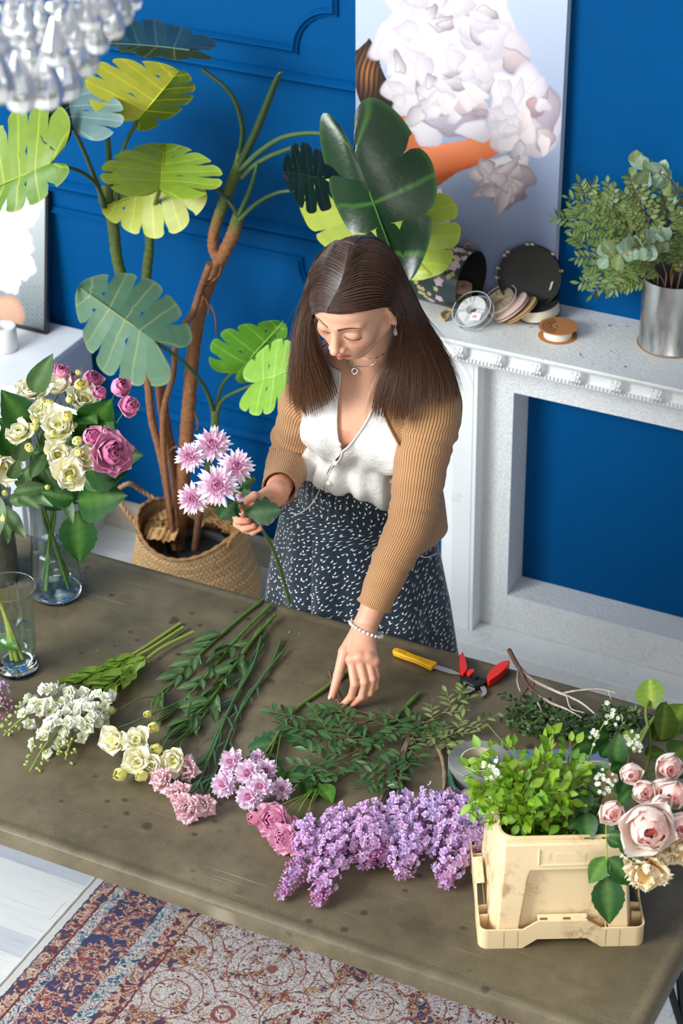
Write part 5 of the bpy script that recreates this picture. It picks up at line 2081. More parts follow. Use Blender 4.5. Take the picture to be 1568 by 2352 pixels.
for i, (px_, py_, dz, ang, s) in enumerate(((372, 1236, 0.0, 0.3, 0.040), (335, 1215, -0.012, 1.4, 0.040), (392, 1205, -0.02, 2.2, 0.045), (350, 1190, -0.012, 0.8, 0.045), (505, 1200, -0.01, 2.9, 0.045), (535, 1190, -0.015, 0.2, 0.040), (480, 1190, -0.02, 1.1, 0.045), (540, 1215, -0.01, 1.9, 0.040))):
 rs = np.random.RandomState(20 + i)
 c0 = PZ(px_, py_, BZ - 0.018 + dz)
 n1 = 12
 g = np.zeros((n1, n1, 3))
 for u_i in range(n1):
  for v_i in range(n1):
   x_, y_ = (u_i / (n1 - 1) - 0.5) * 2 * s, (v_i / (n1 - 1) - 0.5) * 1.5 * s
   g[u_i, v_i] = (x_, y_, 0.25 * s * (abs(math.sin(u_i * 1.35 + i)) + 0.5 * abs(math.sin(v_i * 1.7 + u_i * 0.4))) + 0.10 * s * rs.rand())
 ca_, sa_ = math.cos(ang), math.sin(ang)
 g = np.stack([g[..., 0] * ca_ - g[..., 1] * sa_, g[..., 0] * sa_ + g[..., 1] * ca_, g[..., 2]], -1)
 # stay inside the basket wall
 q = g + c0
 dxy = q[..., :2] - BK[:2]
 rad_ = np.linalg.norm(dxy, axis=-1)
 k_ = np.minimum(1, 0.128 / np.maximum(rad_, 1e-6))
 q[..., :2] = BK[:2] + dxy * k_[..., None]
 m = MB()
 m.grid(q, srgb(214, 172, 112) if i % 3 == 0 else srgb(182, 138, 84))
 o = m.build('kraft_paper_scrap', M_KRAFT, None, smooth=False)
 tag(o, KL[i], 'paper', 'crumpled kraft paper in the basket')
 solidify(o, 0.0006)
# ================================================================== flower kit
def rotz(a):
 c, s = math.cos(a), math.sin(a)
 return np.array([[c, -s, 0, 0], [s, c, 0, 0], [0, 0, 1, 0], [0, 0, 0, 1.0]])

def rotx(a):
 c, s = math.cos(a), math.sin(a)
 return np.array([[1, 0, 0, 0], [0, c, -s, 0], [0, s, c, 0], [0, 0, 0, 1.0]])

def trans(x, y, z):
 M = np.eye(4)
 M[:3, 3] = (x, y, z)
 return M

def scl(a, b=None, c=None):
 return np.diag([a, b or a, c or a, 1.0])

def petal_pts(L, W, cup=0.3, curl=0.2, tip=1.6, nu=7, nv=7, ruff=0.0, rs=None, notch=0.0, neck=0.6):
 u = np.linspace(0, 1, nu)[:, None]
 v = np.linspace(-1, 1, nv)[None]
 w_ = W * (0.12 + 0.88 * np.sin(np.clip(u, 0, 1) ** neck * PI * 0.5)) * np.sqrt(np.clip(1 - (u ** (tip * 2.2)) * 0.93, 0.02, 1))
 x = v * w_
 z = L * u * (1 - 0.10 * v ** 2 * u) - notch * L * np.exp(-(v / 0.3) ** 2) * u ** 6
 y = -cup * (v ** 2) * w_ * 0.9 + curl * L * u ** 3 + cup * L * 0.35 * (1 - (2 * u - 1) ** 2) * 0.6
 if ruff:
  ph = 0 if rs is None else rs.rand() * 6
  y = y + ruff * L * u ** 2 * np.sin(v * 7 + ph)
  z = z + 0.6 * ruff * L * u ** 3 * np.sin(v * 11 + ph)
 return np.stack(np.broadcast_arrays(x, y, z), -1), np.broadcast_to(u, x.shape), np.broadcast_to(v, x.shape)

def petal_mesh(name, mat, L, W, c0, c1, edge=None, **kw):
 P, u, v = petal_pts(L, W, **kw)
 c = np.array(c0) * (1 - u[..., None] ** 0.5) + np.array(c1) * u[..., None] ** 0.5
 if edge is not None:
  e = smoothstep(0.75, 1.0, np.maximum(u, np.abs(v) * u))[..., None]
  c = c * (1 - e) + np.array(edge) * e
 m = MB()
 m.grid(P, c)
 return m.mesh(name, mat)

M_PETAL = attr_mat('petal', 0.55, transl=0.22, sheen=0.15, spec=0.25)

def place_raw(me, name, parent, M):
 o = bpy.data.objects.new(name, me)
 COL.objects.link(o)
 o.parent = parent
 o.matrix_local = Matrix(np.asarray(M).tolist())
 return o

def calyx_mesh(col, r=0.006, n=5, center=None, cr=0.003):
 m = MB()
 m.lathe([(0.0012, -0.006), (r * 0.7, -0.004), (r, 0.0), (r * 0.6, 0.004), (0.0, 0.006)], 10, col)
 for k in range(n):
  a = k * 2 * PI / n
  d = np.array([math.cos(a), math.sin(a), 0])
  t_ = np.array([-d[1], d[0], 0])
  m.add([d * r * 0.7 + t_ * 0.002, d * r * 0.7 - t_ * 0.002, d * r * 2.0 + [0, 0, 0.003]], [[0, 1, 2]], col)
 if center is not None:
  m.sphere((0, 0, 0.008), (cr, cr, cr), 8, 6, center)
 return m.mesh('calyx', M_STEM)

class Bloom:
 """petal meshes and the rings they stand in"""

 def __init__(self, rings, core):
  self.rings, self.core = rings, core

 def put(self, parent, o, zdir, s=1.0, spin=0.0, seed=0, name='blossom', label=None):
  rs = np.random.RandomState(seed)
  M = orient(o, zdir, (1, 0.2, 0.1), s)
  M = M @ rotz(spin)
  b = place(self.core, name, parent, M)
  if label:
   b['label'] = label
  for (mes, n, tilt, r0, z0, ps, jit) in self.rings:
   off = rs.rand() * 6
   for k in range(n):
    a = off + k * 2 * PI / n + jit * (rs.rand() - 0.5)
    ti = tilt + jit * 0.6 * (rs.rand() - 0.5)
    Ml = rotz(a) @ trans(0, r0, z0) @ rotx(-ti) @ rotz(jit * 0.5 * (rs.rand() - 0.5)) @ scl(ps * (0.9 + 0.2 * rs.rand()))
    place_raw(mes[k % len(mes)], 'petal', b, Ml)
  return b

R_ = np.random.RandomState(3)
col = srgb
GCAL = col(96, 132, 52)
# pale pink chrysanthemum
mum_o = [petal_mesh('petal', M_PETAL, 0.026, 0.0042, col(224, 164, 202), col(250, 232, 244), cup=0.5, curl=c, tip=1.2, nu=6, nv=4) for c in (0.05, 0.2, 0.32)]
mum_m = [petal_mesh('petal', M_PETAL, 0.020, 0.0038, col(214, 142, 184), col(246, 214, 232), cup=0.7, curl=c, tip=1.2, nu=5, nv=4) for c in (-0.1, 0.1)]
mum_i = [petal_mesh('petal', M_PETAL, 0.012, 0.0030, col(176, 82, 132), col(226, 160, 196), cup=0.9, curl=-0.25, tip=1.2, nu=4, nv=4)]
CORE_G = calyx_mesh(GCAL, 0.007, 5, col(170, 84, 120), 0.006)
MUM = Bloom([(mum_o, 17, 1.50, 0.005, 0.000, 1.0, 0.3), (mum_o, 16, 1.18, 0.005, 0.002, 0.96, 0.3), (mum_m, 15, 0.90, 0.004, 0.003, 1.0, 0.3), (mum_m, 12, 0.58, 0.003, 0.004, 0.85, 0.3), (mum_i, 13, 0.35, 0.003, 0.004, 1.0, 0.4), (mum_i, 8, 0.12, 0.001, 0.004, 0.75, 0.4)], CORE_G)
mum_p = [petal_mesh('petal', M_PETAL, 0.024, 0.0062, col(230, 184, 218), col(248, 228, 244), cup=0.6, curl=c, tip=2.2, nu=6, nv=4) for c in (-0.12, 0.1, 0.25)]
MUMP = Bloom([(mum_p, 17, 1.45, 0.005, 0.000, 1.0, 0.45), (mum_p, 17, 1.12, 0.005, 0.002, 0.98, 0.45), (mum_p, 15, 0.80, 0.004, 0.003, 0.92, 0.4), (mum_p, 13, 0.48, 0.003, 0.004, 0.78, 0.4), (mum_i, 7, 0.15, 0.001, 0.004, 0.9, 0.4)], CORE_G)
# carnation
car = [petal_mesh('petal', M_PETAL, 0.024, 0.0125, col(178, 74, 112), col(250, 214, 220), col(253, 228, 230), cup=0.2, curl=c, tip=2.6, nu=7, nv=11, ruff=0.16, rs=R_, neck=1.3) for c in (0.0, 0.25, -0.15)]
CORE_C = calyx_mesh(col(120, 150, 70), 0.0065, 4)
CARN = Bloom([(car, 7, 1.30, 0.003, 0.000, 1.0, 0.5), (car, 7, 0.95, 0.003, 0.002, 0.95, 0.5), (car, 6, 0.62, 0.002, 0.003, 0.9, 0.5), (car, 5, 0.30, 0.001, 0.004, 0.85, 0.5)], CORE_C)

# cupped roses in several colours
def rose(cin, cmid, cout, open_=1.0, n=(3, 4, 5, 6, 6), L=0.026, W=0.0155):
 a = [petal_mesh('petal', M_PETAL, L * 0.72, W * 0.62, cin, cin, None, cup=0.95, curl=-0.22, tip=2.0, nu=6, nv=7)]
 b = [petal_mesh('petal', M_PETAL, L * 0.90, W * 0.85, cin, cmid, None, cup=0.85, curl=c, tip=2.0, nu=6, nv=7) for c in (-0.16, -0.05)]
 d = [petal_mesh('petal', M_PETAL, L, W * 1.12, cmid, cout, None, cup=0.7, curl=c, tip=2.2, nu=7, nv=8, ruff=0.03, rs=R_) for c in (-0.05, 0.16, 0.26)]
 o = open_
 core = calyx_mesh(GCAL, 0.0065, 5, cin, 0.0018)
 return Bloom([(a, 2, 0.03, 0.0004, 0.006, 0.62, 0.3), (a, n[0], 0.05, 0.0014, 0.003, 1.0, 0.3), (a, n[1], 0.14, 0.0032, 0.003, 1.12, 0.3), (b, n[2], 0.22 * o, 0.0058, 0.002, 1.0, 0.25), (b, n[3], 0.36 * o, 0.0076, 0.001, 1.05, 0.25), (d, n[4], 0.62 * o, 0.0080, 0.000, 1.0, 0.25), (d, 7, 0.98 * o, 0.0082, -0.001, 1.05, 0.35)][:6 if open_ < 0.8 else 7], core)

ROSE_PINK = rose(col(212, 118, 166), col(234, 160, 196), col(246, 194, 218))
ROSE_PINK_BUD = rose(col(222, 132, 168), col(238, 158, 190), col(244, 180, 206), 0.35, (3, 3, 4, 4, 4), 0.021, 0.011)
ROSE_MAUVE = rose(col(178, 84, 130), col(206, 118, 160), col(222, 150, 184))
ROSE_MAUVE_BUD = rose(col(204, 104, 150), col(220, 128, 170), col(234, 160, 192), 0.4, (3, 3, 4, 4, 4), 0.023, 0.012)
ROSE_BLUSH = rose(col(232, 120, 124), col(253, 220, 208), col(255, 246, 236), 0.62)
ROSE_BLUSH_BUD = rose(col(240, 160, 156), col(252, 212, 204), col(255, 240, 230), 0.34, (3, 4, 4, 5, 5), 0.027, 0.0155)
# cream lisianthus
eus = [petal_mesh('petal', M_PETAL, 0.034, 0.019, col(232, 226, 120), col(254, 250, 222), col(255, 254, 244), cup=0.45, curl=c, tip=2.4, nu=8, nv=9, ruff=0.07, rs=R_) for c in (-0.05, 0.15, 0.3)]
CORE_E = calyx_mesh(col(150, 170, 70), 0.006, 5, col(206, 204, 80), 0.005)
EUST = Bloom([(eus, 5, 0.75, 0.004, 0.0, 1.0, 0.4), (eus, 5, 0.42, 0.003, 0.001, 0.9, 0.4), (eus, 3, 0.18, 0.002, 0.002, 0.72, 0.4)], CORE_E)
eub = [petal_mesh('petal', M_PETAL, 0.026, 0.0105, col(206, 206, 80), col(246, 240, 150), None, cup=0.8, curl=-0.12, tip=1.8, nu=6, nv=6, ruff=0.03, rs=R_)]
EUSB = Bloom([(eub, 4, 0.24, 0.003, 0.0, 1.0, 0.3), (eub, 3, 0.08, 0.001, 0.001, 0.9, 0.3)], CORE_E)

def rosette(cols, n1, n2, L, W, center=None, cup=0.4, t1=1.25, t2=0.7):
 """a small many-petalled floret as one mesh"""
 m = MB()
 for n, ti, s, z0 in ((n1, t1, 1.0, 0.0), (n2, t2, 0.8, 0.0008)):
  for k in range(n):
   P, u, v = petal_pts(L * s, W * s, cup=cup, curl=0.1, tip=1.8, nu=4, nv=4)
   M = rotz(k * 2 * PI / n + (0.5 if s < 1 else 0)) @ trans(0, L * 0.10, z0) @ rotx(-ti)
   c = np.array(cols[0]) * (1 - u[..., None]) + np.array(cols[1]) * u[..., None]
   m.grid(xf(P.reshape(-1, 3), M).reshape(P.shape), c)
 if center is not None:
  m.sphere((0, 0, L * 0.12), L * 0.13, 6, 5, center)
 return m.mesh('floret', M_PETAL)

LIL = [rosette((col(204, 164, 216), c2), 4, 4, 0.0062, 0.0038, None, 0.5, 1.2, 0.55) for c2 in (col(238, 218, 242), col(232, 202, 232), col(220, 212, 246), col(242, 208, 230))]
bud = MB()
bud.sphere((0, 0, 0.002), (0.0021, 0.0021, 0.0032), 7, 6, col(206, 130, 172))
bud.tube([(0, 0, -0.004), (0, 0, 0.0)], 0.0007, 4, col(160, 100, 150))
LBUD = bud.mesh('bud', M_PETAL)
STK = [rosette((col(206, 214, 150), col(248, 248, 242)), 5, 4, 0.0135, 0.0078, col(170, 180, 80), 0.35), rosette((col(224, 228, 190), col(250, 250, 246)), 4, 5, 0.0125, 0.0080, None, 0.5, 1.1, 0.5)]
bud = MB()
bud.sphere((0, 0, 0.004), (0.0036, 0.0036, 0.0055), 8, 7, col(176, 190, 108))
SBUD = bud.mesh('bud', M_PETAL)

def leaf_mesh(name, L, W, c0, c1, mat=None, fold=0.25, arch=0.15, tip=1.0, nu=7, nv=5, serr=0.0, wave=0.0, pos=0.45, lobes=0):
 u = np.linspace(0, 1, nu)[:, None]
 v = np.linspace(-1, 1, nv)[None]
 k = math.log(0.5) / math.log(pos)
 w_ = W * np.sin(PI * np.clip(u, 0.001, 0.999) ** k) ** tip
 if serr:
  w_ = w_ * (1 + serr * (np.arange(nu)[:, None] % 2) * 1.0)
 if lobes:
  w_ = w_ * (0.62 + 0.38 * np.abs(np.sin(u * PI * lobes)))
 x = v * w_
 y = L * u + (serr or lobes and 0.25) * 0.3 * w_ * np.abs(v)
 z = fold * np.abs(v) * w_ - arch * L * u ** 2 + wave * L * np.sin(u * 9) * v ** 2
 mid = np.exp(-(v / 0.22) ** 2)[..., None] * np.ones_like(x)[..., None]
 c = np.array(c0) * (1 - 0.6 * mid) + np.array(c1) * 0.6 * mid
 vein = (0.5 + 0.5 * np.sin((u - 0.12 * np.abs(v)) * 30))[..., None]
 c = c * (0.84 + 0.22 * vein)
 m = MB()
 m.grid(np.stack(np.broadcast_arrays(x, y, z), -1), c)
 me = m.mesh(name, mat or M_LEAF)
 return me

def put_leaf(parent, me, o, d, up=(0, 0, 1), s=1.0, name='leaf'):
 """leaf base at o, pointing along d, face turned to up"""
 y = nrm(d)
 z = np.array(up, float)
 z = z - y * (z @ y)
 z = nrm(z) if np.linalg.norm(z) > 1e-5 else nrm(np.cross(y, [1, 0.2, 0]))
 x = np.cross(y, z)
 return place(me, name, parent, frame(o, x * s, y * s, z * s))

def raceme(parent, axis, rads, florets, n, seed, s=1.0, flo=(0, 0, 1), zmin=TZ + 0.002, buds=None, budfrac=0.2, name='floret', cov=1.15):
 """florets all round an axis, thinning into buds at its tip"""
 rs = np.random.RandomState(seed)
 c = catmull(axis, 10)
 T = np.gradient(c, axis=0)
 T /= np.linalg.norm(T, axis=1)[:, None]
 for k in range(n):
  t = (k + rs.rand()) / n
  t = t ** 0.9
  i = min(int(t * (len(c) - 1)), len(c) - 2)
  r = np.interp(t, np.linspace(0, 1, len(rads)), rads)
  a = rs.rand() * 2 * PI if rs.rand() < 0.25 else rs.uniform(-0.25, PI + 0.25)
  tt_ = T[i]
  side = nrm(np.cross(tt_, [0, 0, 1]))
  upv = np.cross(side, tt_)
  d = math.cos(a) * side + math.sin(a) * upv
  p = c[i] + d * r * (0.80 + 0.25 * rs.rand()) + tt_ * 0.01 * (rs.rand() - 0.5)
  if p[2] < zmin + 0.003:
   p[2] = zmin + 0.003 + 0.003 * rs.rand()
  dd = nrm(d * 1.0 + tt_ * 0.5 + rs.randn(3) * 0.25)
  if buds is not None and t > 1 - budfrac * (0.6 + 0.8 * rs.rand()):
   me, sc_k, nm = buds, s * (1.15 - 0.35 * t), 'bud'
  else:
   me, sc_k, nm = florets[rs.randint(len(florets))], s * (0.85 + 0.3 * rs.rand()), name
  M = orient(p, dd, rs.randn(3), sc_k)
  place(me, nm, parent, M)

def tpath(pts, z0=0.004):
 """pixels on the table top; an optional third value lifts the point"""
 return np.array([PZ(q[0], q[1], TZ + (q[2] if len(q) > 2 else z0)) for q in pts])

def fstem(parent, pts, r, c, nodes=0, seed=0, name='stem', mat=None, n=8):
 cc = catmull(pts, 8)
 rr = interp_r(np.atleast_1d(r), len(cc)) if np.ndim(r) else np.full(len(cc), r)
 if nodes:
  L = np.linspace(0, 1, len(cc))
  for q in np.linspace(0.06, 0.92, nodes):
   rr = rr * (1 + 0.75 * np.exp(-((L - q) / 0.012) ** 2))
 m = MB()
 m.tube(cc, rr, n, c)
 m.build(name, mat or M_STEM, parent)
 return cc

# ================================================================== flowers laid on the table
LF_STOCK = leaf_mesh('leaf', 0.070, 0.013, col(124, 158, 54), col(180, 200, 108), fold=0.5, arch=0.12, tip=0.9, nu=8, wave=0.05, pos=0.55)
LF_EUS = leaf_mesh('leaf', 0.065, 0.0125, col(74, 106, 60), col(124, 152, 100), fold=0.35, arch=0.25, tip=0.85, nu=8, pos=0.45)
LF_CAR = leaf_mesh('leaf', 0.060, 0.0028, col(62, 96, 78), col(90, 124, 100), fold=0.5, arch=0.3, nu=7, nv=3)
LF_ROSE = leaf_mesh('leaf', 0.050, 0.0165, col(22, 78, 16), col(92, 136, 48), fold=0.22, arch=0.18, nu=15, nv=5, serr=0.07, pos=0.42)
LF_ROSEL = leaf_mesh('leaf', 0.050, 0.0165, col(64, 120, 22), col(126, 164, 60), fold=0.22, arch=0.18, nu=15, nv=5, serr=0.07, pos=0.42)
LF_MUM = leaf_mesh('leaf', 0.060, 0.024, col(34, 82, 36), col(96, 136, 84), fold=0.15, arch=0.2, nu=22, nv=5, lobes=4, pos=0.55)
LF_PIS = leaf_mesh('leaf', 0.026, 0.0048, col(44, 84, 42), col(88, 120, 66), M_LEAF_D, fold=0.3, arch=0.1, nu=6, nv=3, pos=0.5)
LF_LGT = leaf_mesh('leaf', 0.021, 0.0042, col(112, 136, 70), col(158, 172, 112), fold=0.3, arch=0.1, nu=5, nv=3, pos=0.5)
LF_BOX = leaf_mesh('leaf', 0.0125, 0.0038, col(44, 72, 34), col(90, 114, 66), fold=0.2, arch=0.05, nu=5, nv=3)
LF_BLUE = leaf_mesh('leaf', 0.027, 0.0082, col(122, 166, 26), col(176, 204, 70), fold=0.25, arch=0.15, nu=6, nv=3)
LF_BLUE2 = leaf_mesh('leaf', 0.027, 0.0082, col(92, 146, 22), col(150, 186, 60), fold=0.25, arch=0.15, nu=6, nv=3)

# ---- white stock, three stems
STG = col(142, 158, 70)
stocks = [
 ([(414, 1432), (340, 1482), (262, 1530), (215, 1560), (175, 1600)], [(185, 1592, 0.030), (120, 1612, 0.034), (62, 1642, 0.028), (8, 1690, 0.012)], 'white stock stem whose budded tip points at the left picture edge'),
 ([(421, 1441), (352, 1486), (300, 1518), (262, 1560), (238, 1600)], [(225, 1625, 0.030), (165, 1660, 0.036), (110, 1705, 0.028), (68, 1772, 0.010)], 'white stock stem with green buds hanging nearest the table edge'),
 ([(444, 1452), (372, 1488), (318, 1530), (272, 1568), (255, 1598)], [(235, 1610, 0.034), (205, 1650, 0.036), (165, 1700, 0.028), (150, 1745, 0.014)], 'white stock stem lying closest to the yellow lisianthus')]
for i, (sp, ax, lb) in enumerate(stocks):
 pts = tpath([(a, b, 0.006 + 0.004 * i) for a, b in sp])
 root = thing('stock_flower', pts[0], lb, 'flower', 'white stock stems laid on the table')
 full = np.vstack([pts, tpath(ax)])
 fstem(root, full, [0.0042, 0.0040, 0.0036, 0.0030, 0.002], STG, 0, i)
 raceme(root, tpath(ax), [0.024, 0.030, 0.026, 0.012], STK, 62, 40 + i, 1.0, buds=SBUD, budfrac=0.30)
 rs = np.random.RandomState(50 + i)
 for k in range(15):
  t = 0.42 + 0.40 * rs.rand()
  cc = catmull(pts, 8)
  p = cc[int(t * (len(cc) - 1))] + [0, 0, 0.004]
  tg = nrm(cc[-1] - cc[0])
  sd = np.array([-tg[1], tg[0], 0]) * (1 if k % 2 else -1)
  put_leaf(root, LF_STOCK, p, tg * (0.9 + 0.3 * rs.rand()) + sd * (0.2 + 0.55 * rs.rand()) + [0, 0, 0.15 + 0.25 * rs.rand()], (0.2 * rs.randn(), 0.2 * rs.randn(), 1), 0.7 + 0.5 * rs.rand())

# ---- cream lisianthus
EG = col(88, 124, 50)
eusts = [
 ([(606, 1375), (545, 1425), (470, 1492), (420, 1545), (360, 1600)], [(262, 1633, 0.020, 'b', 1.0), (343, 1640, 0.025, 'b', 0.8), (357, 1672, 0.030, 'b', 1.25)], 'lisianthus stem with yellow half-open buds next to the stock'),
 ([(624, 1388), (560, 1450), (500, 1520), (440, 1590), (380, 1650)], [(270, 1702, 0.030, 'f', 1.05), (318, 1700, 0.040, 'f', 0.95), (252, 1675, 0.018, 'b', 1.0)], 'cream lisianthus stem whose open blooms touch the white stock'),
 ([(632, 1412), (580, 1470), (530, 1540), (480, 1610), (420, 1670)], [(322, 1748, 0.035, 'f', 1.0), (365, 1722, 0.040, 'b', 1.2), (287, 1778, 0.018, 'b', 1.3)], 'cream lisianthus stem with its blooms lowest on the table'),
 ([(600, 1440), (560, 1500), (520, 1560), (470, 1640), (430, 1690)], [(402, 1748, 0.034, 'f', 1.0), (334, 1782, 0.020, 'b', 1.2), (352, 1758, 0.030, 'f', 0.8)], 'cream lisianthus stem with blooms beside the pink carnations')]
for i, (sp, bl, lb) in enumerate(eusts):
 pts = tpath([(a, b, 0.005 + 0.004 * (i % 3)) for a, b in sp])
 root = thing('lisianthus', pts[0], lb, 'flower', 'cream lisianthus stems laid on the table')
 cc = fstem(root, pts, [0.0034, 0.0030, 0.0026, 0.0022], EG, 4, i)
 rs = np.random.RandomState(60 + i)
 for j, (a, b, z, kd, s) in enumerate(bl):
  p = PZ(a, b, TZ + z)
  st = cc[-1]
  base = p + nrm(st - p) * 0.016
  fstem(root, [cc[-1 - 3 * j], (cc[-1] + base) / 2 + [0, 0, 0.01], base], 0.0014, EG, 0, j, 'flower_stalk', n=6)
  dr = nrm(p - st) * 0.6 + np.array([0.05, -0.55, 0.75])
  (EUST if kd == 'f' else EUSB).put(root, p, dr, s, rs.rand() * 6, 70 + i * 5 + j)
 for k in range(15):
  t = 0.30 + 0.68 * rs.rand()
  p = cc[int(t * (len(cc) - 1))] + [0, 0, 0.003]
  tg = nrm(cc[-1] - cc[0])
  sd = np.array([-tg[1], tg[0], 0]) * (1 if k % 2 else -1)
  put_leaf(root, LF_EUS, p, tg * 0.9 + sd * (0.25 + 0.55 * rs.rand()) + [0, 0, 0.35 * rs.rand()], (0.6 * rs.randn(), 0.6 * rs.randn(), 1), 0.45 + 0.55 * rs.rand())

# ---- pink carnations with jointed stems
CG = col(70, 108, 62)
cars = [
 ([(610, 1455), (575, 1520), (545, 1590), (500, 1680), (470, 1745)], (432, 1765, 0.022), 1.0, 'pink carnation highest up, its head nearest the dark stems'),
 ([(606, 1480), (560, 1560), (520, 1650), (478, 1740), (452, 1800)], (378, 1792, 0.024), 1.05, 'pink carnation furthest left, touching the yellow lisianthus'),
 ([(600, 1462), (580, 1530), (530, 1620), (490, 1720), (450, 1810)], (412, 1822, 0.030), 0.95, 'pink carnation in the middle of its cluster'),
 ([(646, 1469), (618, 1535), (560, 1610), (525, 1700), (478, 1800)], (434, 1856, 0.024), 1.15, 'largest pink carnation, nearest the front table edge'),
 ([(655, 1490), (600, 1560), (548, 1640), (516, 1720), (486, 1800)], (470, 1848, 0.022), 0.9, 'pink carnation furthest right in its cluster')]
for i, (sp, (a, b, z), s, lb) in enumerate(cars):
 p = PZ(a, b, TZ + z)
 pts = np.vstack([tpath([(q[0], q[1], 0.006 + 0.003 * (i % 3)) for q in sp])])
 root = thing('carnation', pts[0], lb, 'flower', 'pink carnations laid on the table')
 dr = nrm(p - pts[-1]) * 0.8 + np.array([0.0, -0.35, 0.55])
 cc = fstem(root, np.vstack([pts, p - nrm(dr) * 0.012]), [0.0026, 0.0025, 0.0022, 0.0020], CG, 7, i)
 CARN.put(root, p, dr, s * 1.0, i * 1.3, 90 + i)
 rs = np.random.RandomState(95 + i)
 for q in (0.30, 0.45, 0.6, 0.75, 0.88):
  for sgn in (-1, 1):
   pp = cc[int(q * (len(cc) - 1))]
   tg = nrm(cc[-1] - cc[0])
   sd = np.array([-tg[1], tg[0], 0]) * sgn
   if rs.rand() < 0.6:
    put_leaf(root, LF_CAR, pp, tg + sd * (0.25 + 0.4 * rs.rand()) + [0, 0, 0.3], (0, 0, 1), 0.5 + 0.5 * rs.rand())

# ---- chrysanthemum spray on the table
root = thing('chrysanthemum_spray', PZ(800, 1545, TZ), 'pale pink chrysanthemum spray lying on the table below the reaching hand', 'flower', 'pale pink chrysanthemum sprays')
MG = col(104, 126, 54)
cc = fstem(root, tpath([(796, 1544, 0.006), (740, 1585, 0.006), (680, 1628, 0.006), (650, 1668, 0.012), (622, 1712, 0.016)]), [0.0046, 0.0042, 0.0036, 0.003], MG, 3)
for j, (a, b, z, s) in enumerate(((534, 1750, 0.030, 0.95), (516, 1802, 0.026, 0.95), (572, 1776, 0.044, 1.0), (600, 1806, 0.040, 0.95), (574, 1830, 0.026, 1.0), (612, 1770, 0.030, 0.85), (592, 1738, 0.026, 0.55), (648, 1812, 0.022, 0.80))):
 p = PZ(a, b, TZ + z)
 base = p + nrm(cc[-1] - p) * 0.008 - [0, 0, 0.004]
 fstem(root, [cc[-1 - j], (cc[-1] + base) / 2 - [0, 0, 0.002], base], 0.0014, MG, 0, j, 'flower_stalk', n=6)
 MUMP.put(root, p, nrm(p - cc[-6]) * 0.55 + np.array([0.02, -0.45, 0.75]), s, j * 1.1, 110 + j)
for (a, b, a2, b2, s) in ((640, 1705, 560, 1715, 1.1), (650, 1690, 590, 1700, 0.9), (645, 1740, 600, 1760, 0.8), (660, 1680, 720, 1720, 0.9), (680, 1660, 650, 1760, 0.9), (640, 1665, 700, 1690, 0.8)):
 p, q = PZ(a, b, TZ + 0.014), PZ(a2, b2, TZ + 0.01)
 put_leaf(root, LF_MUM, p, q - p, (0, -0.2, 1), s)

# ---- pink spray rose on the table
root = thing('spray_rose', PZ(962, 1592, TZ), 'bright pink spray rose laid between chrysanthemums and lilac', 'flower')
RG = col(88, 118, 40)
cc = fstem(root, tpath([(962, 1592, 0.007), (905, 1652, 0.007), (845, 1720, 0.007), (800, 1768, 0.007), (735, 1800, 0.010), (700, 1830, 0.014)]), [0.0042, 0.0040, 0.0036, 0.003, 0.0024], RG, 5)
for j, (a, b, z, s, kd) in enumerate(((634, 1884, 0.026, 1.18, 'o'), (590, 1880, 0.022, 0.95, 'b'), (655, 1925, 0.020, 1.0, 'o'), (678, 1888, 0.022, 0.8, 'b'), (712, 1898, 0.024, 0.95, 'b'), (690, 1940, 0.020, 0.85, 'o'))):
 p = PZ(a, b, TZ + z)
 base = p + nrm(cc[-1] - p) * 0.012 - [0, 0, 0.003]
 fstem(root, [cc[-1 - 2 * j], (cc[-1 - j] + base) / 2 + [0, 0, 0.006], base], 0.0015, col(120, 150, 50), 0, j, 'flower_stalk', n=6)
 dr = nrm(p - cc[-4]) * 0.5 + np.array([0.0, -0.5, 0.75])
 (ROSE_PINK if kd == 'o' else ROSE_PINK_BUD).put(root, p, dr, s, j, 120 + j)
for (a, b, a2, b2, s, k) in ((640, 1760, 615, 1830, 1.1, 1), (690, 1790, 750, 1770, 1.0, 1), (700, 1800, 730, 1850, 0.9, 0), (730, 1790, 650, 1790, 1.0, 0), (740, 1800, 770, 1850, 1.0, 1), (700, 1785, 620, 1770, 1.0, 1)):
 p, q = PZ(a, b, TZ + 0.016), PZ(a2, b2, TZ + 0.012)
 put_leaf(root, LF_ROSEL if k else LF_ROSE, p, q - p, (0.1, -0.2, 1), s)

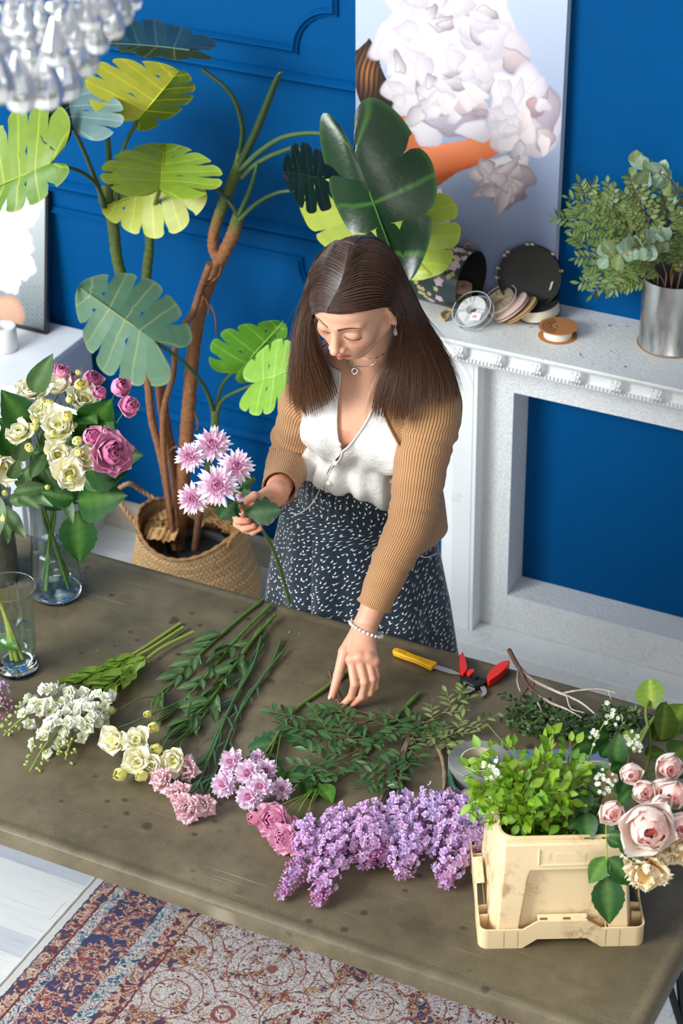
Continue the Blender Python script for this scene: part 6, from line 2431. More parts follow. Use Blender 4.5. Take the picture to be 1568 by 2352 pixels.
# ---- leafy greenery sprigs: opposite leaves on side twigs
def sprig(root, path, lf, r=0.0018, c=col(96, 80, 50), n=12, side=0.045, ls=1.0, seed=0, twig=5, per=6, up=(0, 0, 1), lift=0.3, zlo=None):
 rs = np.random.RandomState(seed)
 cc = fstem(root, path, [r, r * 0.8, r * 0.5], c, 0, seed, 'branch', M_BARK, 6)
 for k in range(twig):
  t = 0.12 + 0.86 * (k + 0.5) / twig
  i = int(t * (len(cc) - 2))
  tg = nrm(cc[i + 1] - cc[i])
  upv = np.array(up, float)
  sd = nrm(np.cross(tg, upv)) * (1 if k % 2 else -1)
  tip_ = k == twig - 1
  d = nrm(tg * (0.75 if not tip_ else 1.5) + sd * (0.8 if not tip_ else 0.1) + upv * lift * (rs.rand() - 0.2))
  L = side * (0.75 + 0.5 * rs.rand())
  q = [cc[i], cc[i] + d * L * 0.5, cc[i] + d * L]
  if zlo is not None:
   for z_ in q:
    z_[2] = max(z_[2], zlo)
  fstem(root, q, 0.0008, c, 0, k, 'twig', n=5)
  q = catmull(q, 6)
  for j in range(per):
   u_ = 0.15 + 0.85 * j / (per - 1)
   p = q[int(u_ * (len(q) - 1))]
   if j == per - 1:
    dd = d + 0.2 * rs.randn(3)
   else:
    s2 = nrm(np.cross(d, upv)) * (1 if j % 2 else -1)
    dd = d * 0.55 + s2 * 0.8 + upv * (0.25 * rs.rand())
   if zlo is not None and dd[2] < 0.0:
    dd[2] = 0.05
   put_leaf(root, lf, p, dd, upv + 0.35 * rs.randn(3), ls * (0.8 + 0.4 * rs.rand()))

dark_sp = [([(860, 1660), (800, 1660), (740, 1655), (650, 1640)], 'leafy dark green sprig reaching furthest left under the hand'), ([(900, 1690), (830, 1700), (760, 1690), (690, 1680)], 'leafy dark green sprig in the middle of the pile'),
           ([(860, 1700), (780, 1745), (730, 1760), (700, 1790)], 'leafy dark green sprig crossing the spray rose stem'), ([(1010, 1650), (960, 1665), (900, 1672), (850, 1690)], 'leafy dark green sprig pointing at the cut rose stem'),
           ([(940, 1700), (925, 1740), (890, 1775), (860, 1800)], 'leafy dark green sprig hanging beside the lilac branch')]
for i, (pp, lb) in enumerate(dark_sp):
 pts = tpath([(a, b, 0.016 + 0.004 * (i % 3)) for a, b in pp])
 root = thing('greenery_sprig', pts[0], lb, 'greenery', 'dark leafy sprigs on the table')
 sprig(root, pts, LF_PIS, 0.0018, col(110, 84, 52), seed=i + 5, twig=8, per=7, side=0.050, ls=1.12, lift=0.35, zlo=TZ + 0.006)
light_sp = [([(930, 1690), (985, 1655), (1040, 1620), (1062, 1586)], 'pale green sprig with the tip nearest the pruning shears'), ([(945, 1700), (1000, 1690), (1060, 1672), (1115, 1655)], 'pale green sprig pointing right towards the tape roll'), ([(900, 1668), (960, 1690), (1010, 1700), (1050, 1715)], 'pale green sprig lowest, above the lilac')]
for i, (pp, lb) in enumerate(light_sp):
 pts = tpath([(a, b, 0.012) for a, b in pp])
 root = thing('greenery_sprig', pts[0], lb, 'greenery', 'pale leafy sprigs on the table')
 sprig(root, pts, LF_LGT, 0.0016, col(150, 128, 92), seed=i + 15, twig=7, per=6, side=0.034, ls=1.05, lift=0.3, zlo=TZ + 0.006)
# bare twigs by the fingers
for i, (pp, lb) in enumerate((([(757, 1542, 0.018), (768, 1590, 0.022), (782, 1625, 0.010), (782, 1652, 0.006)], 'short bare brown twig between thumb and index finger'), ([(776, 1585, 0.020), (800, 1622, 0.006), (850, 1640, 0.006), (960, 1660, 0.010)], 'thin bare brown twig running right from the fingers'))):
 pts = tpath(pp)
 root = thing('bare_twig', pts[0], lb, 'twig')
 fstem(root, pts, [0.0028, 0.0026, 0.0020], col(120, 88, 68), 4, i, 'twig_stem', M_BARK)
 fstem(root, [pts[2], pts[2] + [0.02, -0.012, 0.004]], 0.0010, col(130, 98, 78), 0, i, 'side_shoot', M_BARK, 5)

# ---- lilac branches
lil = [
 ([(945, 1660), (935, 1700), (900, 1780), (856, 1868), (800, 1900)], [([(800, 1880, 0.030), (745, 1920, 0.034), (690, 1990, 0.026), (641, 2064, 0.012)], [0.028, 0.036, 0.024, 0.009], 210, 0.55), ([(790, 1890, 0.034), (770, 1960, 0.034), (742, 2030, 0.026), (730, 2078, 0.014)], [0.030, 0.036, 0.026, 0.010], 230, 0.35), ([(712, 1900, 0.030), (700, 1960, 0.030)], [0.028, 0.022], 70, 0.2)], 'lilac branch with purple budded tips reaching furthest left'),
 ([(938, 1690), (925, 1760), (915, 1820), (900, 1860)], [([(850, 1872, 0.032), (850, 1930, 0.036), (835, 1990, 0.026)], [0.034, 0.036, 0.018], 190, 0.25), ([(880, 1880, 0.030), (880, 1940, 0.026), (880, 1985, 0.018)], [0.024, 0.026, 0.016], 110, 0.5)], 'lilac branch in the middle with dense mauve clusters'),
 ([(1004, 1712), (1018, 1755), (1020, 1810), (1000, 1840)], [([(1000, 1830, 0.034), (985, 1890, 0.036), (940, 1950, 0.034), (918, 2012, 0.020)], [0.030, 0.038, 0.034, 0.020], 260, 0.12), ([(925, 1838, 0.034), (920, 1890, 0.030), (900, 1945, 0.024)], [0.024, 0.028, 0.018], 130, 0.15)], 'lilac branch with pale blue-violet florets right of centre'),
 ([(1048, 1800), (1060, 1822), (1060, 1850)], [([(1045, 1832, 0.034), (1050, 1900, 0.036), (1035, 1970, 0.030), (1022, 2035, 0.016)], [0.032, 0.040, 0.034, 0.016], 270, 0.10), ([(1075, 1840, 0.030), (1090, 1900, 0.028), (1075, 1960, 0.022)], [0.026, 0.030, 0.020], 150, 0.05)], 'lilac branch whose heads touch the cream crate')]
for i, (sp, pans, lb) in enumerate(lil):
 pts = tpath([(a, b, 0.008) for a, b in sp])
 root = thing('lilac_branch', pts[0], lb, 'flower', 'lilac branches laid on the table')
 fstem(root, pts, [0.0042, 0.0044, 0.0040, 0.0036], col(140, 122, 98), 3, i, 'branch', M_BARK)
 for j, (ax, rd, n, bf) in enumerate(pans):
  ap = tpath(ax)
  fstem(root, np.vstack([pts[-1], ap]), [0.0028, 0.0022, 0.0014], col(110, 120, 80), 0, j, 'panicle_stem', n=6)
  pan = place(LBUD, 'panicle', root, orient(ap[-1], ap[-1] - ap[-2], (1, 0, 0), 1.0))
  pl = [LIL[(j + i) % 4], LIL[(j + i + 1) % 4], LIL[2]] if i > 1 else [LIL[(j + i) % 4], LIL[1], LIL[3]]
  raceme(root, ap, rd, pl, min(n, 140), 200 + i * 7 + j, 1.10, buds=LBUD, budfrac=bf)
  # the rest of the tight florets of this head, joined
  rs = np.random.RandomState(300 + i * 7 + j)
  fm = MB()
  c = catmull(ap, 10)
  for k in range(int(n * 1.1)):
   t = rs.rand() ** 0.9
   q = c[int(t * (len(c) - 1))]
   r_ = np.interp(t, np.linspace(0, 1, len(rd)), rd) * (0.35 + 0.5 * rs.rand())
   d = nrm(rs.randn(3) + [0, 0, 0.5])
   p = q + d * r_
   p[2] = max(p[2], TZ + 0.005)
   src = nrm(d + 0.3 * rs.randn(3))
   cl = [col(196, 158, 212), col(218, 188, 226), col(186, 130, 180)][rs.randint(3)]
   x_ = nrm(np.cross(src, rs.randn(3)))
   y_ = np.cross(src, x_)
   for q_ in range(4):
    a0 = q_ * PI / 2
    u1 = math.cos(a0) * x_ + math.sin(a0) * y_
    u2 = -math.sin(a0) * x_ + math.cos(a0) * y_
    fm.add([p, p + u1 * 0.004 + u2 * 0.0026 + src * 0.001, p + u1 * 0.0072 + src * 0.0022, p + u1 * 0.004 - u2 * 0.0026 + src * 0.001], [[0, 1, 2, 3]], cl)
  tag(fm.build('inner_florets', M_PETAL, root), kind='stuff')
# lilac at the left picture edge
ap = tpath([(-60, 1580, 0.03), (-10, 1590, 0.032), (18, 1640, 0.018)])
root = thing('lilac_branch', ap[0], 'small purple lilac head at the left picture edge below the vase', 'flower', 'lilac branches laid on the table')
fstem(root, tpath([(-120, 1560, 0.01), (-60, 1580, 0.02), (10, 1620, 0.02)]), 0.003, col(140, 122, 98), 0, 0, 'branch', M_BARK)
raceme(root, ap, [0.024, 0.028, 0.014], [LIL[0], LIL[1]], 90, 250, 1.05, buds=LBUD, budfrac=0.25)
# ================================================================== held chrysanthemum
root = thing('chrysanthemum_spray', PY(565, 1180, 3.155), 'pink chrysanthemum spray held upright in her right hand', 'flower', 'pale pink chrysanthemum sprays')
hb = PY(566, 1182, 3.152)
sm = [PY(665, 1385, 3.34), PY(650, 1330, 3.30), PY(628, 1265, 3.24), PY(600, 1215, 3.19), hb, PY(548, 1120, 3.10)]
cc = fstem(root, sm, [0.0034, 0.0036, 0.0036, 0.0034, 0.0030], col(92, 122, 54), 3)
for j, (a, b, y, s) in enumerate(((436, 1050, 3.08, 1.0), (487, 1022, 3.12, 1.25), (543, 1072, 3.08, 1.15), (500, 1115, 3.03, 1.35), (442, 1145, 3.03, 1.05), (553, 1140, 3.10, 0.36))):
 p = PY(a, b, y)
 vd = nrm(CAM_C - p)
 dr = nrm(vd * 0.75 + 0.55 * nrm(p - PY(520, 1140, 3.15)))
 fstem(root, [cc[-6], (cc[-1] + p) / 2 + [0, 0.01, -0.004], p - dr * 0.006], 0.0015, col(92, 122, 54), 0, j, 'flower_stalk', n=6)
 MUM.put(root, p, dr, s, j, 400 + j)
for (a, b, y, a2, b2, y2, s) in ((560, 1178, 3.12, 640, 1172, 3.13, 1.25), (540, 1150, 3.10, 480, 1215, 3.08, 1.0), (545, 1145, 3.10, 512, 1200, 3.10, 1.0), (550, 1110, 3.10, 585, 1100, 3.08, 0.8), (530, 1090, 3.12, 560, 1060, 3.15, 0.7), (545, 1125, 3.11, 580, 1130, 3.09, 0.6)):
 p, q = PY(a, b, y), PY(a2, b2, y2)
 put_leaf(root, LF_MUM, p, q - p, CAM_C - p, s)

# ================================================================== vases and bouquet at the left
def thin_glass(name, tint=(0.93, 0.97, 0.96), rough=0.02, fac=0.9):
 t = NT(name)
 tr = t.n('ShaderNodeBsdfTransparent')
 tr.inputs[0].default_value = (*tint, 1)
 gl = t.n('ShaderNodeBsdfGlossy')
 gl.inputs['Roughness'].default_value = rough
 mx = t.n('ShaderNodeMixShader')
 lw = t.n('ShaderNodeLayerWeight')
 t.l(t.math('MULTIPLY_ADD', t.math('POWER', lw.outputs['Facing'], 3.5), 0.62 * fac, 0.035), mx.inputs[0])
 t.l(tr.outputs[0], mx.inputs[1])
 t.l(gl.outputs[0], mx.inputs[2])
 return t.done(mx.outputs[0])

M_TGLASS = thin_glass('clear_glass')
M_WATER = thin_glass('water', (0.90, 0.96, 0.97), 0.0, 0.8)
M_THICK = simple_mat('thick_glass', (0.93, 0.98, 0.98), 0.03, Transmission_Weight=1.0, IOR=1.45)
UP = frame((0, 0, 0), (1, 0, 0), (0, 1, 0), (0, 0, 1))

def at0(x, y, z=0.0):
 return frame((x, y, z), (1, 0, 0), (0, 1, 0), (0, 0, 1))

V1 = np.array([-2.347, 3.212])
v1 = thing('glass_vase', (V1[0], V1[1], TZ), 'tall clear flask vase of water holding the rose and lisianthus bouquet', 'vase')
m = MB()
m.lathe([(0.0, 0.010), (0.048, 0.010), (0.054, 0.018), (0.0545, 0.045), (0.050, 0.10), (0.045, 0.16), (0.043, 0.21), (0.046, 0.25), (0.048, 0.262), (0.0465, 0.262), (0.0415, 0.21), (0.0435, 0.16), (0.0485, 0.10), (0.053, 0.045), (0.052, 0.02), (0.0, 0.014)][::-1], 56, None, at0(*V1, TZ))
m.build('vase_wall', M_TGLASS, v1)
m = MB()
m.lathe([(0.0, 0.0015), (0.046, 0.0015), (0.052, 0.005), (0.0535, 0.012), (0.050, 0.017), (0.0, 0.013)], 56, None, at0(*V1, TZ))
m.build('thick_base', M_THICK, v1)
m = MB()
m.lathe([(0.0, 0.019), (0.050, 0.022), (0.0520, 0.045), (0.0475, 0.10), (0.0445, 0.128), (0.0, 0.128)], 56, None, at0(*V1, TZ))
m.build('water', M_WATER, v1)
V2 = np.array([-2.268, 2.943])
v2 = thing('glass_vase', (V2[0], V2[1], TZ), 'ribbed clear glass vase on a round foot, in front at the left picture edge', 'vase')
m = MB()
pf = catmull([(0.030, 0.022), (0.036, 0.035), (0.042, 0.06), (0.044, 0.10), (0.044, 0.14), (0.048, 0.18), (0.054, 0.205)], 8)
n_ = 96
a = np.linspace(0, 2 * PI, n_, endpoint=False)
R = pf[:, 0][:, None] * (1 + 0.022 * np.cos(a * 16))
P = np.stack([V2[0] + R * np.cos(a), V2[1] + R * np.sin(a), TZ + np.repeat(pf[:, 1][:, None], n_, 1)], -1)
m.grid(P, None, None, wrap=True)
R2 = R - 0.0022
P2 = np.stack([V2[0] + R2 * np.cos(a), V2[1] + R2 * np.sin(a), TZ + np.repeat(pf[:, 1][:, None], n_, 1)], -1)
m.grid(P2[::-1], None, None, wrap=True)
m.build('vase_wall', M_TGLASS, v2)
m = MB()
rp = np.stack([V2[0] + 0.053 * np.cos(a), V2[1] + 0.053 * np.sin(a), np.full(n_, TZ + 0.2055)], -1)
m.tube(np.vstack([rp, rp[:1]]), 0.0013, 6, cap=False)
m.build('rim', M_THICK, v2)
m = MB()
m.lathe([(0.0, 0.0015), (0.040, 0.0015), (0.043, 0.005), (0.042, 0.012), (0.030, 0.018), (0.026, 0.022), (0.032, 0.026), (0.0, 0.030)], 48, None, at0(*V2, TZ))
m.build('foot', M_THICK, v2)
m = MB()
m.lathe([(0.0, 0.030), (0.032, 0.032), (0.039, 0.06), (0.041, 0.10), (0.0, 0.10)], 48, None, at0(*V2, TZ))
m.build('water', M_WATER, v2)
rt = thing('cut_greens', (V2[0], V2[1], TZ + 0.03), 'thick pale green cut stems with one leaf standing in the ribbed vase', 'greenery')
for k, (x0, y0, x1, y1) in enumerate(((0.022, -0.010, -0.075, 0.02), (0.015, -0.020, -0.085, 0.00), (0.005, -0.022, -0.08, -0.015))):
 fstem(rt, [(V2[0] + x0, V2[1] + y0, TZ + 0.040), (V2[0] - 0.020, V2[1], TZ + 0.14), (V2[0] + x1 * 0.7, V2[1] + y1, TZ + 0.24)], 0.0048, col(164, 172, 70), 0, k)
put_leaf(rt, LF_ROSEL, np.array([V2[0] - 0.030, V2[1] - 0.012, TZ + 0.075]), (0.9, -0.25, 0.1), (0, -0.5, 1), 1.1)
# galvanised cylinder behind
g0 = PZ(-8, 1345, TZ)
gc = np.array([g0[0] - 0.02, g0[1] + 0.03])
gv = thing('metal_vase', (gc[0], gc[1], TZ), 'dull grey galvanised cylinder vase cut off by the left picture edge', 'vase')
M_ZINC = NT('galvanised_metal')
t = M_ZINC
zc = t.ramp(t.noise(t.coord('Object', scale=(1, 1, 0.4)), 60, 4, 0.6), [(0.3, srgb(120, 126, 124)), (0.7, srgb(176, 182, 178))])
M_ZINC = t.done(t.principled(zc, 0.36, t.bump(t.noise(t.coord('Object'), 90, 3), 0.15, 0.001), Metallic=0.75))
m = MB()
m.lathe([(0.0, 0.001), (0.048, 0.001), (0.050, 0.004), (0.050, 0.215), (0.0515, 0.218), (0.0485, 0.218), (0.0485, 0.006), (0.0, 0.006)], 48, None, at0(gc[0], gc[1], TZ))
m.build('vase_wall', M_ZINC, gv, angle=40)
bg = thing('lisianthus_bunch', (gc[0], gc[1], TZ + 0.02), 'white lisianthus bunch with grey-green leaves in the galvanised vase', 'flower')
for k in range(6):
 fstem(bg, [(gc[0] + 0.02 * math.cos(k), gc[1] + 0.02 * math.sin(k), TZ + 0.02), (gc[0] + 0.03 * math.cos(k), gc[1] + 0.03 * math.sin(k), TZ + 0.22), PY(-10 + 12 * k, 1110 - 15 * k, gc[1] - 0.03 + 0.01 * k)], 0.0018, EG, 0, k)
for j, (a_, b_, y, s) in enumerate(((8, 1066, 3.14, 1.35), (-40, 1120, 3.14, 1.2))):
 p = PY(a_, b_, y)
 EUST.put(bg, p, nrm(CAM_C - p) + np.array([0.3, -0.2, -0.2]), s, j, 420 + j)
for j, (a_, b_, y) in enumerate(((14, 1132, 3.12), (8, 1182, 3.10))):
 EUSB.put(bg, PY(a_, b_, y), (0.2, -0.5, 0.3 - 0.8 * j), 0.65, j, 430 + j)
rs = np.random.RandomState(77)
for k, (a_, b_, a2, b2, s) in enumerate(((40, 1120, 70, 1060, 1.0), (30, 1130, 82, 1120, 1.0), (20, 1150, 60, 1145, 1.1), (10, 1160, 22, 1260, 1.3), (0, 1140, -10, 1230, 1.2), (30, 1180, 10, 1250, 1.2), (25, 1100, 50, 1050, 1.0), (5, 1110, 30, 1060, 1.0), (45, 1140, 90, 1160, 1.1), (60, 1110, 100, 1150, 1.2), (70, 1100, 90, 1060, 1.1), (15, 1170, 40, 1210, 1.1))):
 p, q = PY(a_, b_, 3.14 + 0.03 * rs.randn()), PY(a2, b2, 3.10 + 0.03 * rs.randn())
 put_leaf(bg, LF_EUS, p, q - p, CAM_C - p + rs.randn(3) * 0.8, s * 1.15)

# bouquet in the flask vase: each flower stem is its own thing
bq = [
 ('cream lisianthus at the top left of the flask bouquet', 'e', [(75, 908, 3.18, 'f', 1.25), (98, 922, 3.13, 'b', 0.6), (117, 928, 3.12, 'b', 0.75), (132, 900, 3.22, 'f', 1.1)], (84, 1000)),
 ('cream lisianthus with a tall yellow bud above the bouquet', 'e', [(192, 925, 3.20, 'f', 1.25), (182, 888, 3.17, 'b', 1.15), (179, 860, 3.18, 'b', 0.6), (158, 922, 3.13, 'b', 0.8)], (140, 1010)),
 ('cream lisianthus whose blooms fill the middle of the bouquet', 'e', [(134, 985, 3.10, 'f', 1.4), (95, 952, 3.15, 'f', 1.0), (155, 962, 3.10, 'b', 1.15), (119, 1000, 3.06, 'b', 0.8), (86, 970, 3.10, 'b', 0.7)], (120, 1060)),
 ('cream lisianthus leaning out left over the grey vase', 'e', [(48, 998, 3.12, 'f', 1.1), (80, 985, 3.10, 'b', 0.9), (68, 1030, 3.08, 'b', 0.9)], (90, 1080)),
 ('cream lisianthus with the lowest bloom, a yellow bud on it', 'e', [(158, 1088, 3.04, 'f', 1.25), (160, 1102, 3.01, 'b', 0.75), (132, 1046, 3.07, 'f', 1.1), (108, 1118, 3.05, 'b', 0.5)], (126, 1140)),
 ('cream lisianthus beside the small mauve rosebud', 'e', [(192, 1052, 3.08, 'f', 1.05), (178, 1014, 3.07, 'b', 1.1), (178, 1042, 3.03, 'b', 0.8)], (140, 1120)),
 ('mauve spray rose with a wide open ruffled bloom', 'r', [(250, 1044, 3.06, 'o', 1.5), (242, 994, 3.09, 'b', 0.6), (208, 1006, 3.08, 'm', 1.0)], (176, 1120)),
 ('mauve spray rose with two tight blooms furthest right', 'r', [(268, 896, 3.14, 'm', 1.1), (293, 935, 3.10, 'm', 1.15), (228, 908, 3.15, 'b', 0.95)], (196, 1060)),
 ('mauve spray rose half hidden behind the cream blooms', 'r', [(206, 880, 3.24, 'm', 1.1), (142, 864, 3.24, 'b', 1.0), (160, 885, 3.25, 'm', 0.9), (122, 884, 3.25, 'm', 0.9)], (160, 1010))]
for i, (lb, kd, bl, jn) in enumerate(bq):
 rs = np.random.RandomState(500 + i)
 root = thing('lisianthus' if kd == 'e' else 'spray_rose', (V1[0], V1[1], TZ + 0.02), lb, 'flower', 'flowers standing in the flask vase')
 aa_ = i * 0.7
 c_ = EG if kd == 'e' else col(84, 118, 44)
 J = PY(jn[0], jn[1], 3.17)
 mouth = np.array([V1[0] + 0.018 * math.cos(aa_ * 2.2), V1[1] + 0.018 * math.sin(aa_ * 2.2), TZ + 0.24])
 foot = np.array([V1[0] - 0.036 * math.cos(aa_ * 2.2), V1[1] - 0.036 * math.sin(aa_ * 2.2), TZ + 0.030])
 cc = fstem(root, [foot, mouth, J], [0.0034 if kd == 'r' else 0.0026, 0.003, 0.0024], c_, 0, i)
 for j, (a_, b_, y, k2, s) in enumerate(bl):
  p = PY(a_, b_, y)
  vd = nrm(CAM_C - p)
  dr = nrm(0.55 * vd + 0.75 * nrm(p - PY(130, 1080, 3.2)) + 0.12 * rs.randn(3))
  fstem(root, [J, (J + p) / 2 + [0, 0.008, -0.004], p - dr * 0.008], 0.0012, c_, 0, j, 'flower_stalk', n=6)
  B_ = {'f': EUST, 'b': EUSB if kd == 'e' else ROSE_MAUVE_BUD, 'o': ROSE_MAUVE, 'm': ROSE_MAUVE_BUD}[k2]
  B_.put(root, p, dr, s * (1.25 if k2 == 'm' else 1.0), j, 520 + 10 * i + j)
 lvs = {0: [(70, 985, 8, 905, 2.0), (60, 1000, 0, 965, 1.7), (75, 900, 105, 838, 1.1)], 6: [(205, 1045, 305, 1045, 1.6), (190, 1075, 290, 1062, 1.8), (178, 1150, 268, 1138, 1.9), (180, 1172, 180, 1300, 2.3), (170, 1145, 95, 1130, 1.6)],
           7: [(205, 985, 245, 935, 1.3), (200, 1000, 170, 960, 1.2), (215, 960, 255, 985, 1.1)], 8: [(180, 940, 215, 965, 1.3), (160, 1000, 185, 970, 1.1)], 3: [(40, 1060, 60, 1010, 1.2), (35, 1045, 10, 990, 1.4)], 4: [(150, 1140, 165, 1195, 1.0), (140, 1130, 110, 1090, 1.2)], 5: [(190, 1100, 235, 1120, 1.2)]}
 for (a_, b_, a2, b2, s) in lvs.get(i, []):
  p, q = PY(a_, b_, 3.14), PY(a2, b2, 3.10)
  ld = np.linalg.norm(q - p)
  put_leaf(root, LF_ROSE if kd == 'r' or s > 1.3 else LF_EUS, p, q - p, CAM_C - p + rs.randn(3) * 0.25, ld / (0.050 if (kd == 'r' or s > 1.3) else 0.065))
 for k in range(5 if kd == 'e' else 2):
  p = cc[int((0.55 + 0.4 * rs.rand()) * (len(cc) - 1))]
  put_leaf(root, LF_EUS if kd == 'e' else LF_ROSE, p, nrm(J - mouth) + 0.9 * rs.randn(3) * [1, 0.6, 0.6], CAM_C - p, 0.8 + 0.3 * rs.rand())

# ================================================================== tools
kn = thing('grafting_knife', PZ(975, 1520, TZ), 'small knife with a yellow plastic handle lying near the far table edge', 'knife')
A_, B_, C_ = PZ(903, 1495, TZ + 0.009), PZ(997, 1530, TZ + 0.009), PZ(1057, 1549, TZ + 0.004)
d = nrm(B_ - A_)
sd = np.array([-d[1], d[0], 0])
L = np.linalg.norm(B_ - A_)
hp = np.array([(0, -0.004), (0.006, -0.009), (0.030, -0.0095), (L * 0.6, -0.008), (L * 0.8, -0.0105), (L, -0.0125), (L + 0.002, 0.010), (L * 0.8, 0.0085), (L * 0.5, 0.0075), (0.02, 0.009), (0.004, 0.008), (0, 0.003)])
m = MB()
m.prism(hp, -0.006, 0.006, frame(A_, d, sd, (0, 0, 1)))
o = m.build('handle', simple_mat('yellow_plastic', srgb(238, 176, 16), 0.28), kn, angle=50)
bv = o.modifiers.new('bevel', 'BEVEL')
bv.width, bv.segments = 0.0028, 3
m = MB()
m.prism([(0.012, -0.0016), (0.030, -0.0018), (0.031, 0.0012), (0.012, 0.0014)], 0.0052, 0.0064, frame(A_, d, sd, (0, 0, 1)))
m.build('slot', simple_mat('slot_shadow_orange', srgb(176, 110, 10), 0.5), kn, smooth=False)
LB = np.linalg.norm(C_ - B_)
m = MB()
m.prism([(0, -0.0065), (LB * 0.7, -0.0070), (LB, -0.001), (LB * 0.92, 0.003), (LB * 0.6, 0.0060), (0, 0.0055)], -0.0006, 0.0006, frame(B_, nrm(C_ - B_), sd, np.cross(nrm(C_ - B_), sd)))
M_STEEL = simple_mat('worn_steel', (0.42, 0.42, 0.41), 0.4, Metallic=0.55)
m.build('blade', M_STEEL, kn, smooth=False)

pr = thing('pruning_shears', PZ(1095, 1560, TZ), 'pruning shears with red grips and black body, open on the table', 'shears')
M_RED = simple_mat('red_grip', srgb(214, 34, 22), 0.32)
M_BLK = simple_mat('black_cast_metal', (0.018, 0.019, 0.02), 0.35, Metallic=0.5)
pv = PZ(1090, 1560, TZ + 0.010)

def flatpoly(parent, pix, z0, z1, name, mat, bev=0.002):
 pts = np.array([PZ(a_, b_, TZ + z1)[:2] for a_, b_ in pix])
 area = sum(pts[i][0] * pts[(i + 1) % len(pts)][1] - pts[(i + 1) % len(pts)][0] * pts[i][1] for i in range(len(pts)))
 if area < 0:
  pts = pts[::-1]
 m_ = MB()
 m_.prism(pts, TZ + z0, TZ + z1)
 o_ = m_.build(name, mat, parent, angle=50)
 if bev:
  b_ = o_.modifiers.new('bevel', 'BEVEL')
  b_.width, b_.segments = bev, 2
 return o_

def smp(pts, n=5):
 c = catmull(list(pts) + [pts[0]], n)
 return c[:-1]

flatpoly(pr, smp([(1063, 1497), (1069, 1515), (1072, 1535), (1062, 1548), (1056, 1532), (1055, 1512), (1059, 1500)]), 0.003, 0.020, 'grip', M_RED, 0.004)
flatpoly(pr, smp([(1170, 1516), (1168, 1526), (1150, 1545), (1124, 1562), (1118, 1552), (1130, 1535), (1150, 1520)]), 0.003, 0.020, 'grip', M_RED, 0.004)
flatpoly(pr, smp([(1087, 1535), (1088, 1542), (1078, 1550), (1071, 1546), (1074, 1539)]), 0.004, 0.018, 'catch', M_RED, 0.002)
flatpoly(pr, smp([(1060, 1545), (1072, 1552), (1088, 1548), (1104, 1556), (1122, 1556), (1116, 1566), (1104, 1572), (1088, 1574), (1074, 1568), (1060, 1560), (1056, 1552)]), 0.002, 0.014, 'jaw_body', M_BLK, 0.002)
m = MB()
m.lathe([(0, 0.0175), (0.0055, 0.0172), (0.0078, 0.0155), (0.0082, 0.013), (0, 0.013)], 12, None, at0(pv[0], pv[1], TZ))
m.build('pivot_nut', simple_mat('black_nut', (0.03, 0.03, 0.032), 0.25, Metallic=0.9), pr, angle=30)
flatpoly(pr, [(1078, 1568), (1092, 1572), (1090, 1584), (1066, 1593), (1070, 1582)], 0.004, 0.007, 'blade', M_STEEL, 0)
flatpoly(pr, smp([(1094, 1572), (1106, 1570), (1116, 1580), (1117, 1592), (1108, 1599), (1103, 1597), (1108, 1588), (1104, 1579)]), 0.004, 0.008, 'hooked_jaw', M_STEEL, 0.0005)

# ================================================================== crate and what stands in it
EX, EY = nrm([0.885, 0.465, 0]), nrm([-0.465, 0.885, 0])
CR0 = np.array([-1.085, 2.603, TZ])

def CR(x, y, z=0.0):
 return CR0 + EX * x + EY * y + np.array([0, 0, z])

CRM = frame(CR0, EX, EY, (0, 0, 1))

def mat_crate():
 t_ = NT('cream_plastic')
 co = t_.coord('Object')
 n_1 = t_.noise(co, 26, 6, 0.75)
 dirt = t_.ramp(n_1, [(0.47, (0, 0, 0)), (0.60, (0.9, 0.9, 0.9))])
 big = t_.ramp(t_.noise(co, 7, 2), [(0.44, (0, 0, 0)), (0.58, (0.9, 0.9, 0.9))])
 c_ = t_.mix(t_.mix(1.0, dirt, big, 'MULTIPLY'), srgb(240, 214, 170), srgb(150, 116, 74))
 return t_.done(t_.principled(c_, 0.42, t_.bump(t_.noise(co, 300, 2), 0.1, 0.0005), Subsurface_Weight=0.10, Subsurface_Radius=(0.02, 0.012, 0.006), Subsurface_Scale=0.5))

M_CRATE = mat_crate()
CW, CD, CHT = 0.288, 0.272, 0.220
crate = thing('plastic_crate', tuple(CR0), 'cream plastic crate with scuffed walls and arched feet, greenery piled in it', 'crate')
m = MB()
# tapered tub, open on top, with a recessed front panel

def ringpts(ins, r, z, n=6):
 q_ = rounded_rect(ins, ins, CW - ins, CD - ins, r, n)
 return np.c_[q_, np.full(len(q_), z)]

rings = [ringpts(0.018, 0.030, 0.004), ringpts(0.022, 0.030, 0.06), ringpts(0.034, 0.028, CHT - 0.012), ringpts(0.034, 0.028, CHT), ringpts(0.0385, 0.024, CHT), ringpts(0.038, 0.024, CHT - 0.012), ringpts(0.026, 0.026, 0.06), ringpts(0.022, 0.026, 0.008)]
P = np.array(rings)
m.grid(xf(P.reshape(-1, 3), CRM).reshape(P.shape), None, None, wrap=True)
q_ = xf(rings[-1], CRM)
m.add(q_, [])
m.f.append([list(range(m.n - len(q_), m.n))])
o = m.build('crate_wall', M_CRATE, crate, angle=45)

def fr_pt(x, z, out):
 """a point on the sloping front wall, x along it, z up"""
 return CR(x, 0.018 + 0.016 * z / CHT - out, z)

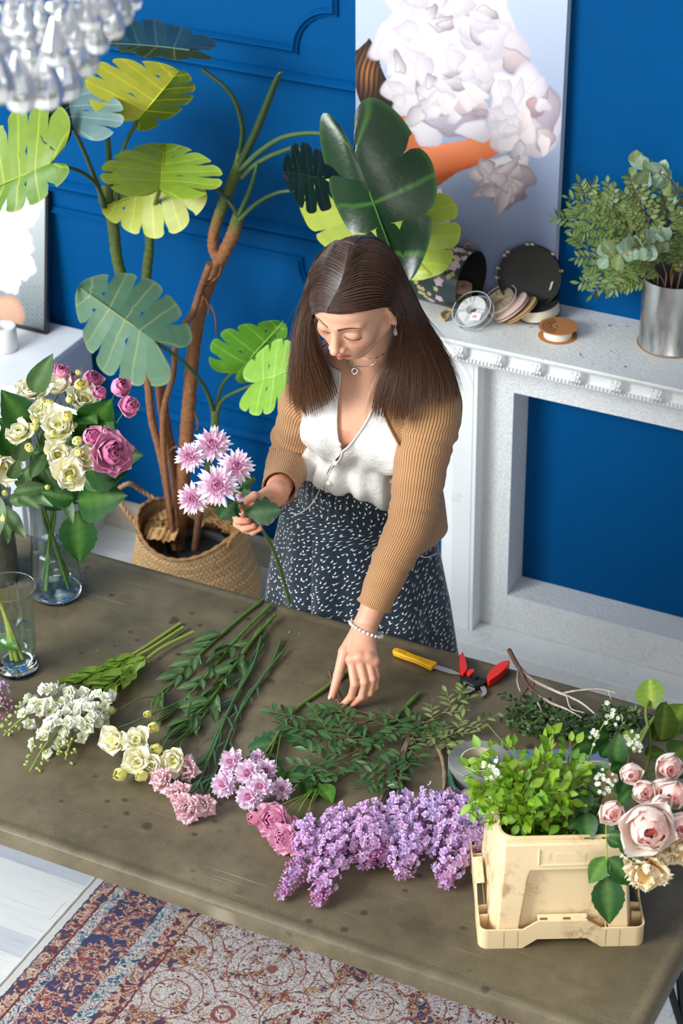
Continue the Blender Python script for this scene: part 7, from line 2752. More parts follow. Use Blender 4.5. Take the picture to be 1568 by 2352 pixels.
# raised frame round the recessed front panel: posts with a slope and a top ledge
def slab(parent, pts_xz, o0, o1, name):
 m_ = MB()
 n = len(pts_xz)
 v = [fr_pt(x, z, o0) for x, z in pts_xz] + [fr_pt(x, z, o1) for x, z in pts_xz]
 base_ = m_.n
 m_.add(v, [])
 i_ = np.arange(n)
 j_ = (i_ + 1) % n
 m_.f.append(np.stack([i_, j_, j_ + n, i_ + n], -1) + base_)
 m_.f.append([list(base_ + i_[::-1]), list(base_ + n + i_)])
 o_ = m_.build(name, M_CRATE, parent, angle=35)
 b_ = o_.modifiers.new('bevel', 'BEVEL')
 b_.width, b_.segments = 0.003, 2
 return o_

slab(crate, [(0.030, 0.004), (0.066, 0.004), (0.084, 0.150), (0.090, 0.166), (0.040, 0.166)], 0.0, 0.013, 'front_post')
slab(crate, [(0.214, 0.166), (0.218, 0.150), (0.226, 0.004), (0.262, 0.004), (0.251, 0.166)], 0.0, 0.013, 'front_post')
slab(crate, [(0.040, 0.160), (0.251, 0.160), (0.248, CHT - 0.004), (0.041, CHT - 0.004)], 0.0, 0.0132, 'front_band')
slab(crate, [(0.102, 0.172), (0.205, 0.172), (0.205, 0.1745), (0.102, 0.1745)], 0.013, 0.0155, 'panel_ridge')
slab(crate, [(0.099, 0.172), (0.102, 0.172), (0.102, 0.206), (0.099, 0.206)], 0.013, 0.0155, 'panel_ridge')
slab(crate, [(0.112, 0.182), (0.120, 0.182), (0.120, 0.196), (0.112, 0.196)], 0.013, 0.0138, 'worn_label')
slab(crate, [(0.128, 0.180), (0.180, 0.180), (0.180, 0.197), (0.128, 0.197)], 0.013, 0.0138, 'worn_label')
# skirt flange round the foot, arched in the middle of each side, joined to the tub by ribs
m = MB()
hh_ = 0.046

def flange_side(p0, p1, L_):
 xs_ = [0, 0.060, 0.085, L_ - 0.085, L_ - 0.060, L_]
 lo_ = [0.0, 0.0, 0.020, 0.020, 0.0, 0.0]
 hi_ = [hh_ - 0.004, hh_ - 0.004, hh_ + 0.014, hh_ + 0.014, hh_ - 0.004, hh_ - 0.004]
 dv = nrm(p1 - p0)
 nv_ = np.cross(dv, [0, 0, 1])
 for k in range(5):
  a0_, a1_ = p0 + dv * xs_[k], p0 + dv * xs_[k + 1]
  for off0, off1 in ((0, -0.003),):
   v = []
   for (pp_, l_, h_) in ((a0_, lo_[k], hi_[k]), (a1_, lo_[k + 1], hi_[k + 1])):
    for o_ in (off0, off1):
     v += [pp_ + nv_ * o_ + [0, 0, l_], pp_ + nv_ * o_ + [0, 0, h_]]
   m.add(v, [[0, 4, 5, 1], [3, 7, 6, 2], [1, 5, 7, 3], [0, 2, 6, 4], [0, 1, 3, 2], [4, 6, 7, 5]])
  # top web towards the tub
  if k == 2:
   v = [a0_ + [0, 0, hi_[k]], a1_ + [0, 0, hi_[k]], a1_ - nv_ * 0.017 + [0, 0, hi_[k] + 0.002], a0_ - nv_ * 0.017 + [0, 0, hi_[k] + 0.002]]
   m.add(v, [[0, 1, 2, 3]])
 for t_ in (0.028, 0.052, L_ - 0.052, L_ - 0.028):
  a0_ = p0 + dv * t_
  b_ = a0_ - nv_ * 0.019
  v = [a0_ - dv * 0.001 + [0, 0, 0.002], a0_ + dv * 0.001 + [0, 0, 0.002], a0_ + dv * 0.001 + [0, 0, 0.038], a0_ - dv * 0.001 + [0, 0, 0.038], b_ - dv * 0.001 + [0, 0, 0.002], b_ + dv * 0.001 + [0, 0, 0.002], b_ + dv * 0.001 + [0, 0, 0.040], b_ - dv * 0.001 + [0, 0, 0.040]]
  m.add(v, [[0, 1, 2, 3], [5, 4, 7, 6], [3, 2, 6, 7], [0, 4, 5, 1], [1, 5, 6, 2], [4, 0, 3, 7]])

cr_ = 0.016
for (xa, ya_, xb, yb2, L_) in ((cr_, 0, CW - cr_, 0, CW - 2 * cr_), (CW, cr_, CW, CD - cr_, CD - 2 * cr_), (CW - cr_, CD, cr_, CD, CW - 2 * cr_), (0, CD - cr_, 0, cr_, CD - 2 * cr_)):
 flange_side(CR(xa, ya_), CR(xb, yb2), L_)
for (cx_, cy_, a0) in ((CW - cr_, cr_, -PI / 2), (CW - cr_, CD - cr_, 0), (cr_, CD - cr_, PI / 2), (cr_, cr_, PI)):
 aa_ = np.linspace(a0, a0 + PI / 2, 8)
 for r_a, r_b, fl in ((cr_, cr_, 0),):
  P = np.zeros((4, 8, 3))
  for i_, (rr_, zz_) in enumerate(((cr_ - 0.003, 0.0), (cr_, 0.0), (cr_, hh_ - 0.004), (cr_ - 0.003, hh_ - 0.004))):
   for j_, a1 in enumerate(aa_):
    P[i_, j_] = CR(cx_ + rr_ * math.cos(a1), cy_ + rr_ * math.sin(a1), zz_)
  m.grid(P)
m.build('foot_flange', M_CRATE, crate, angle=35)
M_SLOT = simple_mat('slot_dark', srgb(120, 84, 48), 0.7)
for x in (0.105, 0.145, 0.185):
 m = MB()
 m.box((x, 0.004, 0.0602), (x + 0.013, 0.009, 0.0612), None, CRM)
 m.build('slot', M_SLOT, crate, smooth=False)

# bright green sprigs standing in the crate
BLB = ['bright green sprig reaching highest at the left of the crate', 'bright green sprig pointing at the grey tape roll', 'bright green sprig whose tip covers the tape roll edge', 'bright green sprig hanging left over the lilac', 'lowest bright green sprig at the left front crate corner',
       'bright green sprig above the left crate corner, inside the bunch', 'bright green sprig drooping over the front rim, left half', 'bright green sprig in the very middle of the bunch', 'bright green sprig in front of the grey-blue box', 'bright green sprig with the tallest tip in the bunch',
       'bright green sprig right below the tallest one', 'bright green sprig next to the thin white flower stem', 'bright green sprig over the front rim, right half', 'bright green sprig beside the dark rose leaves', 'bright green sprig between tape roll and grey-blue box',
       'bright green sprig low behind the left crate corner', 'bright green sprig furthest right, under the dark rose leaves', 'bright green sprig touching the woody branch']
tips = [(1118, 1662, 1.06), (1092, 1735, 1.04), (1072, 1765, 1.03), (1076, 1845, 1.00), (1088, 1875, 0.99), (1130, 1800, 1.05), (1178, 1900, 0.98), (1215, 1790, 1.06), (1240, 1735, 1.06), (1275, 1672, 1.08), (1282, 1730, 1.07), (1325, 1750, 1.05), (1245, 1850, 1.02), (1290, 1820, 1.04), (1180, 1740, 1.05), (1150, 1860, 1.02), (1340, 1800, 1.03), (1310, 1700, 1.07)]
for i, (a_, b_, z) in enumerate(tips):
 rs = np.random.RandomState(600 + i)
 tip = PZ(a_, b_, z)
 bx_ = CR(0.06 + 0.14 * rs.rand(), 0.06 + 0.13 * rs.rand(), 0.03)
 mid = CR(0.05 + 0.16 * rs.rand(), 0.07 + 0.12 * rs.rand(), CHT + 0.01)
 mid[:2] = mid[:2] * 0.6 + tip[:2] * 0.4
 root = thing('blueberry_sprig', tuple(bx_), BLB[i], 'greenery', 'bright green sprigs in the crate')
 cc = fstem(root, [bx_, mid * 0.5 + bx_ * 0.5 + [0, 0, 0.01], mid, tip], [0.0022, 0.0018, 0.0012, 0.0008], col(120, 140, 50), 0, i)
 n = 40
 for k in range(n):
  t_ = 0.40 + 0.55 * (k + rs.rand()) / n
  p = cc[min(int(t_ * (len(cc) - 1)), len(cc) - 2)]
  tg = nrm(cc[-1] - cc[-6])
  off = nrm(np.cross(tg, rs.randn(3)))
  spread = 0.034 * (1.15 - t_)
  tw_e = p + off * spread + tg * 0.01 + rs.randn(3) * 0.006
  if k % 3 == 0:
   fstem(root, [p, tw_e], 0.0006, col(130, 150, 60), 0, 0, 'twig', n=4)
  put_leaf(root, LF_BLUE if rs.rand() < 0.62 else LF_BLUE2, tw_e, tg * 0.6 + off * 0.8 + [0, 0, 0.2], np.array([0, -0.5, 0.85]) + 0.45 * rs.randn(3), 0.62 + 0.42 * rs.rand())

# dark rose leaves and small white florets between
rg = thing('rose_foliage', tuple(CR(0.20, 0.12, 0.05)), 'dark green serrated rose leaves between the bright sprigs and blush roses', 'greenery')
fstem(rg, [CR(0.18, 0.12, 0.02), CR(0.20, 0.10, 0.20), PZ(1345, 1850, 1.02)], 0.0026, col(96, 120, 50), 0, 0)
rs = np.random.RandomState(8)
for (a_, b_, a2, b2, z, z2) in ((1345, 1870, 1330, 1800, 0.99, 1.02), (1345, 1865, 1352, 1930, 0.99, 0.97), (1400, 1765, 1365, 1755, 1.04, 1.04), (1400, 1770, 1435, 1755, 1.04, 1.04), (1415, 1755, 1420, 1690, 1.03, 1.08), (1380, 1700, 1320, 1720, 1.0, 1.0), (1405, 1800, 1390, 1815, 1.03, 1.02), (1420, 1850, 1445, 1815, 1.05, 1.07), (1400, 1690, 1345, 1690, 1.0, 1.02), (1370, 1860, 1310, 1900, 0.98, 0.97), (1380, 1830, 1350, 1800, 1.0, 1.02), (1430, 1920, 1395, 1915, 1.0, 1.0), (1380, 1880, 1400, 1930, 0.98, 0.97), (1350, 1780, 1390, 1780, 1.02, 1.03), (1340, 1840, 1375, 1850, 1.0, 1.0), (1380, 1740, 1400, 1710, 1.02, 1.05)):
 p, q = PZ(a_, b_, z), PZ(a2, b2, z2)
 put_leaf(rg, LF_ROSE, p, q - p, CAM_C - p + rs.randn(3) * 0.3, np.linalg.norm(q - p) / 0.050 * 1.05)
# leaf trio hanging over the crate front
lt = thing('leafy_shoot', tuple(PZ(1392, 1860, 1.0)), 'three large glossy green leaves hanging over the crate front', 'greenery')
fstem(lt, [CR(0.19, 0.10, 0.15), PZ(1385, 1850, 1.02), PZ(1392, 1920, 0.985), PZ(1393, 1968, 0.965), PZ(1394, 2015, 0.93)], 0.0013, col(150, 160, 70), 0, 0)
for (a_, b_, a2, b2, z, z2) in ((1393, 1968, 1352, 2030, 0.965, 0.93), (1396, 1970, 1468, 2035, 0.965, 0.93), (1394, 2010, 1399, 2125, 0.935, 0.87), (1394, 1925, 1430, 1945, 0.985, 0.98)):
 p, q = PZ(a_, b_, z), PZ(a2, b2, z2)
 put_leaf(lt, LF_ROSEL if a2 < 1360 else LF_ROSE, p, q - p, CAM_C - p, np.linalg.norm(q - p) / 0.050)

ROSE_CREAM = Bloom([([petal_mesh('petal', M_PETAL, 0.030, 0.015, col(248, 196, 96), col(252, 232, 188), col(252, 240, 212), cup=0.3, curl=c, tip=2.4, nu=7, nv=9, ruff=0.14, rs=R_) for c in (0.0, 0.2)], n, ti, 0.004, 0.0, 1.0, 0.5) for n, ti in ((8, 1.35), (8, 1.05), (7, 0.7), (5, 0.35))], CORE_E)
ros = [('large blush garden rose with a deep pink heart', [(1487, 1888, 1.03, 'R', 2.35)]), ('creamy ruffled rose hanging under the large blush rose', [(1478, 1950, 0.985, 'C', 1.15), (1520, 1940, 0.985, 'C', 1.2), (1488, 1990, 0.965, 'C', 1.25)]),
       ('cluster of round blush rosebuds above the large rose', [(1448, 1768, 1.07, 'B', 1.15), (1474, 1805, 1.06, 'B', 1.2), (1512, 1800, 1.06, 'B', 1.1), (1516, 1845, 1.05, 'B', 1.1)]), ('blush rosebud hanging furthest left over the crate', [(1404, 1856, 1.03, 'B', 1.25)]),
       ('blush rosebuds at the right picture edge', [(1533, 1748, 1.07, 'B', 1.5), (1552, 1812, 1.06, 'B', 1.5), (1568, 1885, 1.03, 'B', 1.6), (1575, 1935, 1.0, 'C', 1.1)])]
for i, (lb, bl) in enumerate(ros):
 rs = np.random.RandomState(700 + i)
 root = thing('garden_rose', tuple(CR(0.22, 0.16, 0.03)), lb, 'flower', 'blush garden roses leaning out of the crate')
 J = PZ(1470 + 12 * i, 1840 - 20 * i, 0.99)
 cc = fstem(root, [CR(0.20 + 0.01 * i, 0.12 + 0.02 * i, 0.03), CR(0.22, 0.14, CHT), J], [0.003, 0.0028, 0.002], col(96, 122, 50), 0, i)
 for j, (a_, b_, z, kd, s) in enumerate(bl):
  p = PZ(a_, b_, z)
  vd = nrm(CAM_C - p)
  dr = nrm(vd * 0.85 + nrm([0.25, -0.35, -0.15]) * 0.5 + 0.15 * rs.randn(3)) if kd != 'C' else nrm(vd * 0.5 + np.array([0, -0.3, -0.35]))
  fstem(root, [J, (J + p) / 2 + [0, 0.01, 0], p - dr * 0.01], 0.0017, col(120, 140, 60), 0, j, 'flower_stalk', n=6)
  {'R': ROSE_BLUSH, 'C': ROSE_CREAM, 'B': ROSE_BLUSH_BUD}[kd].put(root, p, dr, s, j, 720 + 10 * i + j)
 for (a_, b_, a2, b2) in {0: [(1525, 1850, 1548, 1945), (1440, 1910, 1465, 1975)], 2: [(1440, 1790, 1425, 1830)], 4: [(1540, 1780, 1568, 1760), (1545, 1860, 1568, 1850)]}.get(i, []):
  p, q = PZ(a_, b_, 1.01), PZ(a2, b2, 1.0)
  put_leaf(root, LF_ROSE, p, q - p, CAM_C - p, np.linalg.norm(q - p) / 0.050 * 1.1)
# white filler sprays
SWF = rosette((col(226, 230, 200), col(250, 250, 246)), 5, 3, 0.0050, 0.0028, col(210, 214, 140), 0.3)
for i, (pts, lb) in enumerate((([(1340, 1790, 1.0), (1362, 1712, 1.05), (1385, 1665, 1.07), (1405, 1648, 1.08)], 'thin stem of tiny white flowers rising over the grey-blue box'), ([(1440, 1760, 1.0), (1448, 1720, 1.05), (1470, 1700, 1.07)], 'tiny white flower spray behind the blush rosebuds'), ([(1420, 1840, 1.0), (1400, 1800, 1.04), (1378, 1788, 1.05)], 'tiny white flowers just left of the blush rosebuds'), ([(1130, 1860, 1.0), (1128, 1800, 1.04), (1125, 1755, 1.06)], 'tiny white flowers among the bright sprigs at the crate left'))):
 root = thing('filler_flower', tuple(PZ(*pts[0])), lb, 'flower', 'white filler flowers in the crate')
 cc = fstem(root, [PZ(*q) for q in pts], 0.0011, col(150, 168, 70), 0, i)
 rs = np.random.RandomState(800 + i)
 for k in range(17):
  tq = [0.55, 0.98][k % 2] if i == 0 else 0.6 + 0.4 * rs.rand()
  p = cc[int(tq * (len(cc) - 1))] + rs.randn(3) * 0.009
  place(SWF, 'floret', root, orient(p, CAM_C - p + rs.randn(3) * 1.2, rs.randn(3), 0.6 + 0.4 * rs.rand()))
# big leaves at the right edge
bgl = thing('magnolia_branch', tuple(PZ(1500, 1720, 1.0)), 'branch with big rounded glossy leaves at the right edge behind the roses', 'greenery')
fstem(bgl, [CR(0.27, 0.18, 0.03), PZ(1490, 1740, 1.0), PZ(1483, 1640, 1.05), PZ(1490, 1610, 1.06)], 0.003, col(110, 120, 50), 0, 0)
LF_MAG = leaf_mesh('leaf', 0.080, 0.036, col(96, 124, 30), col(170, 184, 70), M_LEAF_W, fold=0.12, arch=0.1, tip=0.62, nu=12, nv=9, pos=0.5)
for (a_, b_, z, a2, b2, z2, up, s) in ((1496, 1630, 1.05, 1490, 1556, 1.085, (0.0, -0.85, 0.5), 1.0), (1460, 1730, 1.02, 1512, 1618, 1.06, (-0.9, -0.3, 0.3), 1.1), (1528, 1612, 1.06, 1524, 1700, 1.02, (0.9, -0.5, 0.2), 1.0), (1500, 1700, 1.0, 1560, 1640, 1.03, (0, -0.4, 0.9), 0.9), (1480, 1740, 1.0, 1540, 1720, 1.0, (0, -0.4, 0.9), 0.8), (1450, 1720, 0.98, 1430, 1660, 1.02, (0, -0.5, 0.9), 0.7), (1540, 1690, 1.0, 1575, 1600, 1.02, (0, -0.4, 0.9), 0.9), (1540, 1740, 1.0, 1590, 1700, 1.0, (0, -0.4, 0.9), 0.9)):
 p, q = PZ(a_, b_, z), PZ(a2, b2, z2)
 put_leaf(bgl, LF_MAG, p, q - p, up, np.linalg.norm(q - p) / 0.080 * s)

# woody branch with tiny leaves along the far edge
wb = thing('woody_branch', tuple(PZ(1180, 1540, TZ)), 'forked woody branch with tiny dark leaves across the far right table edge', 'branch')
WB1, WB2 = col(96, 66, 52), col(206, 190, 176)
brs = [([(1168, 1506, 0.03), (1182, 1532, 0.030), (1196, 1552, 0.030), (1228, 1578, 0.032), (1278, 1602, 0.034), (1330, 1625, 0.030), (1368, 1655, 0.028)], [0.0050, 0.0048, 0.0036, 0.0028, 0.0018], [WB1, WB1, WB2, WB2]),
       ([(1192, 1548, 0.03), (1215, 1592, 0.030), (1260, 1625, 0.028), (1300, 1642, 0.026), (1335, 1662, 0.024)], [0.0044, 0.0038, 0.0026, 0.0014], [WB1, WB1, WB2, WB2]),
       ([(1290, 1606, 0.034), (1320, 1600, 0.040), (1370, 1596, 0.045), (1412, 1604, 0.045)], [0.0026, 0.0024, 0.0016, 0.0010], [WB2, WB2]), ([(1190, 1545, 0.03), (1188, 1580, 0.028), (1194, 1602, 0.024)], [0.0030, 0.0024, 0.0010], [WB1, WB2]),
       ([(1226, 1578, 0.03), (1222, 1600, 0.028), (1240, 1640, 0.022), (1248, 1672, 0.016)], [0.0030, 0.0026, 0.0016], [WB1, WB2]), ([(1212, 1592, 0.030), (1192, 1625, 0.020), (1204, 1672, 0.012)], [0.0022, 0.0016, 0.0010], [WB1, WB1]),
       ([(1300, 1610, 0.034), (1310, 1640, 0.028), (1340, 1650, 0.026)], [0.0018, 0.0012], [WB2, WB2]), ([(1395, 1598, 0.045), (1402, 1620, 0.04)], [0.0012, 0.0008], [WB2, WB2])]
tipsb = []
for k, (pp, r_, cs) in enumerate(brs):
 pts = tpath(pp) + np.array([0, 0, 0.014])
 stem(wb, pts, r_, cs, 'twig' if k > 1 else 'branch', M_BARK, 8, 7, 0.05, k)
 tipsb.append(catmull(pts, 8))
rs = np.random.RandomState(31)
ntw = 0
for k in range(44):
 cpx = 1175 + 280 * rs.rand()
 cpy = 1610 + 0.16 * (cpx - 1175) + 62 * rs.rand() - (25 if cpx > 1380 else 0)
 p0 = PZ(cpx, cpy, TZ + 0.012 + 0.03 * rs.rand())
 dd = nrm([rs.randn() + 0.4, rs.randn() - 0.3, 0.4 * rs.rand()])
 p1 = p0 + dd * 0.040
 p1[2] = max(p1[2], TZ + 0.008)
 fstem(wb, [p0, (p0 + p1) / 2 + [0, 0, 0.004], p1], 0.0007, WB1, 0, k, 'twig', M_BARK, 4)
 for j in range(7):
  q = p0 + (p1 - p0) * (j / 6.0)
  s2 = nrm(np.cross(dd, [0, 0, 1])) * (1 if j % 2 else -1)
  ld = dd * 0.5 + s2 * 0.9 + [0, 0, 0.3 * rs.rand()]
  if ntw < 300:
   put_leaf(wb, LF_BOX, q, ld, np.array([0, -0.2, 1]) + 0.5 * rs.randn(3), 0.9 + 0.5 * rs.rand())
   ntw += 1

fm = MB()
for k in range(1500):
 cpx = 1170 + 300 * rs.rand()
 cpy = 1612 + 0.15 * (cpx - 1170) + 62 * rs.rand() ** 0.8 - (28 if cpx > 1390 else 0)
 p = PZ(cpx, cpy, TZ + 0.008 + 0.035 * rs.rand())
 d = nrm(rs.randn(3) * [1, 1, 0.4])
 s2 = nrm(np.cross(d, rs.randn(3) * 0.4 + [0, 0, 1])) * 0.0036
 L_ = 0.011 + 0.006 * rs.rand()
 g_ = rs.rand()
 fm.add([p, p + d * L_ * 0.5 + s2 + [0, 0, 0.001], p + d * L_, p + d * L_ * 0.5 - s2], [[0, 1, 2, 3]], np.array(col(52, 82, 36)) * (1 - g_) + np.array(col(110, 136, 74)) * g_)
tag(fm.build('fine_foliage', M_LEAF, wb), kind='stuff')

# grey-blue box, tape roll and green tie behind the crate
bx = thing('blue_grey_box', tuple(CR(0.02, 0.36, 0)), 'flat grey-blue box behind the crate, greenery hanging over it', 'box')
m = MB()
B0 = PZ(1118, 1722, TZ + 0.05)
BM = frame((B0[0], B0[1], TZ), nrm(EX + [0, 0, 0]), EY, (0, 0, 1))
m.box((0, -0.075, 0.0), (0.23, 0.0, 0.05), None, BM)
o = m.build('box_body', simple_mat('grey_blue_card', srgb(96, 112, 138), 0.55), bx, smooth=False)
bv = o.modifiers.new('bevel', 'BEVEL')
bv.width, bv.segments = 0.003, 2
m = MB()
m.box((0.10, -0.0765, 0.0), (0.103, 0.0012, 0.0512), None, BM)
m.build('lid_seam', simple_mat('box_seam', srgb(50, 60, 78), 0.6), bx, smooth=False)
tp = thing('tape_roll', tuple(PZ(1108, 1762, TZ)), 'wide roll of grey duct tape between the lilac and the grey-blue box', 'tape')
tc_ = PZ(1100, 1768, TZ + 0.025)
m = MB()
pf_ = [(0.036, 0.001)] + [(0.036 + 0.0011 * k, 0.001 + 0.0006 * (k % 2)) for k in range(1, 22)] + [(0.0592, 0.001), (0.0595, 0.049)] + [(0.059 - 0.0011 * k, 0.050 + 0.0008 * (k % 2)) for k in range(0, 21)] + [(0.036, 0.050), (0.036, 0.001)]
m.lathe(pf_, 56, srgb(122, 126, 118), at0(tc_[0], tc_[1], TZ))
m.build('tape_winding', attr_mat('grey_tape', 0.45, vary=0.2, vscale=80), tp, angle=40)
m = MB()
m.lathe([(0.0335, 0.0), (0.036, 0.0), (0.036, 0.0512), (0.0335, 0.0512), (0.0335, 0.0)], 48, srgb(206, 190, 158), at0(tc_[0], tc_[1], TZ))
m.build('cardboard_core', attr_mat('cardboard_core', 0.8), tp, angle=40)
gt = thing('green_garden_tie', tuple(PZ(1045, 1800, TZ)), 'dark green ribbed tie band standing beside the grey tape roll', 'tape')
m = MB()
gp = [PZ(q[0], q[1], TZ + 0.02) for q in ((1058, 1752), (1040, 1765), (1034, 1790), (1042, 1822), (1060, 1838))]
gp = catmull(gp, 8)
for k in range(5):
 m.tube(gp + np.array([0, 0, -0.016 + 0.008 * k]), 0.0042, 6, srgb(24, 58, 48) if k % 2 else srgb(40, 84, 66), flat=1.0)
m.build('band', attr_mat('green_band', 0.5), gt)
# plant scraps on the table
for i, (a_, b_) in enumerate(((663, 1454), (690, 1457), (1012, 1589), (1044, 1605), (222, 1495), (340, 1522), (1140, 2058))):
 m = MB()
 p = PZ(a_, b_, TZ + 0.0012)
 P, u, v = petal_pts(0.006, 0.0022, nu=4, nv=3)
 ang = i * 1.3
 M = frame(p, (math.cos(ang), math.sin(ang), 0), (0, 0, 1), (-math.sin(ang), math.cos(ang), 0.12))
 m.grid(xf(P.reshape(-1, 3), M).reshape(P.shape), srgb(150, 170, 50) if i < 5 else srgb(190, 150, 80))
 o = m.build('leaf_scrap', M_LEAF)
 tag(o, ['yellow-green leaf crumb near the far table edge, left of the hand', 'yellow-green leaf crumb directly left of the wrist', 'green leaf crumb below the knife blade', 'small leaf crumb above the pale green sprig', 'dark leaf crumb right of the ribbed vase', 'dark plant crumb between stock and lisianthus stems', 'orange petal crumb between the lilac and the crate'][i], 'leaf', 'plant scraps on the table')
# ================================================================== painting on the mantel
MZ = 1.004

def paint_blob(Cc, X, Y, cx_, cy_, rx, ry, ang, c0, c1, soft=0.10, lx=-0.5, ly=-0.6, wob=0.15, seed=0):
 ca, sa = math.cos(ang), math.sin(ang)
 u = ((X - cx_) * ca + (Y - cy_) * sa) / rx
 v = (-(X - cx_) * sa + (Y - cy_) * ca) / ry
 r = np.hypot(u, v)
 th = np.arctan2(v, u)
 r = r * (1 + wob * np.sin(3 * th + seed) + 0.5 * wob * np.sin(5 * th + 2 * seed))
 m = smoothstep(1 + soft * 0.5, 1 - soft, r)[..., None]
 st = 0.06 * np.sin(th * 17 + 3 * np.sin(r * 5)) * r
 sh = st + np.clip(0.5 + 0.5 * (u * lx + v * ly) + 0.15 * (1 - r), 0, 1)
 sh = (sh * smoothstep(1.05, 0.70, r) + 0.28 * (1 - smoothstep(1.05, 0.80, r)))[..., None]
 return Cc * (1 - m) + (np.array(c1) * (1 - sh) + np.array(c0) * sh) * m

def poly_mask(X, Y, poly):
 ins = np.zeros(X.shape, bool)
 n = len(poly)
 j = n - 1
 for i in range(n):
  xi, yi = poly[i]
  xj, yj = poly[j]
  c_ = ((yi > Y) != (yj > Y)) & (X < (xj - xi) * (Y - yi) / (yj - yi + 1e-9) + xi)
  ins ^= c_
  j = i
 return ins

cv = thing('canvas_print', (-1.98, 4.46, MZ), 'tall canvas print of white peonies hiding a woman, leaning on the wall above the mantel', 'painting')
CX0, CX1, CZ1, CT = -2.243, -1.712, 1.86, 0.024
yb0, yb1 = 4.460, 4.476

def cvy(z):
 return yb0 + (yb1 - yb0) * (z - MZ) / (CZ1 - MZ)

nx, nz = 270, 430
xs = np.linspace(CX0, CX1, nx)
zs = np.linspace(MZ + 0.001, CZ1, nz)
XX, ZZ = np.meshgrid(xs, zs, indexing='ij')
P = np.stack([XX, cvy(ZZ), ZZ], -1)
# the print is laid out in its own sheet coordinates (u across, v down)
q = (P.reshape(-1, 3) - CAM_C) @ CAM_R.T
X = (784 + FPX * q[:, 0] / q[:, 2]).reshape(nx, nz)
Y = (1176 + FPX * q[:, 1] / q[:, 2]).reshape(nx, nz)
wb_ = 5 * np.sin(X * 0.05) * np.cos(Y * 0.06) + 3 * np.sin(X * 0.13 + Y * 0.09)
Xw, Yw = X + wb_ * 0.5, Y + wb_ * 0.5
k = smoothstep(-60, 620, Y + 0.15 * X - 150)[..., None]
Cc = np.array(srgb(186, 198, 218)) * (1 - k) + np.array(srgb(128, 140, 172)) * k
# dark hair at the left, then the bare arm and shoulder
hairp = poly_mask(Xw, Yw, [(814, 118), (845, 84), (868, 120), (880, 170), (905, 215), (920, 262), (905, 284), (872, 258), (850, 232), (838, 262), (826, 232), (812, 190)])
hc_ = np.array(srgb(46, 34, 30)) * (1 + 0.0 * X[..., None])
st_ = (0.5 + 0.5 * np.sin((X * 0.9 + 0.22 * Y + 4 * np.sin(Y * 0.05)) * 0.6))[..., None] * np.exp(-(((X - 842) / 22) ** 2 + ((Y - 165) / 40) ** 2))[..., None]
Cc = np.where(hairp[..., None], hc_ * (1 - st_) + np.array(srgb(176, 116, 76)) * st_, Cc)
SK0, SK1 = srgb(232, 140, 96), srgb(170, 78, 40)
neckp = poly_mask(Xw, Yw, [(914, 262), (960, 262), (980, 330), (1000, 440), (985, 470), (960, 420), (925, 330)])
Cc = np.where(neckp[..., None], np.array(SK1) * 0.6 + np.array(SK0) * 0.4 * np.ones_like(X)[..., None], Cc)
armp = poly_mask(X, Y, [(940, 350), (1000, 332), (1060, 324), (1112, 308), (1140, 330), (1146, 352), (1100, 378), (1050, 396), (1005, 428), (984, 442), (966, 410)])
ay = np.clip((Y - (352 - 0.22 * (X - 950))) / 70, 0, 1)[..., None]
ac = np.array(srgb(226, 134, 92)) * (1 - ay) + np.array(srgb(196, 92, 48)) * ay
ac = ac * (1 - 0.35 * np.exp(-((ay - 1) / 0.2) ** 2))
Cc = np.where(armp[..., None], ac, Cc)
drs = poly_mask(X, Y, [(998, 440), (1012, 430), (1030, 500), (1046, 560), (1000, 565), (985, 540)])
Cc = np.where(drs[..., None], np.array(srgb(222, 206, 196)) * np.ones_like(X)[..., None], Cc)
Wt, Ws, Wp, Wd = srgb(228, 222, 223), srgb(190, 182, 194), srgb(220, 204, 204), srgb(138, 124, 136)
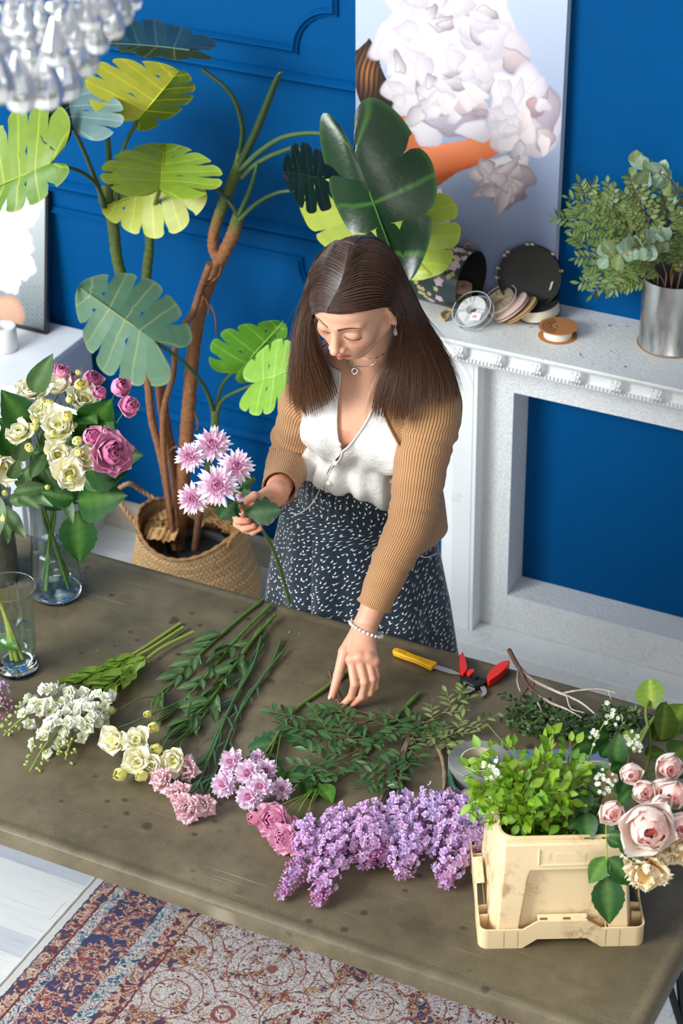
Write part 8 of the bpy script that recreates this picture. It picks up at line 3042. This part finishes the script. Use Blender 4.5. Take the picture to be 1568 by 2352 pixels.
BL = [(1010, 40, 120, 90, 0.2, Wt, Wp), (930, 80, 80, 60, -0.5, Wt, Ws), (1100, 50, 90, 75, 0.3, Wt, Wp), (1150, 110, 60, 60, 0, Wt, Ws), (1000, 120, 110, 70, 0.4, Wt, Wp), (1180, 140, 36, 28, 0.5, Wp, Wd), (905, 115, 36, 50, 0.2, Wt, Ws), (1060, -20, 70, 60, 0, Wt, Wp), (980, -30, 60, 60, 0.2, Wt, Ws),
      (950, 160, 60, 46, 0.4, Wt, Ws), (1010, 185, 90, 60, 0.1, Wt, Ws), (930, 205, 48, 50, 0.2, Wt, Ws), (1090, 180, 50, 40, 0.6, Wt, Wp), (990, 150, 44, 34, -0.3, Wt, Ws), (1040, 150, 40, 30, 0.3, Wt, Wd), (1060, 210, 56, 34, 0.1, Wt, Wd), (960, 245, 50, 40, 0.2, Wt, Ws), (1015, 240, 56, 30, 0, Wt, Wd), (1075, 250, 50, 26, 0.2, Wp, Wd),
      (985, 295, 46, 40, -0.2, Wt, Ws), (1040, 285, 60, 30, 0.1, Ws, Wd), (1090, 300, 40, 22, 0.1, Wt, Ws), (1005, 210, 40, 26, 0.6, Wt, Ws), (930, 180, 30, 22, -0.3, Wt, Wp), (1030, 110, 60, 36, -0.2, Wt, Wp), (1130, 90, 40, 50, 0.2, Wt, Ws), (900, 70, 30, 34, 0, Wt, Wp),
      (1205, 262, 84, 96, 0.2, Wt, Ws), (1180, 230, 62, 64, 0, Wt, Wp), (1255, 270, 26, 80, 0.1, Ws, Wd), (1235, 240, 22, 34, 0.3, srgb(206, 170, 172), Wd), (1200, 320, 70, 40, 0.1, Wp, Ws), (1160, 290, 36, 40, 0, Wt, Ws), (1250, 320, 24, 30, 0, Wp, Wd),
      (1150, 400, 64, 40, -0.2, Wp, Wd), (1175, 380, 46, 26, 0.2, Wt, Ws), (1130, 430, 40, 34, 0.2, srgb(196, 176, 178), Wd), (1165, 450, 40, 28, -0.2, srgb(170, 154, 164), srgb(110, 98, 110)), (1200, 410, 26, 34, 0.2, srgb(180, 166, 176), srgb(120, 108, 120)), (1140, 395, 26, 18, 0.1, Wt, Wp), (1180, 425, 24, 14, 0.5, Wp, Wd), (1120, 400, 26, 18, 0.9, Wp, Wd)]
rs = np.random.RandomState(6)
for (a_, b_, rx, ry, n_) in ((1010, 60, 130, 90, 30), (1000, 200, 120, 80, 44), (1205, 270, 70, 80, 14), (1155, 415, 50, 44, 16)):
 for k in range(n_):
  an, rr = rs.rand() * 2 * PI, rs.rand() ** 0.6
  low_ = b_ > 380
  BL.append((a_ + rx * rr * math.cos(an), b_ + ry * rr * math.sin(an), 14 + 22 * rs.rand(), 10 + 14 * rs.rand(), an + 0.5, Wp if low_ else Wt, Wd if (low_ or rs.rand() < 0.15) else (Ws if rs.rand() < 0.6 else Wp)))
for i_, (a_, b_, rx, ry, an, c0, c1) in enumerate(BL):
 Cc = paint_blob(Cc, Xw, Yw, a_, b_, rx, ry, an, c0, c1, seed=i_ * 1.3)
m = MB()
m.grid(P[:, ::-1], Cc[:, ::-1])
M_PRINT = attr_mat('canvas_ink', 0.6, bumpscale=900, bstr=0.15, bdist=0.0005, spec=0.2)
m.build('printed_front', M_PRINT, cv)
m = MB()
v = []
for z_ in (MZ, CZ1):
 y_ = cvy(z_)
 v += [(CX0 - 0.0002, y_ + 0.0002, z_), (CX1 + 0.0002, y_ + 0.0002, z_), (CX1 + 0.0002, y_ + CT, z_), (CX0 - 0.0002, y_ + CT, z_)]
m.add(v, [[0, 3, 2, 1], [4, 5, 6, 7], [0, 1, 5, 4], [1, 2, 6, 5], [2, 3, 7, 6], [3, 0, 4, 7]])
m.build('stretcher_sides', simple_mat('canvas_side', srgb(206, 212, 222), 0.7), cv, smooth=False)

# ------------------------------------------------------------------ black framed print on the cabinet
fr = thing('framed_print', (-3.4, 4.42, CZ), 'black framed print of a white flower, leaning on the wall over the white cabinet', 'picture')
fx1, fz1, fy0, fy1 = -3.178, 1.035, 4.418, 4.486
fdy = (fy1 - fy0) / (fz1 - CZ)
FM = frame((fx1, fy0, CZ + 0.0005), (-1, 0, 0), nrm([0, fdy, 1]), nrm([0, 1, -fdy]))
fw_, fh_ = 0.34, math.hypot(fz1 - CZ, fy1 - fy0)
M_FRM = simple_mat('black_frame', (0.012, 0.014, 0.018), 0.3)
for a_, b_ in (((0, 0), (0.009, fh_)), ((fw_ - 0.009, 0), (fw_, fh_)), ((0.009, 0), (fw_ - 0.009, 0.009)), ((0.009, fh_ - 0.009), (fw_ - 0.009, fh_))):
 m = MB()
 m.box((a_[0], a_[1], -0.002), (b_[0], b_[1], 0.014), None, FM)
 m.build('frame_bar', M_FRM, fr, smooth=False)
nx, nz = 110, 140
gx, gy = np.meshgrid(np.linspace(0.009, fw_ - 0.009, nx), np.linspace(0.009, fh_ - 0.009, nz), indexing='ij')
P = xf(np.stack([gx, gy, np.full_like(gx, 0.004)], -1).reshape(-1, 3), FM).reshape(nx, nz, 3)
q = (P.reshape(-1, 3) - CAM_C) @ CAM_R.T
X = (784 + FPX * q[:, 0] / q[:, 2]).reshape(nx, nz)
Y = (1176 + FPX * q[:, 1] / q[:, 2]).reshape(nx, nz)
kk = np.clip((Y - 440) / 320, 0, 1)[..., None]
Cc = np.array(srgb(196, 204, 206)) * (1 - kk) + np.array(srgb(96, 108, 112)) * kk
dots_ = ((np.sin(X * 0.62) * np.sin(Y * 0.55)) > 0.45) & (X > 45) & (X < 98) & (Y > 655) & (Y < 745)
Cc = np.where(dots_[..., None], Cc * 0.6, Cc)
for a_, b_, rx, ry, an in ((55, 480, 34, 70, 0.45), (30, 560, 44, 50, 0.2), (40, 610, 44, 34, 0.0), (0, 500, 30, 60, 0.1), (22, 650, 26, 26, 0.3), (-20, 560, 40, 60, 0)):
 Cc = paint_blob(Cc, X + 2 * np.sin(Y * 0.25), Y + 2 * np.sin(X * 0.3), a_, b_, rx, ry, an, srgb(252, 252, 250), srgb(220, 222, 218), wob=0.08, seed=a_)
Cc = paint_blob(Cc, X, Y, 8, 730, 46, 56, 0.5, srgb(214, 172, 144), srgb(170, 124, 100), wob=0.02)
m = MB()
m.grid(P, Cc)
M_PR2 = attr_mat('glazed_print', 0.12, spec=0.6)
m.build('printed_sheet', M_PR2, fr)

# candle holder
c0 = PZ(8, 775, CZ + 0.036)
ch_ = thing('candle_holder', (c0[0], c0[1], CZ), 'round white hollow candle holder on the white cabinet, left edge', 'candle holder')
m = MB()
m.lathe([(0.0, 0.001), (0.034, 0.001), (0.037, 0.004), (0.037, 0.068), (0.035, 0.071), (0.024, 0.071), (0.023, 0.068), (0.022, 0.04), (0.0, 0.038)], 48, srgb(232, 232, 228), at0(c0[0], c0[1], CZ))
m.build('holder_body', attr_mat('white_plaster_cast', 0.6, bumpscale=200), ch_, angle=50)

# ================================================================== things on the mantel
hx = thing('hat_box', tuple(PZ(1010, 680, MZ)), 'dark green round box with a rose pattern lying on its side on the mantel', 'box')
af = math.radians(-6)
AX = np.array([math.cos(af), math.sin(af), 0])
AS = np.array([-math.sin(af), math.cos(af), 0])
HRr = 0.0745
oc = PY(1082, 642, 4.383)
oc[2] = MZ + HRr + 0.0008
HM = frame(oc, AS, (0, 0, 1), AX)
HLn = 0.150
n_a, n_l = 200, 110
a = np.linspace(0, 2 * PI, n_a, endpoint=False)
zz = np.linspace(-HLn, 0, n_l)
A, Zg = np.meshgrid(a, zz, indexing='ij')
Cc = np.array(srgb(34, 50, 50)) * np.ones(A.shape + (1,))
S_ = A * HRr
rs = np.random.RandomState(12)

def rose_print(Cc, s0, z0, r, c0, c1):
 ds = np.minimum(np.abs(S_ - s0), 2 * PI * HRr - np.abs(S_ - s0))
 dz = Zg - z0
 rr = np.hypot(ds, dz) / r
 th = np.arctan2(dz, S_ - s0)
 pet = rr * (1 + 0.16 * np.sin(5 * th + s0 * 90))
 mm = (pet < 1)[..., None]
 ring = (0.5 + 0.5 * np.sin(rr * 11 + 2 * th))[..., None]
 return np.where(mm, np.array(c0) * ring + np.array(c1) * (1 - ring), Cc)

def to_sz(px, py):
 """box surface coordinates of a point on its front side"""
 o_ = (CAM_C - oc)
 d_ = nrm(ray(px, py))
 o2 = np.array([o_ @ AS, o_[2]])
 d2 = np.array([d_ @ AS, d_[2]])
 aa_, bb_, cc_ = d2 @ d2, o2 @ d2, o2 @ o2 - HRr ** 2
 t_ = (-bb_ - math.sqrt(max(bb_ * bb_ - aa_ * cc_, 0))) / aa_
 p_ = o_ + d_ * t_
 return (math.atan2(p_[2], p_ @ AS) % (2 * PI)) * HRr, p_ @ AX

for (a_, b_, r_) in ((950, 604, 0.0135), (1007, 647, 0.011), (1008, 686, 0.010), (1052, 573, 0.013), (1043, 610, 0.013), (985, 548, 0.012), (1015, 552, 0.009), (990, 690, 0.010)):
 s0, z0 = to_sz(a_, b_)
 Cc = rose_print(Cc, s0, z0, r_, srgb(226, 204, 206), srgb(162, 128, 138))
for (a_, b_) in ((1015, 574), (1035, 572), (1020, 602), (1026, 617), (1030, 635), (1045, 590), (983, 560), (955, 648), (962, 660), (970, 664), (972, 675), (978, 682), (944, 671), (1000, 664), (940, 590), (1038, 630), (985, 675), (965, 672)):
 s0, z0 = to_sz(a_, b_)
 Cc = rose_print(Cc, s0, z0, 0.0062, srgb(206, 192, 140), srgb(150, 132, 88))
for k in range(30):
 Cc = rose_print(Cc, rs.rand() * 0.18 - 0.02, -rs.rand() * HLn, 0.008, srgb(206, 192, 160), srgb(150, 122, 110)) if k % 2 else Cc
P = np.stack([HRr * np.cos(A), HRr * np.sin(A), Zg], -1)
m = MB()
m.grid(xf(P.reshape(-1, 3), HM).reshape(P.shape).transpose(1, 0, 2), Cc.transpose(1, 0, 2), None, wrap=True)
m.build('box_side', attr_mat('printed_box_paper', 0.42), hx)
m = MB()
m.lathe([(HRr - 0.0003, 0.0), (HRr - 0.002, 0.0006), (HRr - 0.0025, -0.002), (HRr - 0.003, -HLn + 0.003), (0.0, -HLn + 0.003)], 64, srgb(14, 15, 14), HM)
m.build('box_lining', attr_mat('black_lining', 0.8), hx)
m = MB()
m.lathe([(HRr, -HLn), (0.0, -HLn - 0.0005)], 64, srgb(34, 50, 50), HM)
m.build('box_base', attr_mat('box_base_paper', 0.5), hx)
rope(hx, [PZ(1040, 715, MZ + 0.006), PZ(1022, 735, MZ + 0.005), PZ(1012, 722, MZ + 0.005), PZ(1024, 713, MZ + 0.006), PZ(1038, 712, MZ + 0.007)], 0.0034, srgb(206, 170, 116), 'cord_loop', 90)
rope(hx, [PY(1088, 580, oc[1] + 0.03), PY(1080, 562, oc[1] + 0.02), PY(1070, 560, oc[1] + 0.02), PY(1068, 570, oc[1] + 0.02)], 0.0028, srgb(170, 120, 84), 'cord_loop', 60)

ld = thing('box_lid', tuple(PZ(1214, 700, MZ)), 'round dark lid of the rose-patterned box propped against the canvas', 'lid')
LR = 0.0765
ln_ = nrm([0.30, -0.93, 0.20])
lu = nrm(np.cross(np.cross(ln_, [0, 0, 1]), ln_) * -1)
lu = lu if lu[2] > 0 else -lu
lc_ = PZ(1216, 633, MZ + LR * lu[2] + 0.002)
lc_[1] = min(lc_[1], 4.425)
lc_ = PY(1216, 633, lc_[1])
LMx = orient(lc_, ln_, (1, 0, 0))
m = MB()
m.lathe([(0.0, -0.002), (LR - 0.002, -0.002), (LR - 0.002, 0.016), (LR - 0.0005, 0.0165), (LR, 0.016), (LR, -0.003), (0.0, -0.003)], 72, srgb(40, 41, 38), LMx)
m.build('lid_shell', attr_mat('lid_paper', 0.7, bumpscale=500), ld, angle=40)
m = MB()
for k, a_ in enumerate((1.6, 1.75, 2.4, 2.55, 0.3, 0.9, 3.0, 3.3)):
 p = xf(np.array([[ (LR + 0.0006) * math.cos(a_), (LR + 0.0006) * math.sin(a_), 0.008]]), LMx)[0]
 nn = nrm(p - lc_)
 m.sphere(p, (0.006, 0.004, 0.004), 8, 6, srgb(200, 176, 140))
tag(m.build('rim_flowers', attr_mat('rim_print', 0.6), ld), kind='stuff')

def disc(parent, name, M4, r0, r1, z0, z1, c_, mat, n=56):
 m_ = MB()
 m_.lathe([(r0, z0), (r1, z0), (r1, z1), (r0, z1), (r0, z0)], n, c_, M4)
 return m_.build(name, mat, parent, angle=40)

M_RIB = attr_mat('satin_ribbon', 0.4, sheen=0.4, bumpscale=600, bstr=0.2)
M_CARD = attr_mat('kraft_card', 0.7)
M_CLR = thin_glass('clear_plastic', (0.97, 0.98, 0.98), 0.05, 0.7)

def spool(px_, py_, h, axis, R, rr_, wd, ribc, discc, label, clear=False, core=0.012, name='ribbon_spool', dmat=None):
 z_dir = nrm(axis)
 ext = math.sqrt(max(0.0, 1 - z_dir[2] ** 2)) * R + abs(z_dir[2]) * wd / 2
 c_ = PZ(px_, py_, MZ + ext + 0.001 + h)
 M4 = orient(c_, z_dir, (1, 0, 0))
 rt_ = thing(name, tuple(c_), label, 'ribbon spool')
 disc(rt_, 'ribbon_winding', M4, core, rr_, -wd / 2, wd / 2, ribc, M_RIB)
 mm = M_CLR if clear else (dmat or M_CARD)
 if discc is not None:
  for s_ in (-1, 1):
   disc(rt_, 'end_disc', M4, core * 0.5 if not clear else core, R, s_ * wd / 2 + (0 if s_ > 0 else -0.0015), s_ * wd / 2 + (0.0015 if s_ > 0 else 0), discc, mm)
  if clear:
   for s_ in (-1, 1):
    disc(rt_, 'rim', M4, R - 0.0016, R, s_ * (wd / 2 + 0.0008) - 0.0008, s_ * (wd / 2 + 0.0008) + 0.0008, (0.62, 0.66, 0.66), attr_mat('plastic_rim' + label[:6], 0.2))
 return rt_, c_, M4

V0 = nrm(CAM_C - PZ(1100, 700, MZ))
sp1, c1_, M1_ = spool(1086, 715, 0.0, np.array([-0.42, -0.46, -0.78]) @ CAM_R, 0.050, 0.036, 0.020, srgb(236, 234, 230), (1, 1, 1), 'white ribbon on a clear plastic spool in front of the lying box', True, 0.014)
# white paper label with its red print
m = MB()
for k, (a_, b_, w_, h_, c_) in enumerate(((0.020, -0.020, 0.026, 0.020, srgb(242, 240, 238)), (0.014, -0.021, 0.0022, 0.006, srgb(196, 30, 44)), (0.018, -0.019, 0.0018, 0.008, srgb(196, 30, 44)), (0.022, -0.021, 0.0022, 0.006, srgb(196, 30, 44)), (0.0175, -0.0225, 0.007, 0.0014, srgb(196, 30, 44)), (0.020, -0.0165, 0.005, 0.0012, srgb(196, 30, 44)))):
 zt = 0.0125 + 0.0004 * (k > 0)
 m.add(xf(np.array([(a_ - w_ / 2, b_ - h_ / 2, zt), (a_ + w_ / 2, b_ - h_ / 2, zt), (a_ + w_ / 2, b_ + h_ / 2, zt), (a_ - w_ / 2, b_ + h_ / 2, zt)]), M1_), [[0, 1, 2, 3]], c_)
m.build('paper_label', M_CARD, sp1, smooth=False)
spool(1150, 694, 0.004, np.array([-0.52, -0.62, -0.58]) @ CAM_R, 0.048, 0.038, 0.020, srgb(196, 172, 142), (1, 1, 1), 'beige ribbon on a clear spool leaning behind the white one', True, 0.014)
spool(1172, 706, 0.0, np.array([-0.60, -0.72, -0.34]) @ CAM_R, 0.050, 0.040, 0.006, srgb(214, 200, 176), srgb(226, 198, 192), 'thin spool with a pink and green printed rim', False)
spool(1196, 712, 0.0, np.array([-0.60, -0.74, -0.30]) @ CAM_R, 0.046, 0.038, 0.004, srgb(232, 226, 210), srgb(196, 160, 110), 'thin spool with a tan card rim beside the wide ribbon', False)
sw, cw_, Mw_ = spool(1236, 706, 0.002, np.array([-0.18, -0.82, -0.54]) @ CAM_R, 0.0515, 0.050, 0.028, srgb(226, 218, 196), srgb(26, 26, 25), 'wide cream ribbon on a black spool tilted before the lid', False)
m = MB()
tl = np.array([PY(1212, 680, cw_[1] + 0.03), PY(1240, 664, cw_[1] + 0.035), PY(1268, 656, cw_[1] + 0.02)])
tw_ = np.array([0.004, 0.004, 0.018])
P = np.stack([tl - tw_ * 0.6, tl + tw_ * 0.6], 1)
m.grid(P, srgb(222, 214, 192))
solidify(m.build('loose_end', M_RIB, sw), 0.0006)
spk, ck_, Mk_ = spool(1281, 760, 0.0, (0.0, 0.0, 1.0), 0.0465, 0.034, 0.024, srgb(238, 234, 224), srgb(178, 118, 66), 'white lace on a brown kraft card spool, nearest the mantel front', False, 0.009)
# curly printed script on the kraft disc
for row, (r_, n_w) in enumerate(((0.036, 5), (0.027, 4), (0.019, 3))):
 m = MB()
 pts = []
 for t_ in np.linspace(0, 1, 90):
  an = PI * (0.70 + 0.85 * t_)
  rr_ = r_ + 0.0030 * math.sin(t_ * 2 * PI * n_w * 2.2) + 0.0012 * math.sin(t_ * 60)
  pts.append(ck_ + np.array([rr_ * math.cos(an), rr_ * math.sin(an), 0.0138]))
 m.tube(pts, 0.0006, 4, srgb(60, 36, 20))
 m.build('printed_script', M_CARD, spk)
for k, (c_, lb) in enumerate(((srgb(204, 148, 120), 'lowest peach ribbon roll inside the lying box'), (srgb(120, 118, 50), 'olive ribbon roll between two peach ones inside the box'), (srgb(206, 156, 128), 'top peach ribbon roll stacked inside the lying box'))):
 cz_ = MZ + 0.018 + 0.0155 * k
 c3 = PZ(1066 + 1 * k, 692 - 15 * k + 2, cz_)
 rt_ = thing('ribbon_roll', tuple(c3), lb, 'ribbon')
 disc(rt_, 'ribbon_winding', at0(c3[0] - 0.012, c3[1] + 0.004, cz_), 0.010, 0.026, -0.0065, 0.0065, c_, M_RIB)

# metal can with eucalyptus and boxwood
cf = PZ(1550, 823, MZ)
cc0 = cf + np.array([-0.457, 0.889, 0]) * 0.078
cc0[1] = min(cc0[1], YW - 0.082)
can = thing('tin_can', tuple(cc0), 'shiny tin can of eucalyptus and leafy twigs standing at the right end of the mantel', 'can')
M_TIN = NT('tin_plate')
t = M_TIN
tz = t.noise(t.coord('Object', scale=(1, 1, 0.3)), 30, 4, 0.6)
M_TIN = t.done(t.principled(t.ramp(tz, [(0.3, srgb(176, 178, 176)), (0.7, srgb(214, 216, 214))]), t.ramp(tz, [(0.3, (0.22, 0.22, 0.22)), (0.7, (0.38, 0.38, 0.38))]), None, Metallic=0.95))
m = MB()
CH = 0.178
m.lathe([(0.0, 0.001), (0.074, 0.001), (0.0765, 0.002), (0.0765, 0.006), (0.0745, 0.009), (0.0745, CH - 0.005), (0.0765, CH - 0.004), (0.0765, CH), (0.0735, CH), (0.0735, 0.005), (0.0, 0.005)], 72, None, at0(cc0[0], cc0[1], MZ))
m.build('can_wall', M_TIN, can, angle=40)
m = MB()
a = np.linspace(0, 2 * PI, 80)
m.tube(np.stack([cc0[0] + 0.0775 * np.cos(a), cc0[1] + 0.0775 * np.sin(a), np.full(80, MZ + 0.0025)], -1), 0.0014, 6, srgb(166, 120, 76), cap=False)
m.build('base_rim', M_CARD, can)

def canp(k):
 return cc0 + np.array([0.03 * math.cos(k * 1.9), 0.03 * math.sin(k * 1.9), 0.02])

LF_OLV = leaf_mesh('leaf', 0.026, 0.0052, col(92, 122, 52), col(140, 160, 90), fold=0.3, arch=0.1, nu=6, nv=3, pos=0.5)
LF_BX2 = leaf_mesh('leaf', 0.0155, 0.0052, col(96, 122, 56), col(146, 160, 98), fold=0.2, arch=0.05, nu=5, nv=3)
EUC = leaf_mesh('leaf', 0.030, 0.0125, col(150, 178, 152), col(190, 204, 176), fold=0.1, arch=0.1, tip=0.7, nu=9, nv=5, pos=0.55)
EUC2 = leaf_mesh('leaf', 0.030, 0.0125, col(118, 138, 84), col(160, 172, 120), fold=0.1, arch=0.1, tip=0.7, nu=9, nv=5, pos=0.55)
for i, (pp, lb) in enumerate((([(1540, 640, 4.40), (1560, 560, 4.36), (1500, 560, 4.28), (1450, 575, 4.26), (1395, 592, 4.26)], 'silver-green eucalyptus stem hanging left across the can'), ([(1560, 640, 4.40), (1575, 500, 4.38), (1540, 415, 4.30), (1500, 395, 4.28), (1462, 388, 4.28)], 'silver-green eucalyptus stem at the top of the can'))):
 pts = np.array([canp(i)] + [PY(*q) for q in pp])
 root = thing('eucalyptus_stem', tuple(canp(i)), lb, 'greenery', 'eucalyptus stems in the tin can')
 cc = fstem(root, pts, [0.0022, 0.0018, 0.0012, 0.0010], col(140, 104, 60), 0, i)
 rs = np.random.RandomState(900 + i)
 n = 11
 for k in range(n):
  t_ = 0.52 + 0.48 * k / (n - 1)
  p = cc[min(int(t_ * (len(cc) - 1)), len(cc) - 1)]
  for sg in (-1, 1):
   d_ = nrm(np.array([-0.25, -0.15 * sg, 0.9 * sg]) + 0.25 * rs.randn(3))
   put_leaf(root, EUC if rs.rand() < 0.65 else EUC2, p, d_, nrm(CAM_C - p) + 0.55 * rs.randn(3), 1.1 + 0.4 * rs.rand())
for i, (pp, lb, lf) in enumerate((([(1500, 640), (1440, 560), (1360, 520), (1292, 500)], 'dark leafy twig pointing furthest left from the can', LF_OLV), ([(1500, 640), (1430, 540), (1360, 480), (1336, 432)], 'dark leafy twig ending below the canvas corner', LF_OLV), ([(1510, 630), (1450, 540), (1410, 480), (1390, 460)], 'small-leaved twig rising left of the eucalyptus', LF_BX2),
                                   ([(1500, 650), (1440, 620), (1380, 600), (1318, 545)], 'leafy twig crossing behind the low eucalyptus stem', LF_OLV), ([(1495, 655), (1450, 635), (1400, 640), (1352, 645)], 'lowest leafy twig drooping left of the can rim', LF_OLV), ([(1530, 630), (1500, 540), (1470, 470), (1455, 430)], 'small-leaved twig in the middle of the can', LF_BX2),
                                   ([(1545, 630), (1545, 560), (1530, 490), (1520, 440)], 'bushy small-leaved twig under the top eucalyptus', LF_BX2), ([(1520, 640), (1490, 600), (1450, 520), (1420, 500)], 'bushy twig with brown stems left of can centre', LF_BX2), ([(1560, 640), (1575, 590), (1580, 520), (1575, 470)], 'bushy twig at the right picture edge over the can', LF_BX2))):
 pts = np.array([canp(i + 3)] + [PY(a_, b_, 4.40 - 0.02 * (i % 3)) for a_, b_ in pp])
 root = thing('leafy_twig', tuple(canp(i + 3)), lb, 'greenery', 'leafy twigs in the tin can')
 sprig(root, pts[1:], lf, 0.0015, col(120, 92, 70), seed=900 + i, twig=13, per=8, side=0.040, ls=0.85 if lf is LF_OLV else 1.15, lift=0.2, up=(0.2, -0.75, 0.6))
 fstem(root, pts[:2], 0.0020, col(134, 104, 80), 0, 0, 'branch', M_BARK)
# dry bits on the mantel
for i, (a_, b_, lb) in enumerate(((1330, 815, 'cluster of green needle crumbs below the kraft spool'), (1408, 808, 'green needle crumbs in the middle of the mantel'), (1440, 748, 'dark leaf crumb left of the can'), (1395, 748, 'green crumb near the wall on the mantel'), (1470, 790, 'curled green leaf touching the base of the can'), (1440, 842, 'black seed crumb at the front of the mantel'))):
 m = MB()
 for k in range(3 if i < 2 else 1):
  p = PZ(a_ + 6 * k, b_ + 3 * k, MZ + 0.0015)
  P, u, v = petal_pts(0.009, 0.0014 if i < 2 else 0.003, nu=4, nv=3)
  an = i * 1.7 + k * 1.2
  M = frame(p, (math.cos(an), math.sin(an), 0), (0, 0, 1), (-math.sin(an), math.cos(an), 0.1))
  m.grid(xf(P.reshape(-1, 3), M).reshape(P.shape), srgb(96, 112, 52) if i != 5 else srgb(30, 26, 20))
 tag(m.build('leaf_crumb', M_LEAF), lb, 'leaf', 'plant crumbs on the mantel', 'stuff' if i < 2 else None)

# ================================================================== crystal chandelier
def mat_crystal():
 t_ = NT('crystal')
 g = t_.n('ShaderNodeBsdfGlass')
 g.inputs['IOR'].default_value = 1.52
 g.inputs['Roughness'].default_value = 0.03
 d_ = t_.principled((0.95, 0.96, 0.98), 0.12, None, Specular_IOR_Level=1.0)
 mx = t_.n('ShaderNodeMixShader')
 mx.inputs[0].default_value = 0.30
 t_.l(g.outputs[0], mx.inputs[1])
 t_.l(d_, mx.inputs[2])
 return t_.done(mx.outputs[0])

M_CRY = mat_crystal()
M_CHR = simple_mat('polished_nickel', (0.75, 0.72, 0.66), 0.18, Metallic=1.0)
DD = 2.45

def PD(px_, py_, d_):
 r_ = ray(px_, py_)
 return CAM_C + r_ * (d_ / FPX)

cen_c = PD(-70, -420, DD + 0.05)
chd = thing('crystal_chandelier', tuple(cen_c), 'crystal chandelier with teardrop prisms hanging at the top left corner', 'chandelier')
pear = MB()
pear.lathe([(0.0003, 0.030), (0.003, 0.027), (0.0045, 0.022), (0.010, 0.008), (0.0150, -0.006), (0.0158, -0.014), (0.0120, -0.024), (0.006, -0.0285), (0.0003, -0.030)], 10)
pear_me = pear.mesh('crystal_drop', M_CRY, False)
bead = MB()
bead.lathe([(0.0003, 0.0085), (0.0052, 0.0052), (0.0075, 0.0), (0.0052, -0.0052), (0.0003, -0.0085)], 8)
bead_c = bead.mesh('crystal_bead', M_CRY, False)
rs = np.random.RandomState(2)
drops = [(45, 185, 0.0, 1.0), (106, 180, 0.03, 1.0), (150, 165, 0.08, 0.95), (-8, 165, -0.02, 1.0), (190, 110, 0.10, 0.95), (20, 130, 0.12, 0.8), (75, 110, 0.10, 0.8), (128, 95, 0.0, 0.8), (222, 70, 0.05, 0.75), (248, 40, 0.12, 0.7), (278, 10, 0.08, 0.7), (300, -20, 0.15, 0.65), (168, 60, 0.05, 0.75), (205, 20, 0.0, 0.7), (60, 60, 0.03, 0.75), (100, 40, 0.15, 0.7), (-15, 80, 0.1, 0.8), (235, -10, 0.0, 0.7), (150, 10, 0.1, 0.7), (30, 30, 0.05, 0.75), (262, 45, 0.02, 0.6)]
for k, (a_, b_, dz, s) in enumerate(drops):
 p = PD(a_, b_, DD + dz)
 place(pear_me, 'crystal_drop', chd, np.array(Matrix.Translation(p.tolist()) @ Matrix.Rotation(rs.rand() * 3, 4, 'Z') @ Matrix.Scale(s * 1.3, 4)))
 zt = p[2] + 0.039 * s
 n = int(5 + 5 * rs.rand()) + (4 if b_ > 90 else 1)
 for j in range(n):
  zt += 0.0085
  place(bead_c, 'crystal_bead', chd, np.array(Matrix.Translation((p[0], p[1], zt)) @ Matrix.Rotation(rs.rand() * 3, 4, 'Z')))
  zt += 0.0095
 m = MB()
 m.tube([(p[0], p[1], p[2] + 0.027 * s), (p[0], p[1], zt + 0.002)], 0.0009, 5)
 m.tube([(p[0], p[1], zt + 0.002), (p[0] * 0.5 + cen_c[0] * 0.5, p[1] * 0.5 + cen_c[1] * 0.5, max(zt, cen_c[2] + 0.12) * 0.5 + zt * 0.5 + 0.04), (cen_c[0], cen_c[1], cen_c[2] + 0.30)], 0.0018, 5)
 m.build('wire', M_CHR, chd)
for r_, zz_ in ((0.20, 0.16), (0.12, 0.10)):
 m = MB()
 a = np.linspace(0, 2 * PI, 64)
 m.tube(np.stack([cen_c[0] + r_ * np.cos(a), cen_c[1] + r_ * np.sin(a), np.full(64, cen_c[2] + zz_)], -1), 0.004, 8, cap=False)
 for q_ in range(4):
  m.tube([(cen_c[0] + r_ * math.cos(q_ * PI / 2), cen_c[1] + r_ * math.sin(q_ * PI / 2), cen_c[2] + zz_), (cen_c[0], cen_c[1], cen_c[2] + 0.30)], 0.003, 6)
 m.build('ring', M_CHR, chd)
m = MB()
m.tube([(cen_c[0], cen_c[1], cen_c[2] + 0.28), (cen_c[0], cen_c[1], 4.399)], 0.006, 8)
m.lathe([(0.0, 0), (0.05, 0.0), (0.06, 0.02), (0.06, 0.03)], 24, None, at0(cen_c[0], cen_c[1], 4.37))
m.build('chain_rod', M_CHR, chd)
